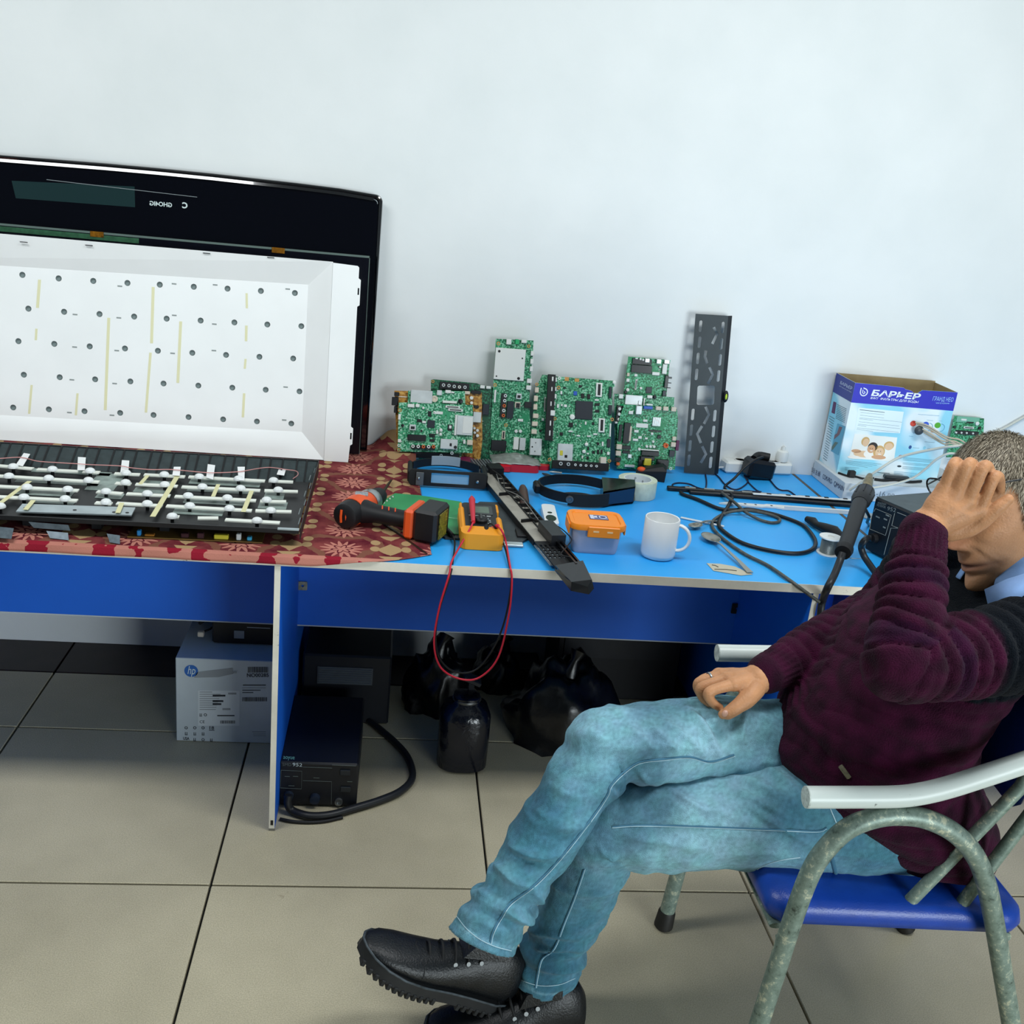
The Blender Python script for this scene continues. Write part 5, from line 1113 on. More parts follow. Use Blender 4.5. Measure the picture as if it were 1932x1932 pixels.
# --- solder spool
c = dk(1563, 1046); sp = thing('solder_spool', 'white spool of grey solder wire standing on desk beside black handle', 'spool', mw((c.x, c.y+.006, ZT)))
for z in (.0005, .042): MB().lathe([(.008, z), (.0275, z), (.0275, z+.003), (.008, z+.003)], 28, closed=True).obj('flange', PW, sp, smooth=40)
MB().lathe([(.008, .003), (.008, .0425)], 20).obj('hub', PW, sp, smooth=40)
pf = []
for i in range(15): pf += [(.0195, .004+i*.0025), (.0208, .00525+i*.0025)]
MB().lathe(pf+[(.0195, .0415)], 24).obj('wire_winding', mat('solder_grey', '7C8484', .35, .7), sp, smooth=30)
A = dk(1595, 1045, .002); MB().tube(smooth_path([q-Vector((c.x, c.y+.006, ZT)) for q in (dk(1572, 1040, .012), dk(1590, 1047, .004), dk(1606, 1053, .002), dk(1626, 1054, .002))], 5), .0008, 6).obj('loose_end', mat('solder_grey', '7C8484'), sp)
# --- black rubber handled tool
P = [dk(1522, 979, .012), dk(1534, 984, .013), dk(1540, 990, .012), dk(1556, 996, .016), dk(1574, 1003, .018), dk(1590, 1016, .014), dk(1600, 1024, .010)]
o = MB().tube([q-P[0] for q in P], [.008, .012, .0095, .013, .0155, .010, .006], 14).obj('tool_handle', BLK, smooth=60, label='black knobbly rubber tool handle lying behind solder spool', cat='tool'); o.location = P[0]
# --- rework station
z1 = ZT+.14
a0, a1 = at_z(1651, 938, z1), at_z(1718, 967, z1); fx = Vector((a1.x-a0.x, a1.y-a0.y, 0)).normalized()
ST = Frame((a0.x, a0.y, ZT+.004), fx, (0, 0, 1)); 
rs = thing('rework_station', 'black hot air rework station marked 952 standing on desk behind man', 'soldering station', ST.mat())
SW, SH, SD = .165, .136, .20
MB().box((SW/2, SH/2, -SD/2), (SW, SH, SD), bev=.004).obj('case', mat('station_black', '10131A', .45, var=.15, vscale=50), rs)
MB().box((SW/2, SH+.001, -SD/2), (SW*.98, .002, SD*.96)).obj('lid', mat('station_lid', '3E4A4C', .5, var=.2, vscale=40), rs)
PLN = mat('panel_line', '8E9694', .5)
def pline(pts, w=1.3):
    P = [ST.uv(*q, .0) for q in pts]
    MB().tube([(x, y, .0008) for x, y in P], .0007, 5).obj('panel_line', PLN, rs)
def c3(x, y): return (1500+x/6.9, 890+y/6.9)
put_text(rs, ST, '952', c3(1200, 500), c3(1310, 528), c3(1207, 450), PLN, .0008, shear=.1)
put_text(rs, ST, 'SMD REWORK', c3(1062, 445), c3(1180, 478), c3(1068, 415), PLN, .0008)
put_text(rs, ST, 'station', c3(1075, 412), c3(1185, 438), c3(1082, 385), PLN, .0008)
pline([c3(1030, 520), c3(1050, 480), c3(1255, 565), c3(1180, 830), c3(975, 745), c3(1000, 570)])
pline([c3(1300, 540), c3(1262, 700), c3(1340, 730)]); pline([c3(1340, 735), c3(1250, 735), c3(1160, 1080)]); pline([c3(1335, 530), c3(1450, 575)])
for q, w in ((c3(1210, 570), .012), (c3(1180, 620), .010), (c3(1165, 725), .008), (c3(1080, 590), .012)):
    x, y = ST.uv(*q, 0); MB().box((x, y, .001), (w, .003, .001)).obj('panel_print', PLN, rs)
x, y = ST.uv(*c3(1000, 870), .01); MB().lathe([(.013, 0), (.012, .012), (.0001, .013)], 18, (x, y, 0)).obj('knob', BLK, rs, smooth=40)
for x in (.02, SW-.02):
    for z in (-.02, -SD+.02): MB().lathe([(.009, -.004), (.009, .001)], 12, (x, 0, z), R=Matrix.Rotation(-math.pi/2, 3, 'X')).obj('foot', BLK, rs)
x, y = ST.uv(*c3(1000, 870), .012)
hs = [ST.w(x, y, .012), ST.w(x-.004, y, .024), at_z(*c3(900, 900), ZT+.075), at_z(*c3(862, 980), ZT+.055), at_z(*c3(900, 1100), ZT+.035), at_z(*c3(980, 1220), ZT+.022), at_z(*c3(1050, 1320), ZT+.014), at_z(*c3(1110, 1400), ZT+.012), at_z(*c3(1200, 1500), ZT+.012)]
iv = ST.mat().inverted(); MB().tube(smooth_path([iv @ q for q in hs], 6), .0078, 10).obj('hose', mat('hose_black', '181A1E', .45), rs, smooth=60)
# --- hot air handle standing in a cradle
def hz(u, v, z): return at_z(u, v, z)
Q = [hz(1641, 897, ZT+.165), hz(1634, 925, ZT+.148), hz(1622, 950, ZT+.135), hz(1606, 1000, ZT+.105), hz(1594, 1034, ZT+.085), hz(1590, 1043, ZT+.08)]
o0 = hz(1600, 1020, ZT); hg = thing('hot_air_gun', 'hot air gun with black grip and metal nozzle held upright beside station', 'hot air gun', mw((o0.x, o0.y, ZT)))
iv = Matrix.Translation((-o0.x, -o0.y, -ZT)); Q = [iv @ q for q in Q]
GR = mat('grip_black', '1A1C20', .5)
MB().tube([Q[0], Q[0].lerp(Q[1], .4), Q[1]], [.007, .012, .0135], 16).obj('nozzle', mat('nozzle_metal', '8C7E58', .35, .8, var=.4, vscale=80), hg, smooth=40)
MB().tube([Q[1], Q[1].lerp(Q[2], .15), Q[1].lerp(Q[2], .8), Q[2]], [.014, .0235, .0235, .019], 18).obj('collar', GR, hg, smooth=40)
for k in range(8):
    a_ = k*math.pi/4; d = (Q[2]-Q[1]).normalized(); n = d.cross(Vector((0, 0, 1))).normalized(); b_ = d.cross(n); off = (n*math.cos(a_)+b_*math.sin(a_))*.0235
    MB().tube([Q[1].lerp(Q[2], .2)+off, Q[1].lerp(Q[2], .7)+off], .0016, 6).obj('vent_rib', BLK, hg)
MB().tube([Q[2], Q[2].lerp(Q[3], .1), Q[3], Q[4]], [.018, .0185, .0175, .0165], 18).obj('grip', GR, hg, smooth=40)
MB().tube([Q[4], Q[4].lerp(Q[5], .3), Q[5]], [.0195, .0205, .018], 18).obj('grip_end', BLK, hg, smooth=40)
hp_ = [Q[5], iv@hz(1584, 1060, ZT+.062), iv@hz(1574, 1085, ZT+.042), iv@hz(1562, 1108, ZT+.022), iv@at_y(1553, 1130, DF-.006), iv@at_y(1549, 1150, DF-.010), iv@at_y(1546, 1200, DF-.008)]
MB().tube(smooth_path(hp_, 6), .0085, 12).obj('hose', mat('hose_black', '181A1E'), hg, smooth=60)
MB().tube([iv@hz(1630, 955, ZT+.11), iv@hz(1640, 975, ZT+.08), iv@hz(1636, 985, ZT+.05), iv@hz(1640, 990, ZT+.0015)], .004, 8).obj('cradle', STEELD, hg)
o = MB().lathe([(.03, 0), (.03, .003), (.01, .005), (.0001, .005)], 20).obj('cradle_base', STEEL, hg, smooth=40); o.location = iv@hz(1640, 975, ZT+.0006)
# --- white mainboard carton
KX, KY0, KY1, KH = 1.632, .85, 1.082, .0515
kb = thing('flat_carton', 'flat white carton with dark printed characters under water filter box', 'carton', mw((KX, KY0, ZT)))
KW = mat('carton_white', 'C9CFD2', .6, var=.06, vscale=20)
MB().box((.21, (KY1-KY0)/2, KH/2+.0005), (.42, KY1-KY0, KH), bev=.001).obj('carton_body', KW, kb)
KF = Frame((KX-.0004, KY1, ZT), (0, -1, 0), (0, 0, 1)); KP = thing('tmp', '', '') ; bpy.data.objects.remove(KP)
def c1(x, y): return (1480+x/6.9, 830+y/6.9)
holder = bpy.data.objects.new('printed_side', None); COL.objects.link(holder); holder.parent = kb
INK = mat('carton_ink', '1E2A55', .6)
for (txt, p0, p1, p2) in (('显示主板', c1(330, 400), c1(465, 478), c1(345, 345)), ('COM-PRO-', c1(495, 500), c1(620, 580), c1(505, 440)), ('QMAIN', c1(640, 592), c1(770, 672), c1(650, 530))):
    me = text_mesh('printed_characters', txt, 1.0, 0); xs = [v.co.x for v in me.vertices]; ys = [v.co.y for v in me.vertices]
    a, b_, cc = [Vector(KF.uv(*q)) for q in (p0, p1, p2)]
    me.transform(Matrix.Translation((a.x, a.y, .0004)) @ Matrix.Rotation(math.atan2((b_-a).y, (b_-a).x), 4, 'Z') @ Matrix.Diagonal(((b_-a).length/max(.1, max(xs)-min(xs)), abs(cc.y-a.y)/max(.1, max(ys)), 1, 1)) @ Matrix.Translation((-min(xs), 0, 0)))
    me.transform(KF.mat()); me.transform(Matrix.Translation((-KX, -KY0, -ZT))); link('printed_characters', me, INK, kb)
bpy.data.objects.remove(holder)
KF2 = Frame((KX, KY0-.0004, ZT), (1, 0, 0), (0, 0, 1))
me = text_mesh('printed_number', '-16 no', .022, 0); o = link('printed_number', me, mat('print_grey', '7A8286', .6), kb); o.location = (.10, -.0006, .018); o.rotation_euler = (math.pi/2, 0, 0)
# --- water filter box
FBz = ZT+KH+.0008
bl = at_z(1578, 893, FBz); fxv = Vector((.313, -.004, 0)).normalized()
FB = Frame(bl, fxv, (0, 0, 1)); BW, BH, BD = .314, .274, .140
fb = thing('filter_box', 'open blue and white water filter carton lettered in Cyrillic standing by wall', 'carton', FB.mat())
def box_print():
    m = mat('carton_print', 'DCEFF6', .5); nt, b = nodes_of(m); L = nt.links
    tc = nt.nodes.new('ShaderNodeTexCoord'); n = nt.nodes.new('ShaderNodeTexNoise'); n.inputs['Scale'].default_value = 9; n.inputs['Detail'].default_value = 1; L.new(tc.outputs['Object'], n.inputs['Vector'])
    r = nt.nodes.new('ShaderNodeValToRGB'); e = r.color_ramp.elements; e[0].position = .42; e[0].color = (*lin('8FD4EA'), 1); e[1].position = .56; e[1].color = (*lin('E4F1F6'), 1); L.new(n.outputs['Fac'], r.inputs['Fac']); L.new(r.outputs['Color'], b.inputs['Base Color']); return m
PRT = box_print(); KRAFT = mat('kraft_board', '9C8A64', .8, var=.1, vscale=40)
def panel(name, pts, m_, nrm_in=True):
    return MB().add(pts, [tuple(range(len(pts)))]).obj(name, m_, fb)
tk = .0012
# front panel with a torn notch in the top edge
ft = [(0, 0), (BW, 0), (BW, BH-.004), (BW*.70, BH-.006), (BW*.655, BH-.006), (BW*.635, BH-.011), (BW*.60, BH-.020), (BW*.55, BH-.010), (BW*.49, BH-.007), (BW*.47, BH-.003), (BW*.30, BH-.001), (0, BH)]
link('front_panel', plate_mesh('front_panel', [ft], tk, -tk), PRT, fb)
link('front_lining', plate_mesh('front_lining', [[(x*.998+.0003, y*.9985) for x, y in ft]], .0004, -tk-.0006), KRAFT, fb)
MB().box((tk/2, BH/2, -BD/2), (tk, BH, BD-.0026)).obj('left_panel', PRT, fb); MB().box((tk+.0004, BH/2, -BD/2), (.0006, BH*.999, BD-.003)).obj('left_lining', KRAFT, fb)
MB().box((BW-tk/2, BH/2-.002, -BD/2), (tk, BH-.004, BD-.0026)).obj('right_panel', PRT, fb); MB().box((BW-tk-.0004, BH/2-.002, -BD/2), (.0006, BH*.985, BD-.003)).obj('right_lining', KRAFT, fb)
MB().box((BW/2, BH/2, -BD+tk/2), (BW, BH, tk)).obj('back_panel', KRAFT, fb); MB().box((BW/2, .001, -BD/2), (BW-.003, .001, BD-.003)).obj('bottom', KRAFT, fb)
def c2(x, y): return (1540+x/6.9, 690+y/6.9)
BLU = mat('print_blue', '1418B4', .45); WHT = mat('print_white2', 'E6EEF4', .5)
bt_ = [(x, y) for x, y in ft if y > .1]
bb = FB.uv(*c2(480, 480))[1]; bb2 = FB.uv(*c2(1805, 590))[1]
MB().prism([(0, bb), (BW, bb2)]+[(x, y-.0002) for x, y in ft[2:]], .0002, .0004).obj('header_band', BLU, fb)
H1 = .0005
put_text(fb, FB, 'БАРЬЕР', c2(712, 388), c2(1350, 442), c2(722, 308), WHT, H1, shear=.12, bold=.035)
put_text(fb, FB, 'BWT  ФИЛЬТРЫ ДЛЯ ВОДЫ', c2(705, 432), c2(1328, 487), c2(708, 402), WHT, H1, shear=.1, bold=.01)
put_text(fb, FB, 'ГРАНД НЕО', c2(1512, 455), c2(1778, 470), c2(1520, 398), mat('print_cyan', '9CC8F0', .5), H1, shear=.1)
put_text(fb, FB, 'фильтр-кувшин', c2(1540, 492), c2(1730, 498), c2(1540, 472), mat('print_cyan', '9CC8F0'), H1)
cl, ccy = FB.uv(*c2(620, 340)); dr = []
R0 = .0105
for i in range(25):
    t_ = math.radians(-230+i*(320/24)); dr.append((cl+R0*math.cos(t_), ccy-.001+R0*math.sin(t_), .0006))
MB().tube([(cl-.0105, ccy+.011, .0006), (cl-.0108, ccy-.001, .0006)]+[(cl+R0*math.cos(math.radians(180+i*12)), ccy-.001+R0*math.sin(math.radians(180+i*12)), .0006) for i in range(1, 23)]+[(cl-.004, ccy+.0115, .0006)], .0017, 6, flat=(.4, 1)).obj('drop_logo', WHT, fb)
MB().tube([(cl-.004, ccy+.006, .0006), (cl-.004, ccy-.002, .0006), (cl, ccy-.006, .0006), (cl+.004, ccy-.002, .0006), (cl, ccy+.002, .0006)], .0014, 6, flat=(.4, 1)).obj('drop_logo', WHT, fb)
TXL = mat('print_line', '5E7A88', .6); TXB = mat('print_line_blue', '6AA6C8', .6); PAN = mat('print_panel', 'E2F2F6', .5)
flat(fb, FB, 'text_panel', [c2(550, 545), c2(1140, 600), c2(1090, 880), c2(500, 850)], PAN)
def tline(x0, y0, x1, y1, m_=TXL, w=3.2):
    a, b_ = FB.uv(*c2(x0, y0)), FB.uv(*c2(x1, y1)); hh = w*.0001; MB().prism([(a[0], a[1]-hh), (b_[0], b_[1]-hh), (b_[0], b_[1]+hh), (a[0], a[1]+hh)], .0004, .0006).obj('text_line', m_, fb)
tline(565, 572, 890, 608, mat('print_line_dark', '2A3A44', .6), 7)
for x0, y0, x1, y1 in ((575, 608, 885, 638), (570, 642, 880, 680), (562, 676, 1115, 735), (560, 690, 740, 712), (555, 728, 1080, 785), (545, 760, 1090, 820), (540, 775, 650, 790), (530, 808, 1075, 868), (525, 826, 740, 855)): tline(x0, y0, x1, y1)
for k in range(4): tline(385, 1232+k*14, 850-k*60, 1282+k*14)
for k in range(3): tline(370, 1318+k*18, 560-k*40, 1332+k*18)
for k in range(3): tline(1130, 1195+k*16, 1540, 1228+k*16)
for k in range(2): tline(1125, 1262+k*16, 1480, 1290+k*16); 
for k in range(3): tline(1120, 1310+k*14, 1420, 1335+k*14)
for k in range(4): tline(1010, 1375+k*16, 1310, 1402+k*16, TXB, 5)
tline(760, 1385, 955, 1402, mat('print_line_dark', '2A3A44'), 6); tline(1325, 632, 1600, 652, TXB, 4); tline(1205, 915, 1260, 922, TXB, 4); tline(1410, 990, 1540, 1000, TXL, 4); tline(1440, 706, 1520, 716, TXB); tline(1600, 715, 1640, 720, TXB); tline(1255, 1068, 1340, 1072); tline(1440, 1076, 1525, 1082)
# jugs
def disc(x, y, rx, ry, m_, nm, h=.0006):
    a = FB.uv(*c2(x, y)); s = .00025
    MB().prism(oval(a[0], a[1], rx*s, ry*s, 22), h, h+.0002).obj(nm, m_, fb)
for x, y, cc in ((1262, 752, 'D0402E'), (1425, 765, '2F5CD0'), (1580, 775, '4CA81E')):
    disc(x, y, 38, 34, mat('jug_'+cc, cc, .4), 'printed_jug'); a = FB.uv(*c2(x+42, y+30))
    MB().tube([(a[0]+.011*math.cos(t_), a[1]+.011*math.sin(t_), .0006) for t_ in [i*.25-1.6 for i in range(14)]], .0007, 5).obj('printed_handle', TXB, fb)
disc(1520, 850, 32, 18, mat('print_peach', 'E0B890', .5), 'printed_spot'); disc(1222, 1060, 18, 22, mat('print_drop', '20508E', .5), 'printed_drop'); disc(1408, 1068, 16, 20, mat('print_drop2', '8CCCE0', .5), 'printed_drop')
a = FB.uv(*c2(1095, 1185)); MB().tube([(a[0]+.005*math.cos(t_), a[1]+.005*math.sin(t_), .0006) for t_ in [.4+i*.3 for i in range(18)]], .0007, 5).obj('printed_seal', mat('print_red', 'C05048', .5), fb)
disc(1080, 1308, 26, 12, mat('print_line_dark', '2A3A44'), 'printed_mark')
# printed photograph: pale ground, four generic smiling heads lying together
flat(fb, FB, 'photo_print', [c2(500, 885), c2(1055, 935), c2(1010, 1245), c2(425, 1205)], mat('photo_white', 'EEF0EA', .5), .0003)
SK = mat('photo_skin', 'E4C09A', .6); SK2 = mat('photo_skin2', 'D2A27A', .6); HD = mat('photo_hair_dark', '2E2824', .6); HB_ = mat('photo_hair_fair', 'CFA86A', .6); SH_ = mat('photo_shirt', 'F2EEE6', .6)
for (x, y, rx, ry, m_, h) in ((640, 985, 50, 55, HB_, .0006), (645, 1000, 40, 48, SK, .0007), (945, 1040, 62, 52, HB_, .0006), (945, 1052, 50, 44, SK, .0007), (620, 1150, 130, 40, SK, .0006), (520, 1110, 60, 22, SK2, .0006), (700, 1150, 80, 50, SH_, .0007), (735, 1055, 60, 55, HD, .0008), (715, 1082, 48, 50, SK2, .0009), (815, 1120, 72, 78, HB_, .0008), (822, 1128, 52, 58, SK, .0009), (810, 1190, 90, 25, SK2, .0010), (820, 1150, 22, 6, SH_, .0011), (715, 1105, 18, 5, SH_, .0011), (700, 1075, 5, 5, HD, .0011), (728, 1078, 5, 5, HD, .0011), (802, 1110, 5, 5, HD, .0011), (835, 1113, 5, 5, HD, .0011), (490, 1190, 80, 20, SH_, .0007)):
    disc(x, y, rx, ry, m_, 'photo_figure', h)
# left face print
FL = Frame(FB.w(-.0002, 0, -BD), -FB.Z*-1, (0, 0, 1)); FL = Frame(FB.w(-.0002, 0, -BD), FB.Z, (0, 0, 1))
LFm = FB.mat().inverted() @ FL.mat()
def lflat(name, pts, m_, h=.0002):
    P = ccw([FL.uv(*c2(*q), h) for q in pts]); me = MB().prism(P, h, h+.0002).mesh(name); me.transform(LFm); return link(name, me, m_, fb)
lb = FL.uv(*c2(470, 485))[1]
me = MB().prism([(0, lb), (BD, lb), (BD, BH), (0, BH)], .0002, .0004).mesh('side_band'); me.transform(LFm); link('side_band', me, mat('print_blue_side', '2C3A8C', .5), fb)
def ltext(t_, p0, p1, p2, m_):
    o = put_text(fb, FL, t_, p0, p1, p2, m_, .0005, shear=.1, bold=.02); o.data.transform(LFm)
ltext('БАРЬЕР', c2(310, 235), c2(465, 318), c2(318, 195), mat('print_pale', 'B4C0D8', .5)); ltext('BWT фильтры для воды', c2(300, 268), c2(460, 352), c2(302, 255), mat('print_pale', 'B4C0D8'))
lflat('seal_print', [(225, 465), (262, 480), (240, 628), (198, 610)], mat('print_plum', '5A2A5C', .5))
lflat('faucet_panel', [(275, 750), (380, 790), (290, 1165), (190, 1110)], mat('print_teal', '58A8C4', .5)); lflat('faucet_print', [(300, 790), (340, 800), (300, 900), (230, 960), (240, 900), (270, 880)], mat('print_maroon', '7A5A62', .5), .0005); lflat('faucet_print', [(245, 990), (285, 1000), (240, 1060), (205, 1105), (200, 1060)], mat('print_olive', '5E7468', .5), .0005)
for k in range(9): lflat('text_line', [(270-k*2, 500+k*22), (395-k*3, 560+k*22), (394-k*3, 567+k*22), (269-k*2, 507+k*22)], TXL)
for k in range(18): lflat('text_line', [(175-k*5, 650+k*32), (240-k*6, 690+k*32), (239-k*6, 698+k*32), (174-k*5, 658+k*32)], TXL)
# --- small circuit board leaning behind filter box
GF = Frame(at_y(1795, 832, 1.066), (1, 0, 0), (0, .02, .3)); 
def c8(x, y): return (1580+x/5.085, 780+y/5.085)
tH, fH, P = board('circuit_board', 'small vivid green circuit board standing by wall right of filter box', Frame((GF.O.x, 1.062, ZT+.002), (1, 0, 0), (0, .02, .3)), [c8(1120, 20), c8(1405, 48), c8(1395, 260), c8(1370, 420), c8(1040, 420)], PCB4)
comps(tH, fH, 'b/m 1250 60 250 60 2;c/w 1335 95 40 40 6;l/w 1255 135 110 22 4;b/k 1120 130 30 24 4;b/k 1360 140 30 30 4;b/k 1240 185 250 40 5;c/w 1130 180 20 20 8;c/w 1180 182 20 20 8;c/w 1230 184 20 20 8;c/w 1290 188 20 20 8;b/w 1210 60 60 20 3;b/k 1270 85 80 14 3', 5.085, 1580, 780)
# --- beige and white leads
BEI = mat('lead_beige', 'B9AE98', .55); LWH = mat('lead_white', 'C4C6BC', .5)
def lead(name, label, pts, r, m_):
    P = [q if isinstance(q, Vector) else at_y(*q) for q in pts]; o0 = P[0].copy()
    o = MB().tube(smooth_path([q-o0 for q in P], 7), r, 8).obj(name, m_, smooth=60, label=label, cat='cable'); o.location = o0; return o
KTZ = ZT+KH
lead('white_cable', 'pale cable rising in front of filter box toward man head', [(1603, 925, .84), (1625, 910, .82), (1660, 885, .80), (1700, 862, .79), (1760, 848, .74), (1800, 842, .70), (1850, 842, .68), (1885, 870, .70), Vector((1.99, .74, ZT+.03)), Vector((2.05, .76, ZT+.005)), Vector((2.2, .80, ZT+.005))], .0038, LWH)
lead('white_cable', 'pale cable lying lower across carton behind hot air nozzle', [(1640, 922, .82), (1680, 915, .83), (1720, 903, .83), (1745, 886, .82), (1770, 865, .80), (1800, 856, .78), (1840, 880, .78), Vector((1.99, .80, ZT+.03)), Vector((2.06, .83, ZT+.005)), Vector((2.2, .88, ZT+.005))], .0036, LWH)
lead('white_cable', 'straight pale cable running up to right edge above man head', [(1850, 935, 1.06), (1836, 880, 1.075), (1843, 834, 1.082), (1895, 808, 1.083), (1932, 787, 1.083), (2050, 722, 1.083), (2200, 640, 1.083)], .0042, LWH)
tb = thing('tied_leads', 'bunch of beige leads tied with grey clip in front of filter box', 'cable', Matrix.Translation(at_y(1735, 805, .925)))
iv = Matrix.Translation(-at_y(1735, 805, .925))
for pts in (((1730, 800), (1752, 808), (1780, 826), (1800, 836)), ((1734, 806), (1755, 818), (1778, 832), (1805, 834)), ((1738, 812), (1760, 826), (1782, 838), (1800, 838)), ((1727, 797), (1750, 803), (1785, 824), (1815, 832))):
    MB().tube(smooth_path([iv @ at_y(u, v, .925-.015*i) for i, (u, v) in enumerate(pts)]+[iv @ at_y(1840, 862, .87), iv @ Vector((1.985, .86, ZT+.06)), iv @ Vector((2.04, .84, ZT+.004))], 6), .0026, 7).obj('lead', BEI, tb, smooth=60)
MB().ell(iv @ at_y(1734, 812, .925), (.014, .008, .014)).obj('clip', mat('clip_grey', '3E4448', .4), tb, smooth=60)
# dark leads on the carton top
for pts, r_, lb in ((((1582, 892), (1600, 898), (1614, 899), (1630, 903), (1648, 902)), .003, 'thin black lead lying along front of filter box'), (((1650, 904), (1668, 906), (1690, 905), (1715, 909), (1738, 908)), .004, 'black lead with flat plug lying on carton behind hot air nozzle')):
    P = [at_z(u, v, KTZ+r_+.001) for u, v in pts]; o0 = P[0].copy(); o = MB().tube(smooth_path([q-o0 for q in P], 5), [r_]*(len(pts)*5-4), 8).obj('black_lead', BLK, smooth=60, label=lb, cat='cable'); o.location = o0
c = at_z(1605, 901, KTZ); o = MB().box((0, 0, .011), (.022, .016, .020), bev=.003).obj('black_plug', BLK, label='small black plug standing on carton at left of nozzle', cat='plug'); o.location = (c.x, c.y, KTZ+.001)
c = at_z(1690, 906, KTZ); o = MB().box((0, 0, .007), (.075, .022, .012), bev=.003).obj('flat_plug', mat('plug_slate', '20282E', .4), label='flat dark plug lying on carton in front of filter box', cat='plug'); o.location = (c.x, c.y, KTZ+.0012); o.rotation_euler = (0, 0, -.1)
# ================================================================== under the desk
HY = .5557
HPF = Frame((-.186, HY, .001), (1, 0, 0), (0, 0, 1))
hp = thing('printer_carton', 'grey white printer carton with blue round logo standing under desk', 'carton', HPF.mat())
MB().box((.137, .122, -.19), (.274, .244, .38), bev=.0015).obj('carton_body', mat('carton_grey', 'B4BEC4', .6, var=.08, vscale=10), hp)
def c6(x, y): return (x/2.3226, 1100+y/2.3226)
INKD = mat('ink_dark', '2A3038', .6); INKG = mat('ink_grey', '8A9094', .6); LGB = mat('logo_blue', '1E5CA8', .5)
a = HPF.uv(*c6(838, 385)); MB().lathe([(.0172, .0004), (.0172, .0008)], 32, (a[0], a[1], 0)).obj('logo_disc', LGB, hp)
put_text(hp, HPF, 'hp', c6(822, 398), c6(856, 400), c6(828, 364), mat('print_white', 'C7D6D6'), .001, shear=.25)
put_text(hp, HPF, 'NO00285', c6(1082, 412), c6(1178, 411), c6(1082, 396), INKD, .0008, bold=.02)
def rect(x0, y0, x1, y1, m_, nm='print_block', h=.0005):
    P = ccw([HPF.uv(*c6(*q)) for q in ((x0, y0), (x1, y0), (x1, y1), (x0, y1))]); MB().prism(P, h, h+.0002).obj(nm, m_, hp)
def barcode(x0, y0, x1, y1, seed):
    r = random.Random(seed); x = x0; mb = MB()
    while x < x1:
        w = r.choice((1.2, 2, 3.2)); P = ccw([HPF.uv(*c6(*q)) for q in ((x, y0), (min(x+w, x1), y0), (min(x+w, x1), y1), (x, y1))]); mb.prism(P, .0006, .0008); x += w+r.choice((1.5, 2.4))
    mb.obj('barcode', INKD, hp)
barcode(1086, 367, 1178, 392, 1); barcode(1062, 500, 1170, 518, 2); barcode(965, 602, 1032, 615, 3)
P = [c6(865, 390), c6(1020, 372), c6(1022, 398), c6(960, 412), c6(850, 415)]; flat(hp, HPF, 'scribble_patch', P, INKG, .0006)
put_text(hp, HPF, 'W', c6(1020, 397), c6(1040, 397), c6(1020, 384), INKG, .0008)
rect(868, 470, 1050, 625, mat('label_white', 'C6CED2', .6), 'label', .0003)
for k in range(9): rect(875, 476+k*9.5, 930+(k*37) % 40, 479+k*9.5, INKG)
for k, y in enumerate((493, 517, 530)): rect(932, y-4, 988-k*9, y+4, INKD)
rect(1000, 480, 1036, 488, INKG); rect(975, 548, 1010, 556, INKG); rect(952, 578, 1028, 583, INKD); rect(1065, 445, 1165, 449, INKD); rect(1060, 458, 1165, 460, INKG); rect(1062, 468, 1142, 471, INKD); rect(1062, 478, 1110, 481, INKD); rect(1105, 650, 1165, 653, INKG); rect(1110, 660, 1165, 662, INKG); rect(1110, 668, 1165, 670, INKG)
put_text(hp, HPF, 'CE', c6(875, 614), c6(897, 614), c6(875, 602), INKD, .0008)
put_text(hp, HPF, '18', c6(918, 640), c6(938, 641), c6(918, 627), INKD, .0008, bold=.02); rect(916, 643, 940, 646, INKD)
put_text(hp, HPF, 'USA', c6(803, 687), c6(830, 688), c6(803, 674), INKD, .0008, bold=.02)
for (x, y) in ((816, 634), (854, 634), (890, 634), (816, 659), (854, 660), (890, 660), (853, 685), (890, 686), (926, 687), (880, 577), (900, 577)):
    a = HPF.uv(*c6(x, y)); r_ = .0042
    if (x+y) % 3 < 2: MB().lathe([(r_, .0006), (r_, .0008), (r_*.6, .0008), (r_*.6, .0006)], 12, (a[0], a[1], 0), closed=True).obj('icon', INKD, hp)
    else: MB().box((a[0]-.002, a[1], .0007), (.0016, .008, .0002)).box((a[0]+.002, a[1], .0007), (.0016, .008, .0002)).box((a[0], a[1]-.004, .0007), (.007, .0014, .0002)).obj('icon', INKD, hp)
dv = thing('black_device', 'black electronic unit with loose cords lying on top of printer carton', 'electronics', mw((-.05, .74, .2465)))
MB().box((.035, 0, .035), (.19, .20, .066), bev=.004).obj('case', BLK, dv)
for (x, z, w) in ((.045, .052, .03), (.075, .052, .03)): MB().box((x, -.1005, z), (w, .001, .002)).obj('light_slot', mat('slot_pale', '9CA4A8', .4), dv)
MB().box((.01, -.101, .03), (.026, .002, .022)).obj('socket', INKG, dv)
MB().box((-.09, -.09, .022), (.016, .014, .014), bev=.002).obj('white_connector', CC, dv)
MB().tube(smooth_path([(-.09, -.085, .022), (-.06, -.06, .035), (-.07, .0, .06), (-.04, .05, .05)], 5), .003, 6).obj('cord', BLK, dv, smooth=60)
MB().tube(smooth_path([(-.11, .02, .004), (-.1, -.04, .03), (-.07, -.02, .05), (-.08, .03, .06)], 5), .005, 6).obj('cord', BLK, dv, smooth=60)
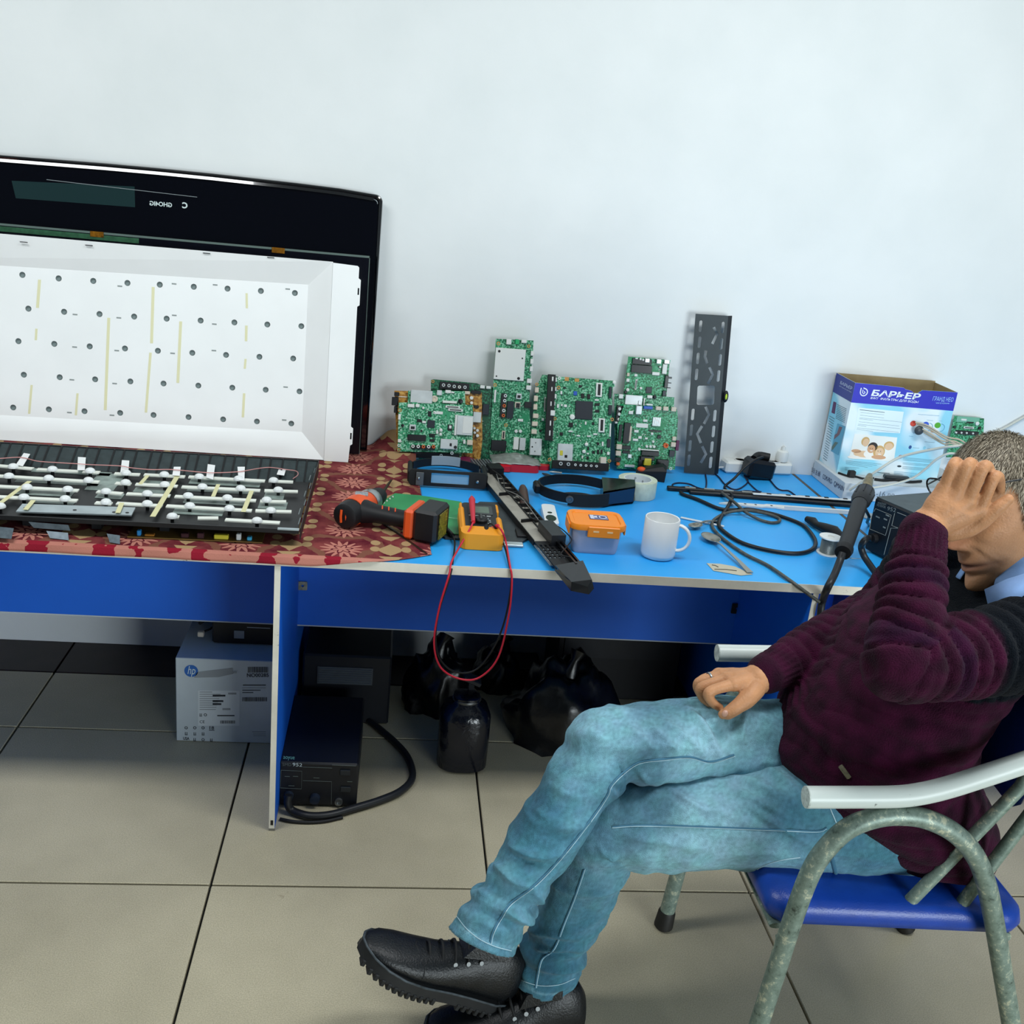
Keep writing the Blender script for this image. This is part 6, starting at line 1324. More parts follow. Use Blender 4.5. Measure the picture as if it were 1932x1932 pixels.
# second rework station on the floor
def c7(x, y): return (300+x/2.542, 1140+y/2.542)
A, B = at_z(*c7(572, 962), .004), at_z(*c7(946, 972), .004)
SF = Frame((A.x, A.y, .004), B-A, (0, 0, 1)); W2 = (B-A).length
H2 = SF.uv(*c7(955, 768))[1]
fs = thing('rework_station', 'black rework station marked 952 standing on floor under desk', 'soldering station', SF.mat())
SBK = mat('station_black', '10131A')
MB().box((W2/2, H2/2, -.16), (W2, H2, .32), bev=.004).obj('case', SBK, fs)
DIM = mat('panel_dim', '5A6460', .5)
def pl2(pts): MB().tube([(*SF.uv(*c7(*q)), .0008) for q in pts], .0006, 5).obj('panel_line', DIM, fs)
put_text(fs, SF, '952', c7(640, 776), c7(686, 779), c7(640, 760), mat('print_white', 'C7D6D6'), .0008); put_text(fs, SF, 'SMD', c7(592, 775), c7(635, 776), c7(592, 762), DIM, .0008)
put_text(fs, SF, 'aoyue', c7(596, 741), c7(650, 744), c7(598, 728), mat('print_teal2', '5FA0A0', .5), .0008)
pl2([(585, 795), (685, 800), (683, 885), (582, 880), (585, 795)]); pl2([(690, 845), (828, 850), (826, 960)]); pl2([(690, 780), (830, 785)]); pl2([(830, 770), (945, 775)])
for (x, y, r_) in ((622, 915, .012), (748, 928, .013)):
    a = SF.uv(*c7(x, y)); MB().lathe([(r_, 0), (r_*.9, .012), (.0001, .013)], 18, (a[0], a[1], 0)).obj('knob', mat('knob_slate', '1E2838', .35), fs, smooth=40)
a = SF.uv(*c7(862, 945)); MB().lathe([(.0095, 0), (.0095, .006), (.006, .006), (.006, .002), (.0001, .002)], 20, (a[0], a[1], 0)).obj('socket_ring', STEEL, fs, smooth=40)
for (x, y) in ((893, 805), (895, 885)):
    a = SF.uv(*c7(x, y)); MB().box((a[0], a[1], .002), (.024, .014, .005), bev=.001).obj('switch', mat('switch_dark', '1A2026', .3), fs)
for (x, y, w) in ((615, 825, .012), (655, 825, .012), (635, 870, .014), (755, 832, .014), (915, 850, .012)):
    a = SF.uv(*c7(x, y)); MB().box((a[0], a[1], .0008), (w, .0016, .0004)).obj('panel_print', DIM, fs)
iv = SF.mat().inverted()
hs = [iv @ at_z(*q, h) for q, h in ((c7(622, 915), .05), (c7(618, 955), .03), (c7(640, 990), .012), (c7(720, 1015), .011), (c7(820, 1010), .011), (c7(930, 980), .011), (c7(1060, 940), .011), (c7(1160, 895), .011), (c7(1215, 830), .011), (c7(1195, 740), .011), (c7(1140, 670), .011), (c7(1060, 600), .011), (c7(1010, 560), .011))]
MB().tube(smooth_path(hs, 6), .0095, 10).obj('hose', mat('hose_black', '181A1E'), fs, smooth=60)
MB().tube(smooth_path([iv @ at_z(*c7(*q), .005) for q in ((580, 1030), (640, 1042), (720, 1046), (800, 1040), (880, 1022))], 6), .004, 8).obj('cord', BLK, fs, smooth=60)
# black vented unit behind it
vu = thing('vented_unit', 'black cabinet unit with grey louvred plate standing behind floor station', 'electronics', mw((.245, .66, .001)))
MB().box((0, .105, .105), (.24, .19, .21), bev=.005).obj('case', SBK, vu)
MB().box((-.005, .008, .15), (.15, .004, .052)).obj('louvre_plate', mat('plate_dull', '4A5056', .4, .3), vu)
for k in range(7): MB().box((-.005, .005, .130+k*.0068), (.142, .005, .0024), R=Matrix.Rotation(.5, 3, 'X')).obj('louvre', mat('louvre_dull', '5E656A', .4, .3), vu)
# black clamp pole
pc = at_y(636, 1230, .93)
po = thing('clamp_pole', 'black pole with clamp and knob rising behind vented unit', 'pole', mw((pc.x, .93, .001)))
MB().cyl((0, 0, 0), (0, 0, .60), .014, n=14).obj('pole', BLK, po, smooth=40); MB().box((-.02, 0, .26), (.075, .04, .05), bev=.006).obj('clamp', SBK, po); MB().lathe([(.012, 0), (.014, .012), (.0001, .014)], 14, (.02, 0, .27), R=Matrix.Rotation(math.pi/2, 3, 'Y')).obj('knob', BLK, po, smooth=40)
MB().box((0, 0, .004), (.12, .12, .006), bev=.002).obj('foot_plate', BLK, po)
# wrapped canister
cb0 = at_z(870, 1462, 0); cn2 = thing('wrapped_canister', 'squat black canister wrapped in shiny plastic film standing on floor under desk', 'canister', mw((cb0.x+.002, cb0.y+.055, .001)))
def sq(rx, ry, z, n=28): return [Vector((rx*math.copysign(abs(math.cos(t))**.7, math.cos(t)), ry*math.copysign(abs(math.sin(t))**.7, math.sin(t)), z)) for t in [2*math.pi*i/n for i in range(n)]]
MB().loft([sq(.056, .05, 0), sq(.066, .058, .008), sq(.067, .060, .09), sq(.066, .059, .150), sq(.056, .05, .175), sq(.036, .034, .188), sq(.034, .032, .205), sq(.020, .02, .207)]).obj('body', mat('film_black', '0B0E18', .18, bump=.5, bscale=55), cn2, smooth=60)
MB().lathe([(.036, .192), (.038, .196), (.036, .200)], 24).obj('band', STEELD, cn2, smooth=60)
MB().box((.012, .03, .235), (.05, .04, .012), R=Matrix.Rotation(.4, 3, 'Y'), bev=.002).obj('cap_clip', SBK, cn2); MB().box((.012, .03, .218), (.014, .014, .028)).obj('cap_neck', SBK, cn2)
# black cabinet and dark bag heap further back
xl = at_y(1042, 1300, .86).x
cb2 = thing('black_cabinet', 'tall black computer cabinet standing in the dark under right of desk', 'cabinet', mw((xl, .86, .001)))
MB().box((.19, .10, .23), (.38, .20, .46), bev=.004).obj('case', BLK, cb2); MB().box((.19, -.002, .36), (.34, .004, .05)).obj('drive_panel', SBK, cb2); MB().box((.19, -.002, .2), (.34, .004, .12)).obj('front_grille', SBK, cb2)
sx = at_y(960, 1250, .95); sb = thing('black_box', 'small black box standing against wall under desk left of cabinet', 'box', mw((sx.x+.045, 1.0, .001)))
MB().box((0, 0, .02), (.115, .11, .04), bev=.003).obj('body', BLK, sb); MB().box((0, 0, .044), (.118, .112, .008), bev=.002).obj('lid', SBK, sb)
def bag_heap(name, label, c, rx, ry, rz, seed):
    t = thing(name, label, 'bag', mw((c[0], c[1], .001)))
    def fn(u, v):
        a = u*2*math.pi; p = v*math.pi/2
        d = Vector((math.cos(a)*math.cos(p), math.sin(a)*math.cos(p), math.sin(p))); k = 1+.28*mnoise.noise(d*2.2+Vector((seed, 0, 0)))+.10*mnoise.noise(d*7+Vector((seed, 5, 0)))
        return Vector((d.x*rx*k, d.y*ry*k, max(0, d.z*rz*k)))
    MB().grid(fn, 40, 16).obj('sack', mat('bag_black', '07080C', .3, bump=.3, bscale=40), t, smooth=70)
    MB().tube([(0, 0, rz*.85), (.01, 0, rz*1.05), (.02, .01, rz*1.15)], [.03, .012, .025], 10).obj('tied_neck', mat('bag_black', '07080C'), t, smooth=60)
q = at_z(760, 1390, 0); bag_heap('refuse_bag', 'black plastic bag slumped behind wrapped canister', (.50, .80), .095, .09, .19, 1.3)
q = at_z(985, 1480, 0); bag_heap('refuse_bag', 'large black plastic bag slumped in front of black cabinet', (.86, .66), .16, .14, .22, 4.1)
bag_heap('refuse_bag', 'small black plastic bag between canister and cabinet', (.69, .93), .075, .075, .14, 8.2)
# ================================================================== armchair
NY, FY = -.585, -.115
def near(u, v): q = at_y(u, v, NY); return (q.x, q.z)
loop = [near(*q) for q in ((1432, 1932), (1465, 1830), (1499, 1725), (1530, 1645), (1560, 1600), (1600, 1563), (1650, 1543), (1700, 1538), (1750, 1546), (1800, 1571), (1838, 1612), (1860, 1665), (1875, 1735), (1891, 1830), (1908, 1932))]
def ext(a, b): k = (b[1]-.012)/(a[1]-b[1]); return (b[0]+(b[0]-a[0])*k, .012)
loop = [ext(loop[1], loop[0])]+loop+[ext(loop[-2], loop[-1])]
arm = [near(*q) for q in ((1522, 1504), (1600, 1504), (1690, 1503), (1740, 1497), (1790, 1485), (1850, 1466), (1932, 1439), (2010, 1412))]
ox, oz = 1.2, 0
chair = thing('armchair', 'tubular steel armchair with white armrests and blue padded seat', 'chair', mw((ox, (NY+FY)/2, 0)))
yc = (NY+FY)/2
def paint(name, c, worn, thr):
    m = mat(name, c, .35); nt, b = nodes_of(m); L = nt.links; tc = nt.nodes.new('ShaderNodeTexCoord')
    n = nt.nodes.new('ShaderNodeTexNoise'); n.inputs['Scale'].default_value = 40; n.inputs['Detail'].default_value = 6; n.inputs['Roughness'].default_value = .7; L.new(tc.outputs['Object'], n.inputs['Vector'])
    r = nt.nodes.new('ShaderNodeValToRGB'); e = r.color_ramp.elements; e[0].position = thr; e[0].color = (*lin(worn), 1); e[1].position = thr+.04; e[1].color = (*lin(c), 1); L.new(n.outputs['Fac'], r.inputs['Fac']); L.new(r.outputs['Color'], b.inputs['Base Color'])
    bp = nt.nodes.new('ShaderNodeBump'); bp.inputs['Strength'].default_value = .3; bp.inputs['Distance'].default_value = .001; L.new(r.outputs['Color'], bp.inputs['Height']); L.new(bp.outputs['Normal'], b.inputs['Normal'])
    return m
ARMW = paint('arm_white', 'C9D2CE', '2A2C28', .31)
FRG = mat('frame_worn', '5E6E66', .45, .3); 
def frame_mat():
    m = FRG; nt, b = nodes_of(m); L = nt.links; tc = nt.nodes.new('ShaderNodeTexCoord')
    n = nt.nodes.new('ShaderNodeTexNoise'); n.inputs['Scale'].default_value = 55; n.inputs['Detail'].default_value = 8; n.inputs['Roughness'].default_value = .75; L.new(tc.outputs['Object'], n.inputs['Vector'])
    r = nt.nodes.new('ShaderNodeValToRGB'); e = r.color_ramp.elements; e[0].position = .30; e[0].color = (*lin('232A26'), 1); e[1].position = .42; e[1].color = (*lin('6F8076'), 1)
    for p, c in ((.55, '7F9086'), (.62, 'B9BCA4')): x = e.new(p); x.color = (*lin(c), 1)
    L.new(n.outputs['Fac'], r.inputs['Fac']); L.new(r.outputs['Color'], b.inputs['Base Color'])
frame_mat()
RB = mat('rubber_tip', '14120F', .6)
for y in (NY, FY):
    P = smooth_path([(x-ox, y-yc, z) for x, z in loop], 6)
    MB().tube(P, .0158, 18).obj('leg_loop', FRG, chair, smooth=60)
    for e in (0, -1):
        a, b_ = P[e], P[1 if e == 0 else -2]; d = (Vector(b_)-Vector(a)).normalized()
        MB().tube([Vector(a)-d*.010, Vector(a)-d*.006, Vector(a)+d*.03, Vector(a)+d*.034], [.017, .0205, .0185, .0165], 16).obj('rubber_foot', RB, chair, smooth=40)
    k = MB().tube(smooth_path([(x-ox, y-yc, z) for x, z in arm]+[(arm[-1][0]+.07-ox, (y-yc)*.93, arm[-1][1]+.028), (arm[-1][0]+.115-ox, (y-yc)*.6, arm[-1][1]+.05), (arm[-1][0]+.125-ox, 0, arm[-1][1]+.055)], 6), .0168, 18).obj('armrest', ARMW, chair, smooth=60)
    x0, z0 = arm[0]; MB().lathe([(.0168, 0), (.0166, .002), (.0001, .003)], 18, (x0-ox, y-yc, z0), R=Matrix.Rotation(-math.pi/2, 3, 'Y')).obj('armrest_cap', mat('cap_white', 'BFC8C2', .5, var=.3, vscale=200), chair, smooth=40)
    xb = arm[-1][0]-ox
    for dx in (-.02, .03): MB().tube([(xb-.13+dx*2, (y-yc)*.8, .40), (xb+dx, (y-yc)*.82, .66), (xb+.05+dx, (y-yc)*.8, .86)], .011, 12).obj('back_bar', FRG, chair, smooth=60)
SBL = mat('seat_vinyl', '0F3D9C', .32, var=.12, vscale=30, bump=.12, bscale=400)
x0, x1 = .975-ox, 1.43-ox; y0, y1 = NY+.022-yc, FY-.022-yc
def seat_ring(z, i, r): return [Vector((x, y, z-(.018*max(0, (x-x0)/(x1-x0))))) for x, y in rrect(x0+i, y0+i, x1-i, y1-i, r, 6)]
MB().loft([seat_ring(.398, .02, .03), seat_ring(.402, .006, .035), seat_ring(.418, 0, .04), seat_ring(.436, .004, .04), seat_ring(.446, .016, .04), seat_ring(.4505, .06, .04), seat_ring(.452, .15, .02)]).obj('seat', SBL, chair, smooth=60)
MB().tube([(x0+.02, y0+.01, .392), (x0+.02, y1-.01, .392)], .011, 10, flat=(.5, 1.2)).obj('seat_rail', FRG, chair, smooth=60); MB().tube([(x1-.03, y0+.01, .372), (x1-.03, y1-.01, .372)], .010, 10).obj('seat_rail', FRG, chair, smooth=60)
for y in (NY, FY):
    s = 1 if y == NY else -1
    MB().tube([(x0+.02, (y-yc)+s*.012, .392), (x0+.02-.0, (y-yc), .38)], .010, 8).obj('rail_bracket', FRG, chair)
xb = arm[-1][0]-ox+.035
def back_ring(z, t, h): return [Vector((xb+t*math.cos(a)+(z-.7)*.14-.02*abs(math.sin(a))**2, h*math.sin(a), z)) for a in [2*math.pi*i/28 for i in range(28)]]
MB().loft([back_ring(.60, .012, .16), back_ring(.615, .022, .175), back_ring(.75, .025, .18), back_ring(.86, .022, .175), back_ring(.875, .012, .16)]).obj('backrest', SBL, chair, smooth=60)
# ================================================================== seated man
PX = Vector((1.22, -.34, 0))
man = thing('person', 'man in maroon sweater and blue jeans sitting with hand on forehead, legs crossed', 'person', mw(PX))
IV = Matrix.Translation(-PX)
def J(u, v, y): return at_y(u, v, y)
def chain_mesh(mb, pts, rs, k=5, n=18, flat=None):
    """closed rounded tube through joints"""
    P = smooth_path([Vector(q) for q in pts], k); N = len(P); R_ = []
    for i in range(N):
        t = i/k; a = min(int(t), len(rs)-2); f = t-a; f = f*f*(3-2*f) if 0 <= f <= 1 else f
        R_.append(rs[a]*(1-f)+rs[a+1]*f)
    d0 = (P[0]-P[1]).normalized(); d1 = (P[-1]-P[-2]).normalized(); A = []; B = []; ra = []; rb = []
    for t in (.95, .8, .5, .25): A.append(P[0]+d0*R_[0]*t); ra.append(R_[0]*math.sqrt(max(0, 1-t*t)))
    for t in (.25, .5, .8, .95): B.append(P[-1]+d1*R_[-1]*t); rb.append(R_[-1]*math.sqrt(max(0, 1-t*t)))
    mb.tube(A+P+B, ra+R_+rb, n, flat=flat); return mb
def remesh(mb, vox, it=3, fac=.5):
    me = mb.mesh('tmp'); o = bpy.data.objects.new('tmp', me); COL.objects.link(o)
    m1 = o.modifiers.new('r', 'REMESH'); m1.mode = 'VOXEL'; m1.voxel_size = vox
    m2 = o.modifiers.new('s', 'SMOOTH'); m2.factor = fac; m2.iterations = it
    dg = bpy.context.evaluated_depsgraph_get(); r = bpy.data.meshes.new_from_object(o.evaluated_get(dg)); bpy.data.objects.remove(o); bpy.data.meshes.remove(me)
    for p in r.polygons: p.use_smooth = True
    return r
def co_of(me):
    a = np.empty(len(me.vertices)*3); me.vertices.foreach_get('co', a); return a.reshape(-1, 3)
def nrm_of(me):
    a = np.empty(len(me.vertices)*3); me.vertex_normals.foreach_get('vector', a); return a.reshape(-1, 3)
def set_co(me, c): me.vertices.foreach_set('co', c.ravel()); me.update()
def bone_param(c, pts):
    """distance along a polyline, distance to it, and index of nearest segment for every vertex"""
    P = np.array([tuple(q) for q in pts]); best = np.full(len(c), 1e9); s = np.zeros(len(c)); acc = 0.0
    for a, b_ in zip(P[:-1], P[1:]):
        d = b_-a; L_ = np.linalg.norm(d); t = np.clip(((c-a)@d)/(L_*L_), 0, 1); q = a+t[:, None]*d; dist = np.linalg.norm(c-q, axis=1)
        m_ = dist < best; best[m_] = dist[m_]; s[m_] = acc+t[m_]*L_; acc += L_
    return s, best
def pn(c, sc, seed=0.0):
    return np.array([mnoise.noise(Vector((x*sc[0]+seed, y*sc[1], z*sc[2]))) for x, y, z in c])
def set_attr(me, cols):
    a = me.color_attributes.new('Col', 'FLOAT_COLOR', 'POINT'); a.data.foreach_set('color', np.concatenate([cols, np.ones((len(cols), 1))], 1).ravel())
def attr_mat(name, rough, bump=0, bscale=300, spec=.3, sheen=0.0, sss=0.0):
    m = mat(name, '808080', rough, bump=bump, bscale=bscale, spec=spec); nt, b = nodes_of(m)
    a = nt.nodes.new('ShaderNodeVertexColor'); a.layer_name = 'Col'; nt.links.new(a.outputs['Color'], b.inputs['Base Color'])
    if sheen: b.inputs['Sheen Weight'].default_value = sheen; b.inputs['Sheen Roughness'].default_value = .5
    if sss: b.inputs['Subsurface Weight'].default_value = sss; b.inputs['Subsurface Radius'].default_value = (.012, .005, .003); b.inputs['Subsurface Scale'].default_value = .5
    return m
LN = lambda h: np.array(lin(h))

HIPL = Vector((1.26, -.43, .525)); KL = J(1142, 1562, -.375); AL = J(1027, 1838, -.375)
HIPR = Vector((1.20, -.265, .545)); KR = J(1132, 1404, -.345); AR = J(908, 1776, -.500)
# ---------------- head frame
HC = Vector((1.3376, -.33, 1.064)); HF, HU, HS = Vector((-.8997, -.28, -.3349)), Vector((-.3863, .1532, .9096)), Vector((-.2034, .9477, -.2460))
HF.normalize(); HS = HF.cross(HU).normalized(); HU = HS.cross(HF).normalized()
HM = Matrix(((HS.x, HF.x, HU.x, HC.x), (HS.y, HF.y, HU.y, HC.y), (HS.z, HF.z, HU.z, HC.z), (0, 0, 0, 1)))   # local x side, y forward, z up
def g(x, z, cx, cz, sx, sz): return math.exp(-((x-cx)/sx)**2-((z-cz)/sz)**2)
def head_point(d):
    """d: unit direction in head space"""
    x, y, z = d
    k = 1/math.sqrt((x/.0745)**2+(y/.097)**2+(z/.118)**2); p = Vector((x*k, y*k, z*k))
    # jaw narrows below the cheekbones, back of the neck is hollowed
    if p.z < -.01:
        t = min(1, (-.01-p.z)/.108); p.x *= 1-.30*t**1.4
        if p.y < 0: p.y *= 1-.45*t; p.z *= 1-.15*t
        else: p.y = p.y*(1+.10*t)*(1+.8*t**3)+.012*t*t; p.z *= 1+.06*t+.09*t**3
    if p.z > .03: p.x *= 1+.04*min(1, (p.z-.03)/.05)
    if p.y > .02:
        fr = min(1, (p.y-.02)/.05); X, Z = p.x, p.z; ax_ = abs(X); b = 0
        b += .012*g(ax_, Z, .028, .026, .024, .010)                    # brow
        b -= .013*g(ax_, Z, .032, .004, .016, .013)                    # eye socket
        b += .006*g(ax_, Z, .031, .003, .011, .008)                    # eyelid
        b += .010*g(ax_, Z, .048, -.022, .020, .018)                   # cheekbone
        b -= .006*g(ax_, Z, .046, -.060, .016, .020)                   # hollow cheek
        b += .012*g(X, Z, 0, .000, .010, .022)                         # bridge
        b += .026*g(X, Z, 0, -.030, .0115, .013)                       # nose tip
        b += .011*g(ax_, Z, .015, -.034, .008, .009)                   # nostril wing
        b -= .006*g(X, Z, 0, -.048, .012, .005)
        b += .004*g(X, Z, 0, -.058, .026, .010)
        b += .0055*g(X, Z, 0, -.066, .022, .0042)                      # upper lip
        b -= .0060*g(X, Z, 0, -.0725, .027, .0024)                     # mouth line
        b += .0065*g(X, Z, 0, -.0795, .019, .0050)                     # lower lip
        b -= .006*g(X, Z, 0, -.089, .022, .005)
        b += .017*g(X, Z, 0, -.113, .024, .017)                        # chin
        # nasolabial fold and crease at the mouth corner
        fx = .019+(-.035-Z)*.42
        if -.085 < Z < -.032: b -= .0038*math.exp(-((ax_-fx)/.0035)**2)*min(1, (Z+.085)/.01); b += .0030*math.exp(-((ax_-fx-.009)/.007)**2)
        if Z < -.055: b -= .0020*math.exp(-((ax_-(.040+(-.06-Z)*.25))/.0025)**2)
        p.y += b*fr
    return p
hb = MB(); nu, nv = 150, 110; V = []; Fc = []
for j in range(nv+1):
    ph = math.pi*j/nv
    for i in range(nu):
        th = 2*math.pi*i/nu; V.append(HM @ head_point(Vector((math.sin(ph)*math.cos(th), math.sin(ph)*math.sin(th), -math.cos(ph)))))
for j in range(nv):
    for i in range(nu): Fc.append((j*nu+i, j*nu+(i+1) % nu, (j+1)*nu+(i+1) % nu, (j+1)*nu+i))
hb.add(V, Fc)
# ears
for s in (-1, 1):
    o0 = HM @ Vector((s*.074, -.008, -.008)); 
    rings = []
    for i in range(17):
        a = 2*math.pi*i/16; rings.append(HM @ Vector((s*(.079+.006*math.cos(a)*0), -.014+.017*math.cos(a)-.004*math.sin(a), -.006+.030*math.sin(a))))
    hb.tube(rings[:-1], .0045, 8, closed=True); hb.ell(HM @ Vector((s*.0755, -.012, -.006)), (.012, .016, .026), R=HM.to_3x3())
# neck and inner trunk
nk0, nk1 = HM @ Vector((0, -.030, -.045)), Vector((1.385, -.345, .90))
chain_mesh(hb, [nk0, (nk0+nk1)/2, nk1], [.056, .055, .062])
T0, T1 = Vector((1.235, -.345, .56)), Vector((1.36, -.345, .86))
chain_mesh(hb, [T0, (T0+T1)/2, T1], [.07, .07, .06])
# ---------------- left arm (near), hand on the forehead
LSH, LEL, LWR = J(1985, 1205, -.50), J(1700, 1252, -.565), J(1742, 1010, -.435)
chain_mesh(hb, [T1, LSH, LEL], [.03, .035, .035]); chain_mesh(hb, [LEL, LEL.lerp(LWR, .5), LWR], [.036, .036, .030])
W = J(1752, 992, -.432)
mcp = [J(1781, 921, -.424), J(1803, 932, -.434), J(1826, 946, -.440), J(1848, 961, -.440)]
chain_mesh(hb, [LWR, W], [.030, .0295])
for q, r_ in zip(mcp, (.0120, .0122, .0125, .0125)):
    chain_mesh(hb, [W.lerp(q, .05), W.lerp(q, .5), q], [.0235, .019, r_])
chain_mesh(hb, [mcp[0].lerp(W, .3), mcp[1].lerp(W, .35), mcp[2].lerp(W, .35), mcp[3].lerp(W, .3)], [.0155, .017, .017, .0165])
fl_ = [((1798, 878, -.428), (1806, 872, -.412), (1814, 884, -.395), (1822, 900, -.382)), ((1825, 880, -.438), (1833, 874, -.422), (1842, 886, -.400), (1850, 904, -.384)), ((1853, 886, -.444), (1862, 880, -.428), (1868, 892, -.404), (1874, 912, -.386)), ((1873, 905, -.442), (1882, 899, -.428), (1886, 908, -.406), (1888, 926, -.390))]
for q, pts, r_ in zip(mcp, fl_, (.0076, .0082, .0085, .0084)):
    chain_mesh(hb, [q]+[J(*a) for a in pts], [r_*1.22, r_*1.12, r_*1.08, r_*.98, r_*.85], n=14)
chain_mesh(hb, [J(1790, 1000, -.425), J(1822, 996, -.432), J(1850, 984, -.440), J(1880, 960, -.448), J(1902, 942, -.450)], [.019, .0165, .0135, .0112, .0085], n=14)
# ---------------- right arm (far), hand on the thigh
RSH, REL, RWR = Vector((1.335, -.17, .90)), J(1672, 1152, -.135), J(1437, 1276, -0.300)
chain_mesh(hb, [T1+Vector((0, 0, -.03)), RSH+Vector((0, 0, -.05)), REL], [.025, .025, .025]); chain_mesh(hb, [REL, RWR], [.035, .028])
mc2 = [J(1384, 1291, -0.332), J(1371, 1281, -0.309), J(1362, 1275, -0.287), J(1356, 1273, -0.267)]
W2_ = J(1428, 1282, -0.309)
chain_mesh(hb, [RWR, W2_], [.028, .0275])
for q in mc2: chain_mesh(hb, [W2_.lerp(q, .05), W2_.lerp(q, .55), q], [.0225, .0165, .0130])
chain_mesh(hb, [mc2[0].lerp(W2_, .3), mc2[1].lerp(W2_, .3), mc2[2].lerp(W2_, .3), mc2[3].lerp(W2_, .3)], [.014, .0155, .0155, .014])
f2 = [((1345, 1302, -0.342), (1336, 1311, -0.344), (1345, 1326, -0.342), (1358, 1335, -0.340)), ((1332, 1293, -0.319), (1321, 1301, -0.321), (1326, 1316, -0.321), (1338, 1327, -0.321)), ((1325, 1284, -0.295), (1316, 1292, -0.297), (1319, 1305, -0.299), (1328, 1315, -0.302)), ((1328, 1280, -0.272), (1321, 1288, -0.273), (1322, 1298, -0.277), (1328, 1306, -0.282))]
for q, pts, r_ in zip(mc2, f2, (.0088, .0088, .0084, .0076)): chain_mesh(hb, [q]+[J(*a) for a in pts], [r_*1.18, r_*1.08, r_*1.05, r_*.95, r_*.82], n=14)
chain_mesh(hb, [J(1424, 1300, -0.332), J(1410, 1318, -0.349), J(1390, 1334, -0.359), J(1374, 1345, -0.361), J(1364, 1348, -0.359)], [.0185, .0160, .0128, .0115, .0085], n=14)
# inner legs inside the jeans keep the body in one piece
for H_, K_, A_ in ((HIPL, KL, AL), (HIPR, KR, AR)):
    for a_, b_ in ((T0, H_), (H_, K_), (K_, K_.lerp(A_, .8))): chain_mesh(hb, [a_, b_], [.03, .03], n=10)
body = remesh(hb, .0023, 2, .4); c = co_of(body)
# pigment: lips, stubble, ruddy nose and knuckles in head space
inv = np.array(HM.inverted()); hl_ = c@inv[:3, :3].T+inv[:3, 3]
col = np.tile(LN('B88660'), (len(c), 1)); nz1 = pn(c, (60, 60, 60))[:, None]; col = col*(1+.12*nz1)
face = (np.abs(hl_[:, 0]) < .08) & (hl_[:, 1] > .0) & (np.abs(hl_[:, 2]) < .13)
def gm(cx, cz, sx, sz, ab=False):
    X = np.abs(hl_[:, 0]) if ab else hl_[:, 0]; return np.where(face & (hl_[:, 1] > .05), np.exp(-((X-cx)/sx)**2-((hl_[:, 2]-cz)/sz)**2), 0)[:, None]
col = col*(1-.75*np.clip(gm(0, -.073, .027, .0095), 0, 1))+LN('96584C')*.75*np.clip(gm(0, -.073, .027, .0095), 0, 1)
m_ = np.clip(gm(0, -.0725, .028, .0026)*1.1, 0, 1); col = col*(1-m_)+LN('5A2C26')*m_
m_ = gm(0, -.03, .02, .016)*.4; col = col*(1-m_)+LN('C07862')*m_
m_ = (np.where(face, .22*(1+.8*pn(c, (500, 500, 500))), 0)*np.clip((-.025-hl_[:, 2])/.045, 0, 1)*np.clip((hl_[:, 1]-.0)/.04, 0, 1))[:, None].clip(0, .5); col = col*(1-m_)+LN('8C7A68')*m_
set_attr(body, np.clip(col, 0, 1))
c2_ = np.array([tuple(IV @ Vector(q)) for q in c]); set_co(body, c2_)
bo = link('body', body, attr_mat('skin', .5, .25, 260, sss=.08), man)

# ---------------- hair: cap plus short strands
def scalp_ok(p):
    # hairline in head space: crown, back and temples
    if p.z > .058+.02*max(0, p.y-.04)/.05 and p.y < .085: return True
    if p.y < .045 and p.z > .045: return True
    if p.y < .020 and p.z > .015: return True
    if p.y < -.020 and p.z > -.045: return True
    if abs(p.x) > .06 and p.y < .028 and p.y > -.004 and p.z > -.02: return True
    return False
hv = []; hf = []; N1, N2 = 72, 54
for j in range(N2+1):
    ph = math.pi*j/N2
    for i in range(N1):
        th = 2*math.pi*i/N1; q = head_point(Vector((math.sin(ph)*math.cos(th), math.sin(ph)*math.sin(th), -math.cos(ph)))); hv.append(q)
keep = [scalp_ok(q) for q in hv]
for j in range(N2):
    for i in range(N1):
        f = (j*N1+i, j*N1+(i+1) % N1, (j+1)*N1+(i+1) % N1, (j+1)*N1+i)
        if all(keep[k] for k in f): hf.append(f)
capv = [IV @ (HM @ (q*1.022)) for q in hv]
HAIRM = mat('hair_grey', '8C8068', .6, var=.5, vscale=160, col2='4E463A')
o = MB().add(capv, hf).obj('hair', mat('hair_base', '5E5546', .7, var=.4, vscale=120), man, smooth=80)
r = random.Random(5); sm = {k: MB() for k in range(3)}; cnt = 0
while cnt < 15000:
    v = Vector((r.gauss(0, 1), r.gauss(0, 1), r.gauss(0, 1))).normalized(); q = head_point(v)
    if not scalp_ok(q): continue
    cnt += 1
    n = Vector((q.x/.075**2, q.y/.098**2, q.z/.118**2)).normalized(); whorl = Vector((.01, -.06, .10))
    t = (q-whorl); t = (t-n*t.dot(n)).normalized(); L_ = r.uniform(.010, .017); lift = r.uniform(.25, .6)
    a = q*1.020; b_ = a+(t*(1-lift)+n*lift+Vector((r.gauss(0, .15), r.gauss(0, .15), r.gauss(0, .15))))*L_*.5; e = b_+(t+n*.1+Vector((r.gauss(0, .12), r.gauss(0, .12), r.gauss(0, .12))))*L_*.5
    sd = n.cross(t)*.00042
    P = [IV @ (HM @ w) for w in (a-sd, a+sd, b_+sd*.8, b_-sd*.8, e)]
    sm[r.choice((0, 0, 1, 1, 2))].add(P, [(0, 1, 2, 3), (3, 2, 4)])
for k, cc in enumerate(('8A8070', 'B4AB98', '564E42')):
    me = bpy.data.meshes.new('hair_strands'); me.from_pydata(sm[k].v, [], sm[k].f); link('hair_strands', me, mat('hair_tone_'+cc, cc, .5, spec=.3), o, kind='stuff')
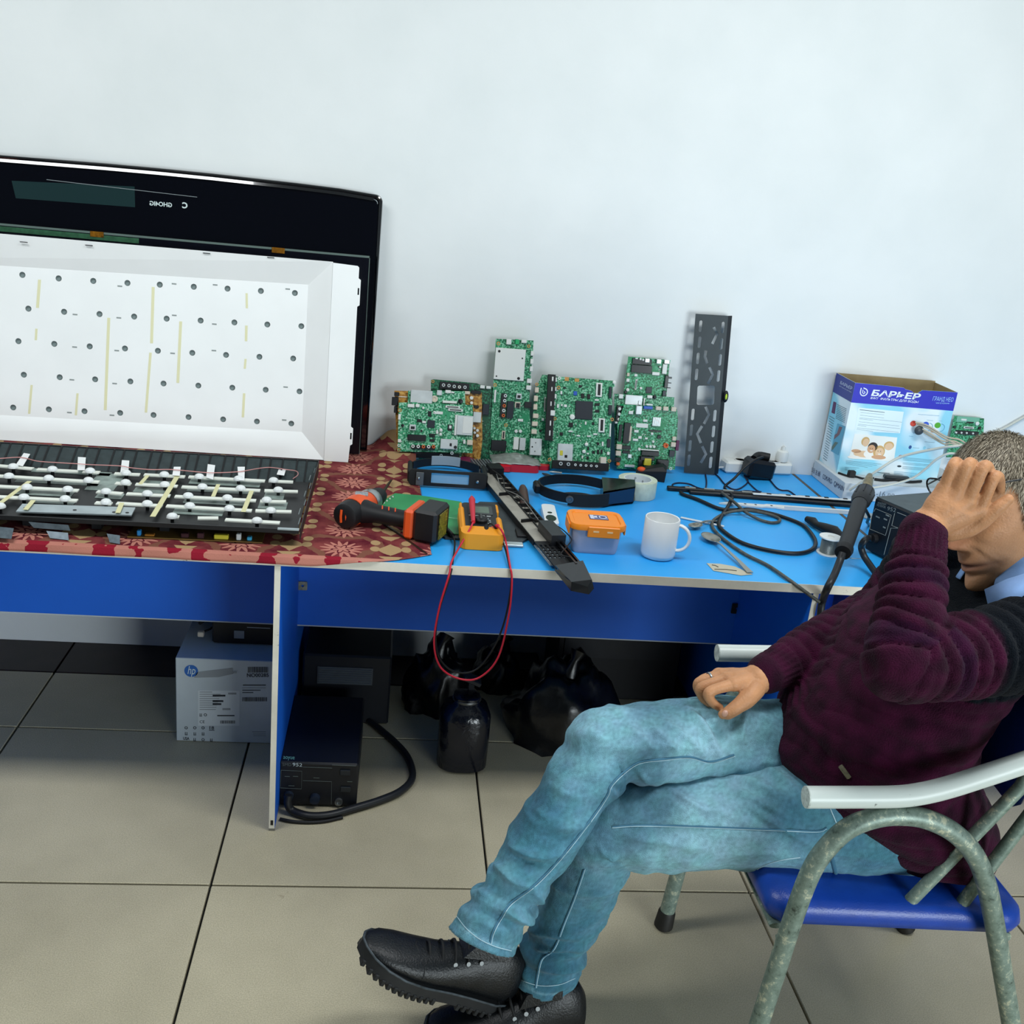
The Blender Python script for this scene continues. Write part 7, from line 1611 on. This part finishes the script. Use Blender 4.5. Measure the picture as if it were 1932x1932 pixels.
# ---------------- eyebrow strands hidden under the hand are left to the brow ridge; spectacles pushed up on the forehead
gl = MB(); rim = [HM @ Vector((.030+.024*math.cos(a), .098-.006*abs(math.cos(a)), .062+.017*math.sin(a))) for a in [2*math.pi*i/24 for i in range(24)]]
rim2 = [HM @ Vector((-.030+.024*math.cos(a), .098-.006*abs(math.cos(a)), .062+.017*math.sin(a))) for a in [2*math.pi*i/24 for i in range(24)]]
ge = bpy.data.objects.new('spectacles', MB().tube([IV @ q for q in rim], .0016, 6, closed=True).tube([IV @ q for q in rim2], .0016, 6, closed=True).tube([IV @ (HM @ Vector((-.008, .103, .064))), IV @ (HM @ Vector((.008, .103, .064)))], .0014, 6).tube([IV @ (HM @ Vector((.054, .090, .064))), IV @ (HM @ Vector((.072, .04, .060))), IV @ (HM @ Vector((.070, -.02, .045)))], .0015, 6).tube([IV @ (HM @ Vector((-.054, .090, .064))), IV @ (HM @ Vector((-.072, .04, .060))), IV @ (HM @ Vector((-.070, -.02, .045)))], .0015, 6).mesh('spectacles', 60))
COL.objects.link(ge); ge.parent = man; ge.data.materials.append(mat('spectacle_black', '16181C', .3))
for rr in (rim, rim2):
    MB().add([IV @ q for q in rr], [tuple(range(24))]).obj('spectacle_lens', mat('lens_glass', '9FB2B8'), ge)

# ---------------- shirt collar
cb_ = nk1.lerp(nk0, .42); nd = (nk0-nk1).normalized()
def collar(u, v):
    a = math.radians(-40+u*300); side = HS*1.0; fw = (Vector((-1, -.25, 0))-nd*Vector((-1, -.25, 0)).dot(nd)).normalized(); sdv = nd.cross(fw)
    # a = 0 faces forward
    rr = .064+.022*v+.006*math.sin(3.1*u); h = .026-.052*v+.012*math.cos(a)
    A = math.radians(25+u*310)
    return IV @ (cb_ + (fw*math.cos(A)+sdv*math.sin(A))*rr + nd*h)
o = MB().grid(collar, 48, 8).obj('shirt_collar', mat('shirt_blue', '7FA4D8', .7, var=.06, vscale=60, bump=.1, bscale=500), man, smooth=70)
o.modifiers.new('t', 'SOLIDIFY').thickness = .0022

wg = [IV @ J(*q) for q in ((1857, 1112, -.405), (1868, 1160, -.452), (1905, 1138, -.478), (1945, 1116, -.490), (1990, 1085, -.480), (1945, 1078, -.440), (1900, 1092, -.420))]
o = MB().add(wg, [(0, 1, 2, 6), (6, 2, 3, 5), (5, 3, 4)]).obj('collar_wing', mat('shirt_blue', '7FA4D8'), man, smooth=70); o.modifiers.new('t', 'SOLIDIFY').thickness = .002
# ---------------- sweater
sw = MB(); rings = []
for (z, cx, rx, ry, cy) in ((.452, 1.315, .115, .165, -.345), (.462, 1.305, .140, .188, -.345), (.49, 1.285, .158, .196, -.345), (.54, 1.235, .180, .198, -.345), (.60, 1.195, .172, .190, -.345), (.68, 1.205, .160, .188, -.345), (.76, 1.240, .145, .190, -.345), (.83, 1.280, .132, .192, -.345), (.865, 1.325, .116, .188, -.345), (.890, 1.360, .108, .165, -.345), (.912, 1.392, .088, .115, -.345), (.925, 1.402, .072, .085, -.345)):
    rings.append([Vector((cx+rx*math.cos(2*math.pi*i/36), cy+ry*math.sin(2*math.pi*i/36), z)) for i in range(36)])
sw.loft(rings)
LB = [LSH, LSH.lerp(LEL, .5)+Vector((0, 0, -.004)), LEL, LEL.lerp(LWR, .45), J(1741, 1008, -.436)]
chain_mesh(sw, LB[:3], [.078, .066, .058], n=24); chain_mesh(sw, LB[2:], [.056, .050, .037], n=24)
RB_ = [RSH, RSH.lerp(REL, .5), REL, REL.lerp(RWR, .5), J(1446, 1271, -.298)]
chain_mesh(sw, RB_[:3], [.075, .064, .058], n=24); chain_mesh(sw, RB_[2:], [.056, .050, .036], n=24)
sme = remesh(sw, .0042, 6, .5); c = co_of(sme); n_ = nrm_of(sme)
LBs, RBs = smooth_path(LB, 6), smooth_path(RB_, 6); sL, dL = bone_param(c, LBs); sR, dR = bone_param(c, RBs); tz = c[:, 2]
armL = (dL < .085) & (sL > .04); armR = (dR < .08) & (sR > .05)
lenL = sum((LBs[i+1]-LBs[i]).length for i in range(len(LBs)-1)); lenR = sum((RBs[i+1]-RBs[i]).length for i in range(len(RBs)-1))
def ribs(s, per, ph): 
    return np.sqrt(np.abs(np.sin(np.pi*s/per+ph)))
disp = np.zeros(len(c)); wob = pn(c, (14, 14, 14), 3.0)
ruf = pn(c, (26, 26, 26), 9.0)
dl = (ribs(sL+.012*wob+.004*ruf, .0255, .4)-.72)*.0110*(1+.4*wob); dr_ = (ribs(sR+.012*wob, .0255, 1.2)-.72)*.0070*(1+.4*wob)
cuffL = np.clip((sL-(lenL-.048))/.008, 0, 1); cuffR = np.clip((sR-(lenR-.05))/.008, 0, 1)
# cuff ribs run along the arm
def ang_about(c, a, b_):
    d = np.array(tuple((b_-a).normalized())); u = np.cross(d, [0, .3, 1.]); u /= np.linalg.norm(u); v = np.cross(d, u); r_ = c-np.array(tuple(a)); return np.arctan2(r_@v, r_@u)
aL = ang_about(c, LB[3], LB[4]); aR = ang_about(c, RB_[3], RB_[4])
dl = dl*(1-cuffL)+cuffL*(.0022*np.cos(aL*22)-.001)*np.clip((lenL-.001-sL)/.006, 0, 1); dr_ = dr_*(1-cuffR)+cuffR*(.0018*np.cos(aR*22)-.001)*np.clip((lenR-.001-sR)/.006, 0, 1)
tors = (ribs(tz+.02*wob, .030, 0)-.5)*.0045
fold = .007*pn(c, (10, 10, 26), 5.0)
disp = np.where(armL & (dL < dR), dl, np.where(armR, dr_, tors+fold))
c = c+n_*disp[:, None]
nav, mar, mar2 = LN('060C14'), LN('24081A'), LN('3C0D2A')
k1 = (.5+.5*np.clip(pn(c, (40, 40, 40), 2)*2, -1, 1))[:, None]; colr = mar*(1-k1)+mar2*k1
yoke = np.where(armL & (dL < dR), np.clip((.155-sL)/.01, 0, 1), np.where(armR & (tz < .86), 0, np.clip((tz-.80-.02*wob)/.01, 0, 1)*np.clip((c[:, 0]-1.225)/.012, 0, 1)))[:, None]
colr = colr*(1-yoke)+nav*yoke; k2 = np.where(armL & (dL < dR), (np.mod(sL, .102) < .0255), False)[:, None]*(1-yoke)*.35; colr = colr*(1-k2)+LN('280C2E')*k2
set_attr(sme, np.clip(colr, 0, 1)); set_co(sme, c+np.array(tuple(-PX)))
swo = link('sweater', sme, attr_mat('knit_wool', .9, .8, 420, spec=.1, sheen=.04), man)
a = IV @ J(1592, 1462, -.50); tgq = [IV @ J(*q) for q in ((1582, 1442, -.512), (1590, 1445, -.512), (1611, 1468, -.505), (1600, 1472, -.505))]
# ---------------- jeans: near leg with seat, far leg crossed over
def leg(parts, vox=.0038):
    mb = MB()
    for pts, rs, fl in parts: chain_mesh(mb, pts, rs, n=26, flat=fl)
    return remesh(mb, vox, 5, .5)
legL = leg([([HIPL, HIPL.lerp(KL, .33)+Vector((0, 0, .002)), HIPL.lerp(KL, .68)+Vector((0, 0, .004)), KL], [.098, .092, .083, .070], None), ([KL, KL.lerp(AL, .3)+Vector((.004, 0, 0)), KL.lerp(AL, .65), AL], [.068, .062, .057, .056], None), ([Vector((1.28, -.42, .53)), Vector((1.28, -.27, .53))], [.094, .094], None)])
legR = leg([([HIPR, HIPR.lerp(KR, .4)+Vector((0, 0, .010)), HIPR.lerp(KR, .75)+Vector((0, 0, .008)), KR], [.094, .082, .072, .062], None), ([KR+Vector((.010, 0, -.008)), KR.lerp(AR, .35)+Vector((.006, 0, .0)), KR.lerp(AR, .7), AR], [.062, .058, .052, .055], None)])
_RM = np.array([tuple(_r), tuple(_d), tuple(_f)]); _CA = np.array(tuple(CAM))
def to_px(c):
    q = (c-_CA)@_RM.T; return np.stack([966+F_PX*q[:, 0]/q[:, 2], 966+F_PX*q[:, 1]/q[:, 2]], 1)
def k1(*p): return [(1000+x/2.927, 1280+y/2.927) for x, y in p]
def k2_(*p): return [(620+x/3.578, 1580+y/3.578) for x, y in p]
FOLDS_L = [(k1((730, 600), (830, 660), (940, 720), (1040, 740)), 7, .0045), (k1((1010, 480), (1120, 540), (1280, 600), (1400, 650)), 9, .004), (k1((1190, 690), (1330, 790), (1480, 880), (1570, 930)), 8, .0045), (k1((960, 690), (1100, 760), (1300, 830)), 9, .003), (k1((470, 850), (700, 900), (1000, 950)), 10, .003), (k1((1040, 560), (1180, 640), (1330, 720), (1450, 790)), 8, .0035), (k1((1270, 480), (1400, 560), (1540, 680)), 8, .0035), (k1((380, 930), (430, 985), (490, 990)), 5, .005), (k1((400, 960), (450, 1010), (490, 1015)), 5, -.004), (k2_((1210, 620), (1420, 640), (1740, 690)), 7, .005), (k2_((1440, 780), (1560, 800), (1700, 790)), 6, -.006), (k2_((1330, 720), (1450, 760), (1600, 740)), 7, .004)]
FOLDS_R = [(k1((870, 170), (960, 260), (1020, 370), (1050, 430)), 9, .0045), (k1((900, 150), (1000, 250), (1060, 350)), 9, -.004), (k1((760, 250), (870, 330), (960, 420)), 8, .004), (k1((640, 240), (740, 330), (830, 430)), 8, .0035), (k1((540, 280), (640, 350), (720, 440)), 8, .003), (k1((1190, 180), (1170, 280), (1160, 380)), 8, .005), (k1((1120, 200), (1110, 300)), 7, -.004), (k1((440, 610), (490, 680), (530, 715)), 6, .007), (k1((460, 590), (540, 640), (600, 620), (690, 550)), 7, -.006), (k1((590, 500), (640, 545), (695, 555)), 6, .005), (k1((240, 330), (330, 300), (420, 340)), 12, .004), (k2_((1210, 50), (1300, 110), (1450, 130), (1600, 100)), 8, .006), (k2_((1215, 110), (1330, 160), (1470, 180)), 8, -.005), (k2_((1040, 200), (1120, 180), (1250, 300), (1380, 330)), 9, .006), (k2_((1190, 490), (1300, 560), (1410, 545), (1440, 460)), 8, .008), (k2_((1380, 350), (1430, 430), (1430, 480)), 7, .006), (k2_((960, 290), (1060, 380), (1180, 430)), 9, .005), (k2_((900, 420), (1000, 470), (1100, 480)), 9, .004), (k1((90, 560), (200, 640), (330, 660)), 12, .003), (k1((20, 720), (140, 800), (260, 810)), 12, .0035)]
def fold_disp(c, n, folds):
    q = to_px(c); out = np.zeros(len(c)); view = np.einsum('ij,ij->i', n, _CA-c)/np.linalg.norm(_CA-c, axis=1); vis = np.clip(view*2.2-.35, 0, 1)
    for pts, w, A in folds:
        P = [Vector((u, v, 0)) for u, v in pts]; P = np.array([(v.x, v.y) for v in smooth_path(P, 5)]) if len(P) > 2 else np.array([(v.x, v.y) for v in P])
        best = np.full(len(c), 1e9); tt = np.zeros(len(c)); N = len(P)-1
        for i in range(N):
            a, b_ = P[i], P[i+1]; d = b_-a; t = np.clip(((q-a)@d)/(d@d), 0, 1); dist = np.linalg.norm(q-(a+t[:, None]*d), axis=1); m_ = dist < best; best[m_] = dist[m_]; tt[m_] = (i+t[m_])/N
        out += 1.8*A*np.exp(-(best/(w*.8))**2)*np.sin(np.pi*np.clip(tt, .04, .96))**.6*vis
    return out
def wrinkle(me, bones, seed, hem_p, hem_n, kbend, folds):
    c = co_of(me); n = nrm_of(me)
    hp0 = np.array(tuple(hem_p)); hn = np.array(tuple(hem_n))
    # cut flat at the hem: pull what hangs beyond the hem plane back onto it
    d = (c-hp0)@hn; m_ = d > 0
    c[m_] = c[m_]-d[m_][:, None]*hn
    s, dist = bone_param(c, bones)
    f = pn(c, (9, 9, 30), seed); f2 = pn(c, (22, 22, 9), seed+4); f3 = pn(c, (55, 55, 55), seed+8)
    rid = 1-np.abs(pn(c, (11, 16, 11), seed+2))*2.2
    kb = np.array(tuple(kbend)); near_ = np.exp(-np.sum((c-kb)**2, axis=1)/(2*.07**2))
    near2 = np.exp(-((d+.07)/.045)**2)                     # bunching above the hem
    disp = .0055*f+.0042*f2+.0014*f3+.004*np.clip(1-np.abs(pn(c, (5, 9, 16), seed+6))*5, 0, 1)+.0075*near_*np.clip(rid, -1, 1)*.7+.006*near_*np.sin(s*95+f2*3)*.6+near2*(.0065*np.sin(d*150+f*3))
    disp += fold_disp(c, n, folds)
    disp[m_] *= .1
    disp += np.where((d > -.016) & (d <= 0), .0018, 0)      # doubled hem
    return c+n*disp[:, None], s, d
hnL = Vector((-.10, -.05, -.99)).normalized(); hnR = (AR-KR).normalized()
cl, s1, d1 = wrinkle(legL, [HIPL, KL, AL], 2.0, J(1022, 1845, -.375), hnL, KL+Vector((.045, .02, -.02)), FOLDS_L)
hRn = (hnR+Vector((.10, -.10, -.25))).normalized()
cr, s2, d2_ = wrinkle(legR, [HIPR, KR, AR], 11.0, J(907, 1776, -.500), hRn, KR+Vector((.05, 0, -.04)), FOLDS_R)
set_co(legL, cl); set_co(legR, cr)
def denim_cols(c, s, d, s_knee, seed):
    base, fade, dark = LN('487C90'), LN('92C0CE'), LN('1F4A60')
    n1 = pn(c, (7, 7, 7), seed); n2 = pn(c, (30, 30, 30), seed+3); n9 = pn(c, (190, 190, 190), seed+5); k = np.exp(-((s-s_knee)/.16)**2)*.75+.30*n1+.15*n2
    k = np.clip(k, 0, 1)[:, None]; q = base*(1-k)+fade*k
    m_ = np.clip(-n1*1.4, 0, .6)[:, None]; q = q*(1-m_)+dark*m_
    hm = (np.where((d > -.018) & (d < -.013), .35, 0)*(.6+.8*n2))[:, None].clip(0, 1); q = q*(1-hm)+fade*1.1*hm
    q = q*(1+.35*n9[:, None])*(1+np.array([-.05, .02, -.03])*np.clip(pn(c, (45, 45, 45), seed+7)*2, -1, 1)[:, None]); return np.clip(q, 0, 1)
set_attr(legL, denim_cols(cl, s1, d1, .40, 1.0)*.93); set_attr(legR, denim_cols(cr, s2, d2_, .38, 6.0))
DEN = attr_mat('denim', .85, .5, 700, spec=.15, sheen=.1)
bmj = bmesh.new(); bmj.from_mesh(legL); bmj.from_mesh(legR); jm = bpy.data.meshes.new('jeans'); bmj.to_mesh(jm); bmj.free()
jm.transform(IV)
for p in jm.polygons: p.use_smooth = True
jeans = link('jeans', jm, DEN, man)
bv = BVHTree.FromPolygons([v.co.copy() for v in jm.vertices], [tuple(p.vertices) for p in jm.polygons]); sv = BVHTree.FromPolygons([v.co.copy() for v in sme.vertices], [tuple(p.vertices) for p in sme.polygons])
def on(tree, u, v):
    h = tree.ray_cast(IV @ CAM, ray(u, v).normalized()); return h[0]
def seam(pts, name, r_, m_, tree=bv, k=6, lift=.0006, par=None):
    P = []; V2 = smooth_path([Vector((u, v, 0)) for u, v in pts], k)
    for q in V2:
        h = on(tree, q.x, q.y)
        if h is not None: P.append(h+ray(q.x, q.y).normalized()*-lift)
    if len(P) > 2: MB().tube(P, r_, 6).obj(name, m_, par or jeans, smooth=60)
ST_ = mat('seam_thread', 'A9C6D2', .8); SD_ = mat('seam_fold', '3E6C84', .9)
outer = [(1385, 1424), (1340, 1437), (1300, 1428), (1250, 1432), (1205, 1438), (1175, 1458), (1152, 1482), (1145, 1500), (1115, 1545), (1060, 1615), (1010, 1668), (965, 1702), (945, 1730), (930, 1758), (925, 1778)]
seam(outer, 'side_seam', .0016, SD_); seam([(u+2, v+3) for u, v in outer], 'stitch_line', .0007, ST_)
seam([(1155, 1560), (1200, 1557), (1280, 1558), (1380, 1562), (1460, 1565), (1540, 1568), (1560, 1562)], 'side_seam', .0014, SD_); seam([(1155, 1562), (1200, 1559), (1280, 1560), (1380, 1564), (1460, 1567), (1540, 1570), (1560, 1564)], 'stitch_line', .0007, ST_)
seam([(1102, 1640), (1085, 1690), (1065, 1740), (1045, 1790), (1022, 1810), (1014, 1840), (1010, 1864)], 'side_seam', .0014, SD_); seam([(1104, 1640), (1087, 1690), (1067, 1740), (1047, 1790), (1024, 1810), (1016, 1840), (1012, 1864)], 'stitch_line', .0007, ST_)
seam([(1424, 1652), (1432, 1638), (1455, 1628), (1480, 1622), (1510, 1618)], 'pocket_stitch', .0009, ST_); seam([(1545, 1432), (1555, 1470), (1565, 1520), (1580, 1560), (1585, 1600)], 'pocket_stitch', .0009, ST_); seam([(1550, 1432), (1560, 1470), (1570, 1520)], 'pocket_stitch', .0009, ST_)
seam([(862, 1729), (880, 1752), (905, 1772), (935, 1786), (965, 1794)], 'hem_stitch', .0007, ST_); seam([(966, 1838), (990, 1852), (1020, 1860), (1055, 1858), (1085, 1846)], 'hem_stitch', .0007, ST_)
seam([(1565, 1600), (1572, 1628), (1578, 1652)], 'belt_loop', .0035, SD_)
seam([(1586, 1445), (1594, 1456), (1602, 1467)], 'sweater_label', .0045, mat('label_olive2', '6A6650', .6, var=.4, vscale=200), sv, par=swo)
# ---------------- ring
q0, q1 = mc2[2], J(1325, 1284, -.295); rc_ = IV @ q0.lerp(q1, .62); dv_ = (q1-q0).normalized(); u_ = dv_.cross(Vector((0, 0, 1))).normalized(); w_ = dv_.cross(u_)
MB().tube([rc_+(u_*math.cos(a)+w_*math.sin(a)*1)*.0102 for a in [2*math.pi*i/24 for i in range(24)]], .0020, 8, closed=True).obj('finger_ring', STEEL, man, smooth=60)
# thumb nail of the hand on the thigh
nb = IV @ J(1368, 1346, -.370)
MB().ell(nb, (.0055, .002, .0065)).obj('thumb_nail', mat('nail', 'C89A86', .3), man, smooth=60)

# ---------------- shoes
SHL = mat('shoe_leather', '0D1014', .42, var=.35, vscale=50, bump=.25, bscale=300); SOL = mat('shoe_sole', '15171A', .6, var=.3, vscale=60); LACE = mat('shoe_lace', '0A0B0D', .7)
def shoe(label, heel, toe, up):
    X = (toe-heel); L_ = X.length; F = Frame(heel, X, up.cross(X)); Fm = F.mat()          # local x toe, y side, z up
    if F.Z.dot(up) < 0: F = Frame(heel, X, X.cross(up)); Fm = F.mat()
    t = bpy.data.objects.new('shoe', None); COL.objects.link(t); t.parent = man; t.matrix_world = Fm; t.matrix_parent_inverse = Matrix(); t.matrix_basis = IV @ Fm
    t['label'] = label
    # rings along x: (x, half width, sole z, top z)
    st_ = [(0.0, .012, .030, .055), (.004, .026, .026, .100), (.02, .033, .022, .128), (.05, .036, .022, .132), (.085, .037, .022, .122), (.12, .040, .022, .098), (.16, .046, .022, .080), (.20, .049, .024, .070), (.235, .047, .028, .066), (.262, .040, .033, .062), (.280, .027, .038, .056), (.290, .010, .043, .050)]
    k = L_/.29; rings = []
    for (x, w, z0, z1) in st_:
        R_ = []
        for i in range(24):
            a = 2*math.pi*i/24; ca, sa = math.cos(a), math.sin(a); zc = (z0+z1)/2; hz_ = (z1-z0)/2
            R_.append(Vector((x*k, w*math.copysign(abs(ca)**.75, ca)*(1 if sa < 0 else 1-.25*sa), zc+hz_*math.copysign(abs(sa)**.8, sa))))
        rings.append(R_)
    MB().loft(rings).obj('upper', SHL, t, smooth=70)
    out = [(.000, .0), (.004, .026), (.03, .036), (.08, .038), (.12, .041), (.17, .049), (.21, .052), (.245, .048), (.272, .036), (.288, .018), (.294, 0)]
    P = [(x*k, y) for x, y in out]+[(x*k, -y) for x, y in out[-2:0:-1]]
    def sz(x): return .0 if x < .17*k else .020*((x-.17*k)/(.125*k))**1.7
    n = len(P); V = [(x, y, sz(x)+.008) for x, y in P]+[(x*.998+.0003, y*.97, sz(x)+.032) for x, y in P]
    MB().add(V, [tuple(reversed(range(n))), tuple(range(n, 2*n))]+[(i, (i+1) % n, n+(i+1) % n, n+i) for i in range(n)]).obj('sole', SOL, t, smooth=30)
    MB().tube([(x, y*1.005, sz(x)+.031) for x, y in P], .0022, 6, closed=True).obj('welt', mat('welt_grey', '3A4248', .6, var=.5, vscale=90), t, smooth=60)
    xs = [i*.0125+.006 for i in range(23)]
    for x in xs:
        if .095 < x < .135: continue
        w = next((o1[1]+(o2[1]-o1[1])*(x-o1[0])/(o2[0]-o1[0]) for o1, o2 in zip(out, out[1:]) if o1[0] <= x <= o2[0]), .02)
        for s in (-1, 1):
            MB().box((x*k, s*(w-.008), sz(x*k)+.006), (.0082, .020, .013), bev=.0015).obj('tread_lug', SOL, t)
    for i in range(5):
        x = (.098+.020*i)*k; zt_ = .116-.0098*i
        MB().tube(smooth_path([(x, -.026, zt_-.016), (x+.006, -.010, zt_+.002), (x+.006, .010, zt_+.002), (x, .026, zt_-.016)], 4), .0026, 6).obj('lace', LACE, t, smooth=60)
        for s in (-1, 1): MB().lathe([(.004, 0), (.004, .0015), (.0022, .0015)], 10, (x, s*.0295, zt_-.018), R=Matrix.Rotation(-s*1.1, 3, 'X')).obj('eyelet', STEELD, t)
    MB().loft([[Vector((x*k, y, z)) for x, y, z in r_] for r_ in (((.055, -.032, .118), (.055, .032, .118), (.055, .026, .140), (.055, -.026, .140)), ((.13, -.026, .094), (.13, .026, .094), (.118, .022, .122), (.118, -.022, .122)))]).obj('tongue', SHL, t, smooth=40)
    # toe cap line and side stitching
    for xx in (.205,): MB().tube([Vector((xx*k-.02*abs(math.cos(a)), .0485*math.cos(a), .046+.0235*math.sin(a))) for a in [math.pi*i/14 for i in range(15)]], .0012, 6).obj('toe_seam', SOL, t, smooth=60)
    return t
shoe('black lace-up shoe on raised crossed foot', J(938, 1902, -.385), J(662, 1812, -.42), Vector((.30, .05, .95)))
hl0 = at_z(1096, 1946, 0); shoe('black shoe planted on the floor', Vector((.742, -.395, .0)), Vector((.452, -.42, .0)), Vector((0, 0, 1)))
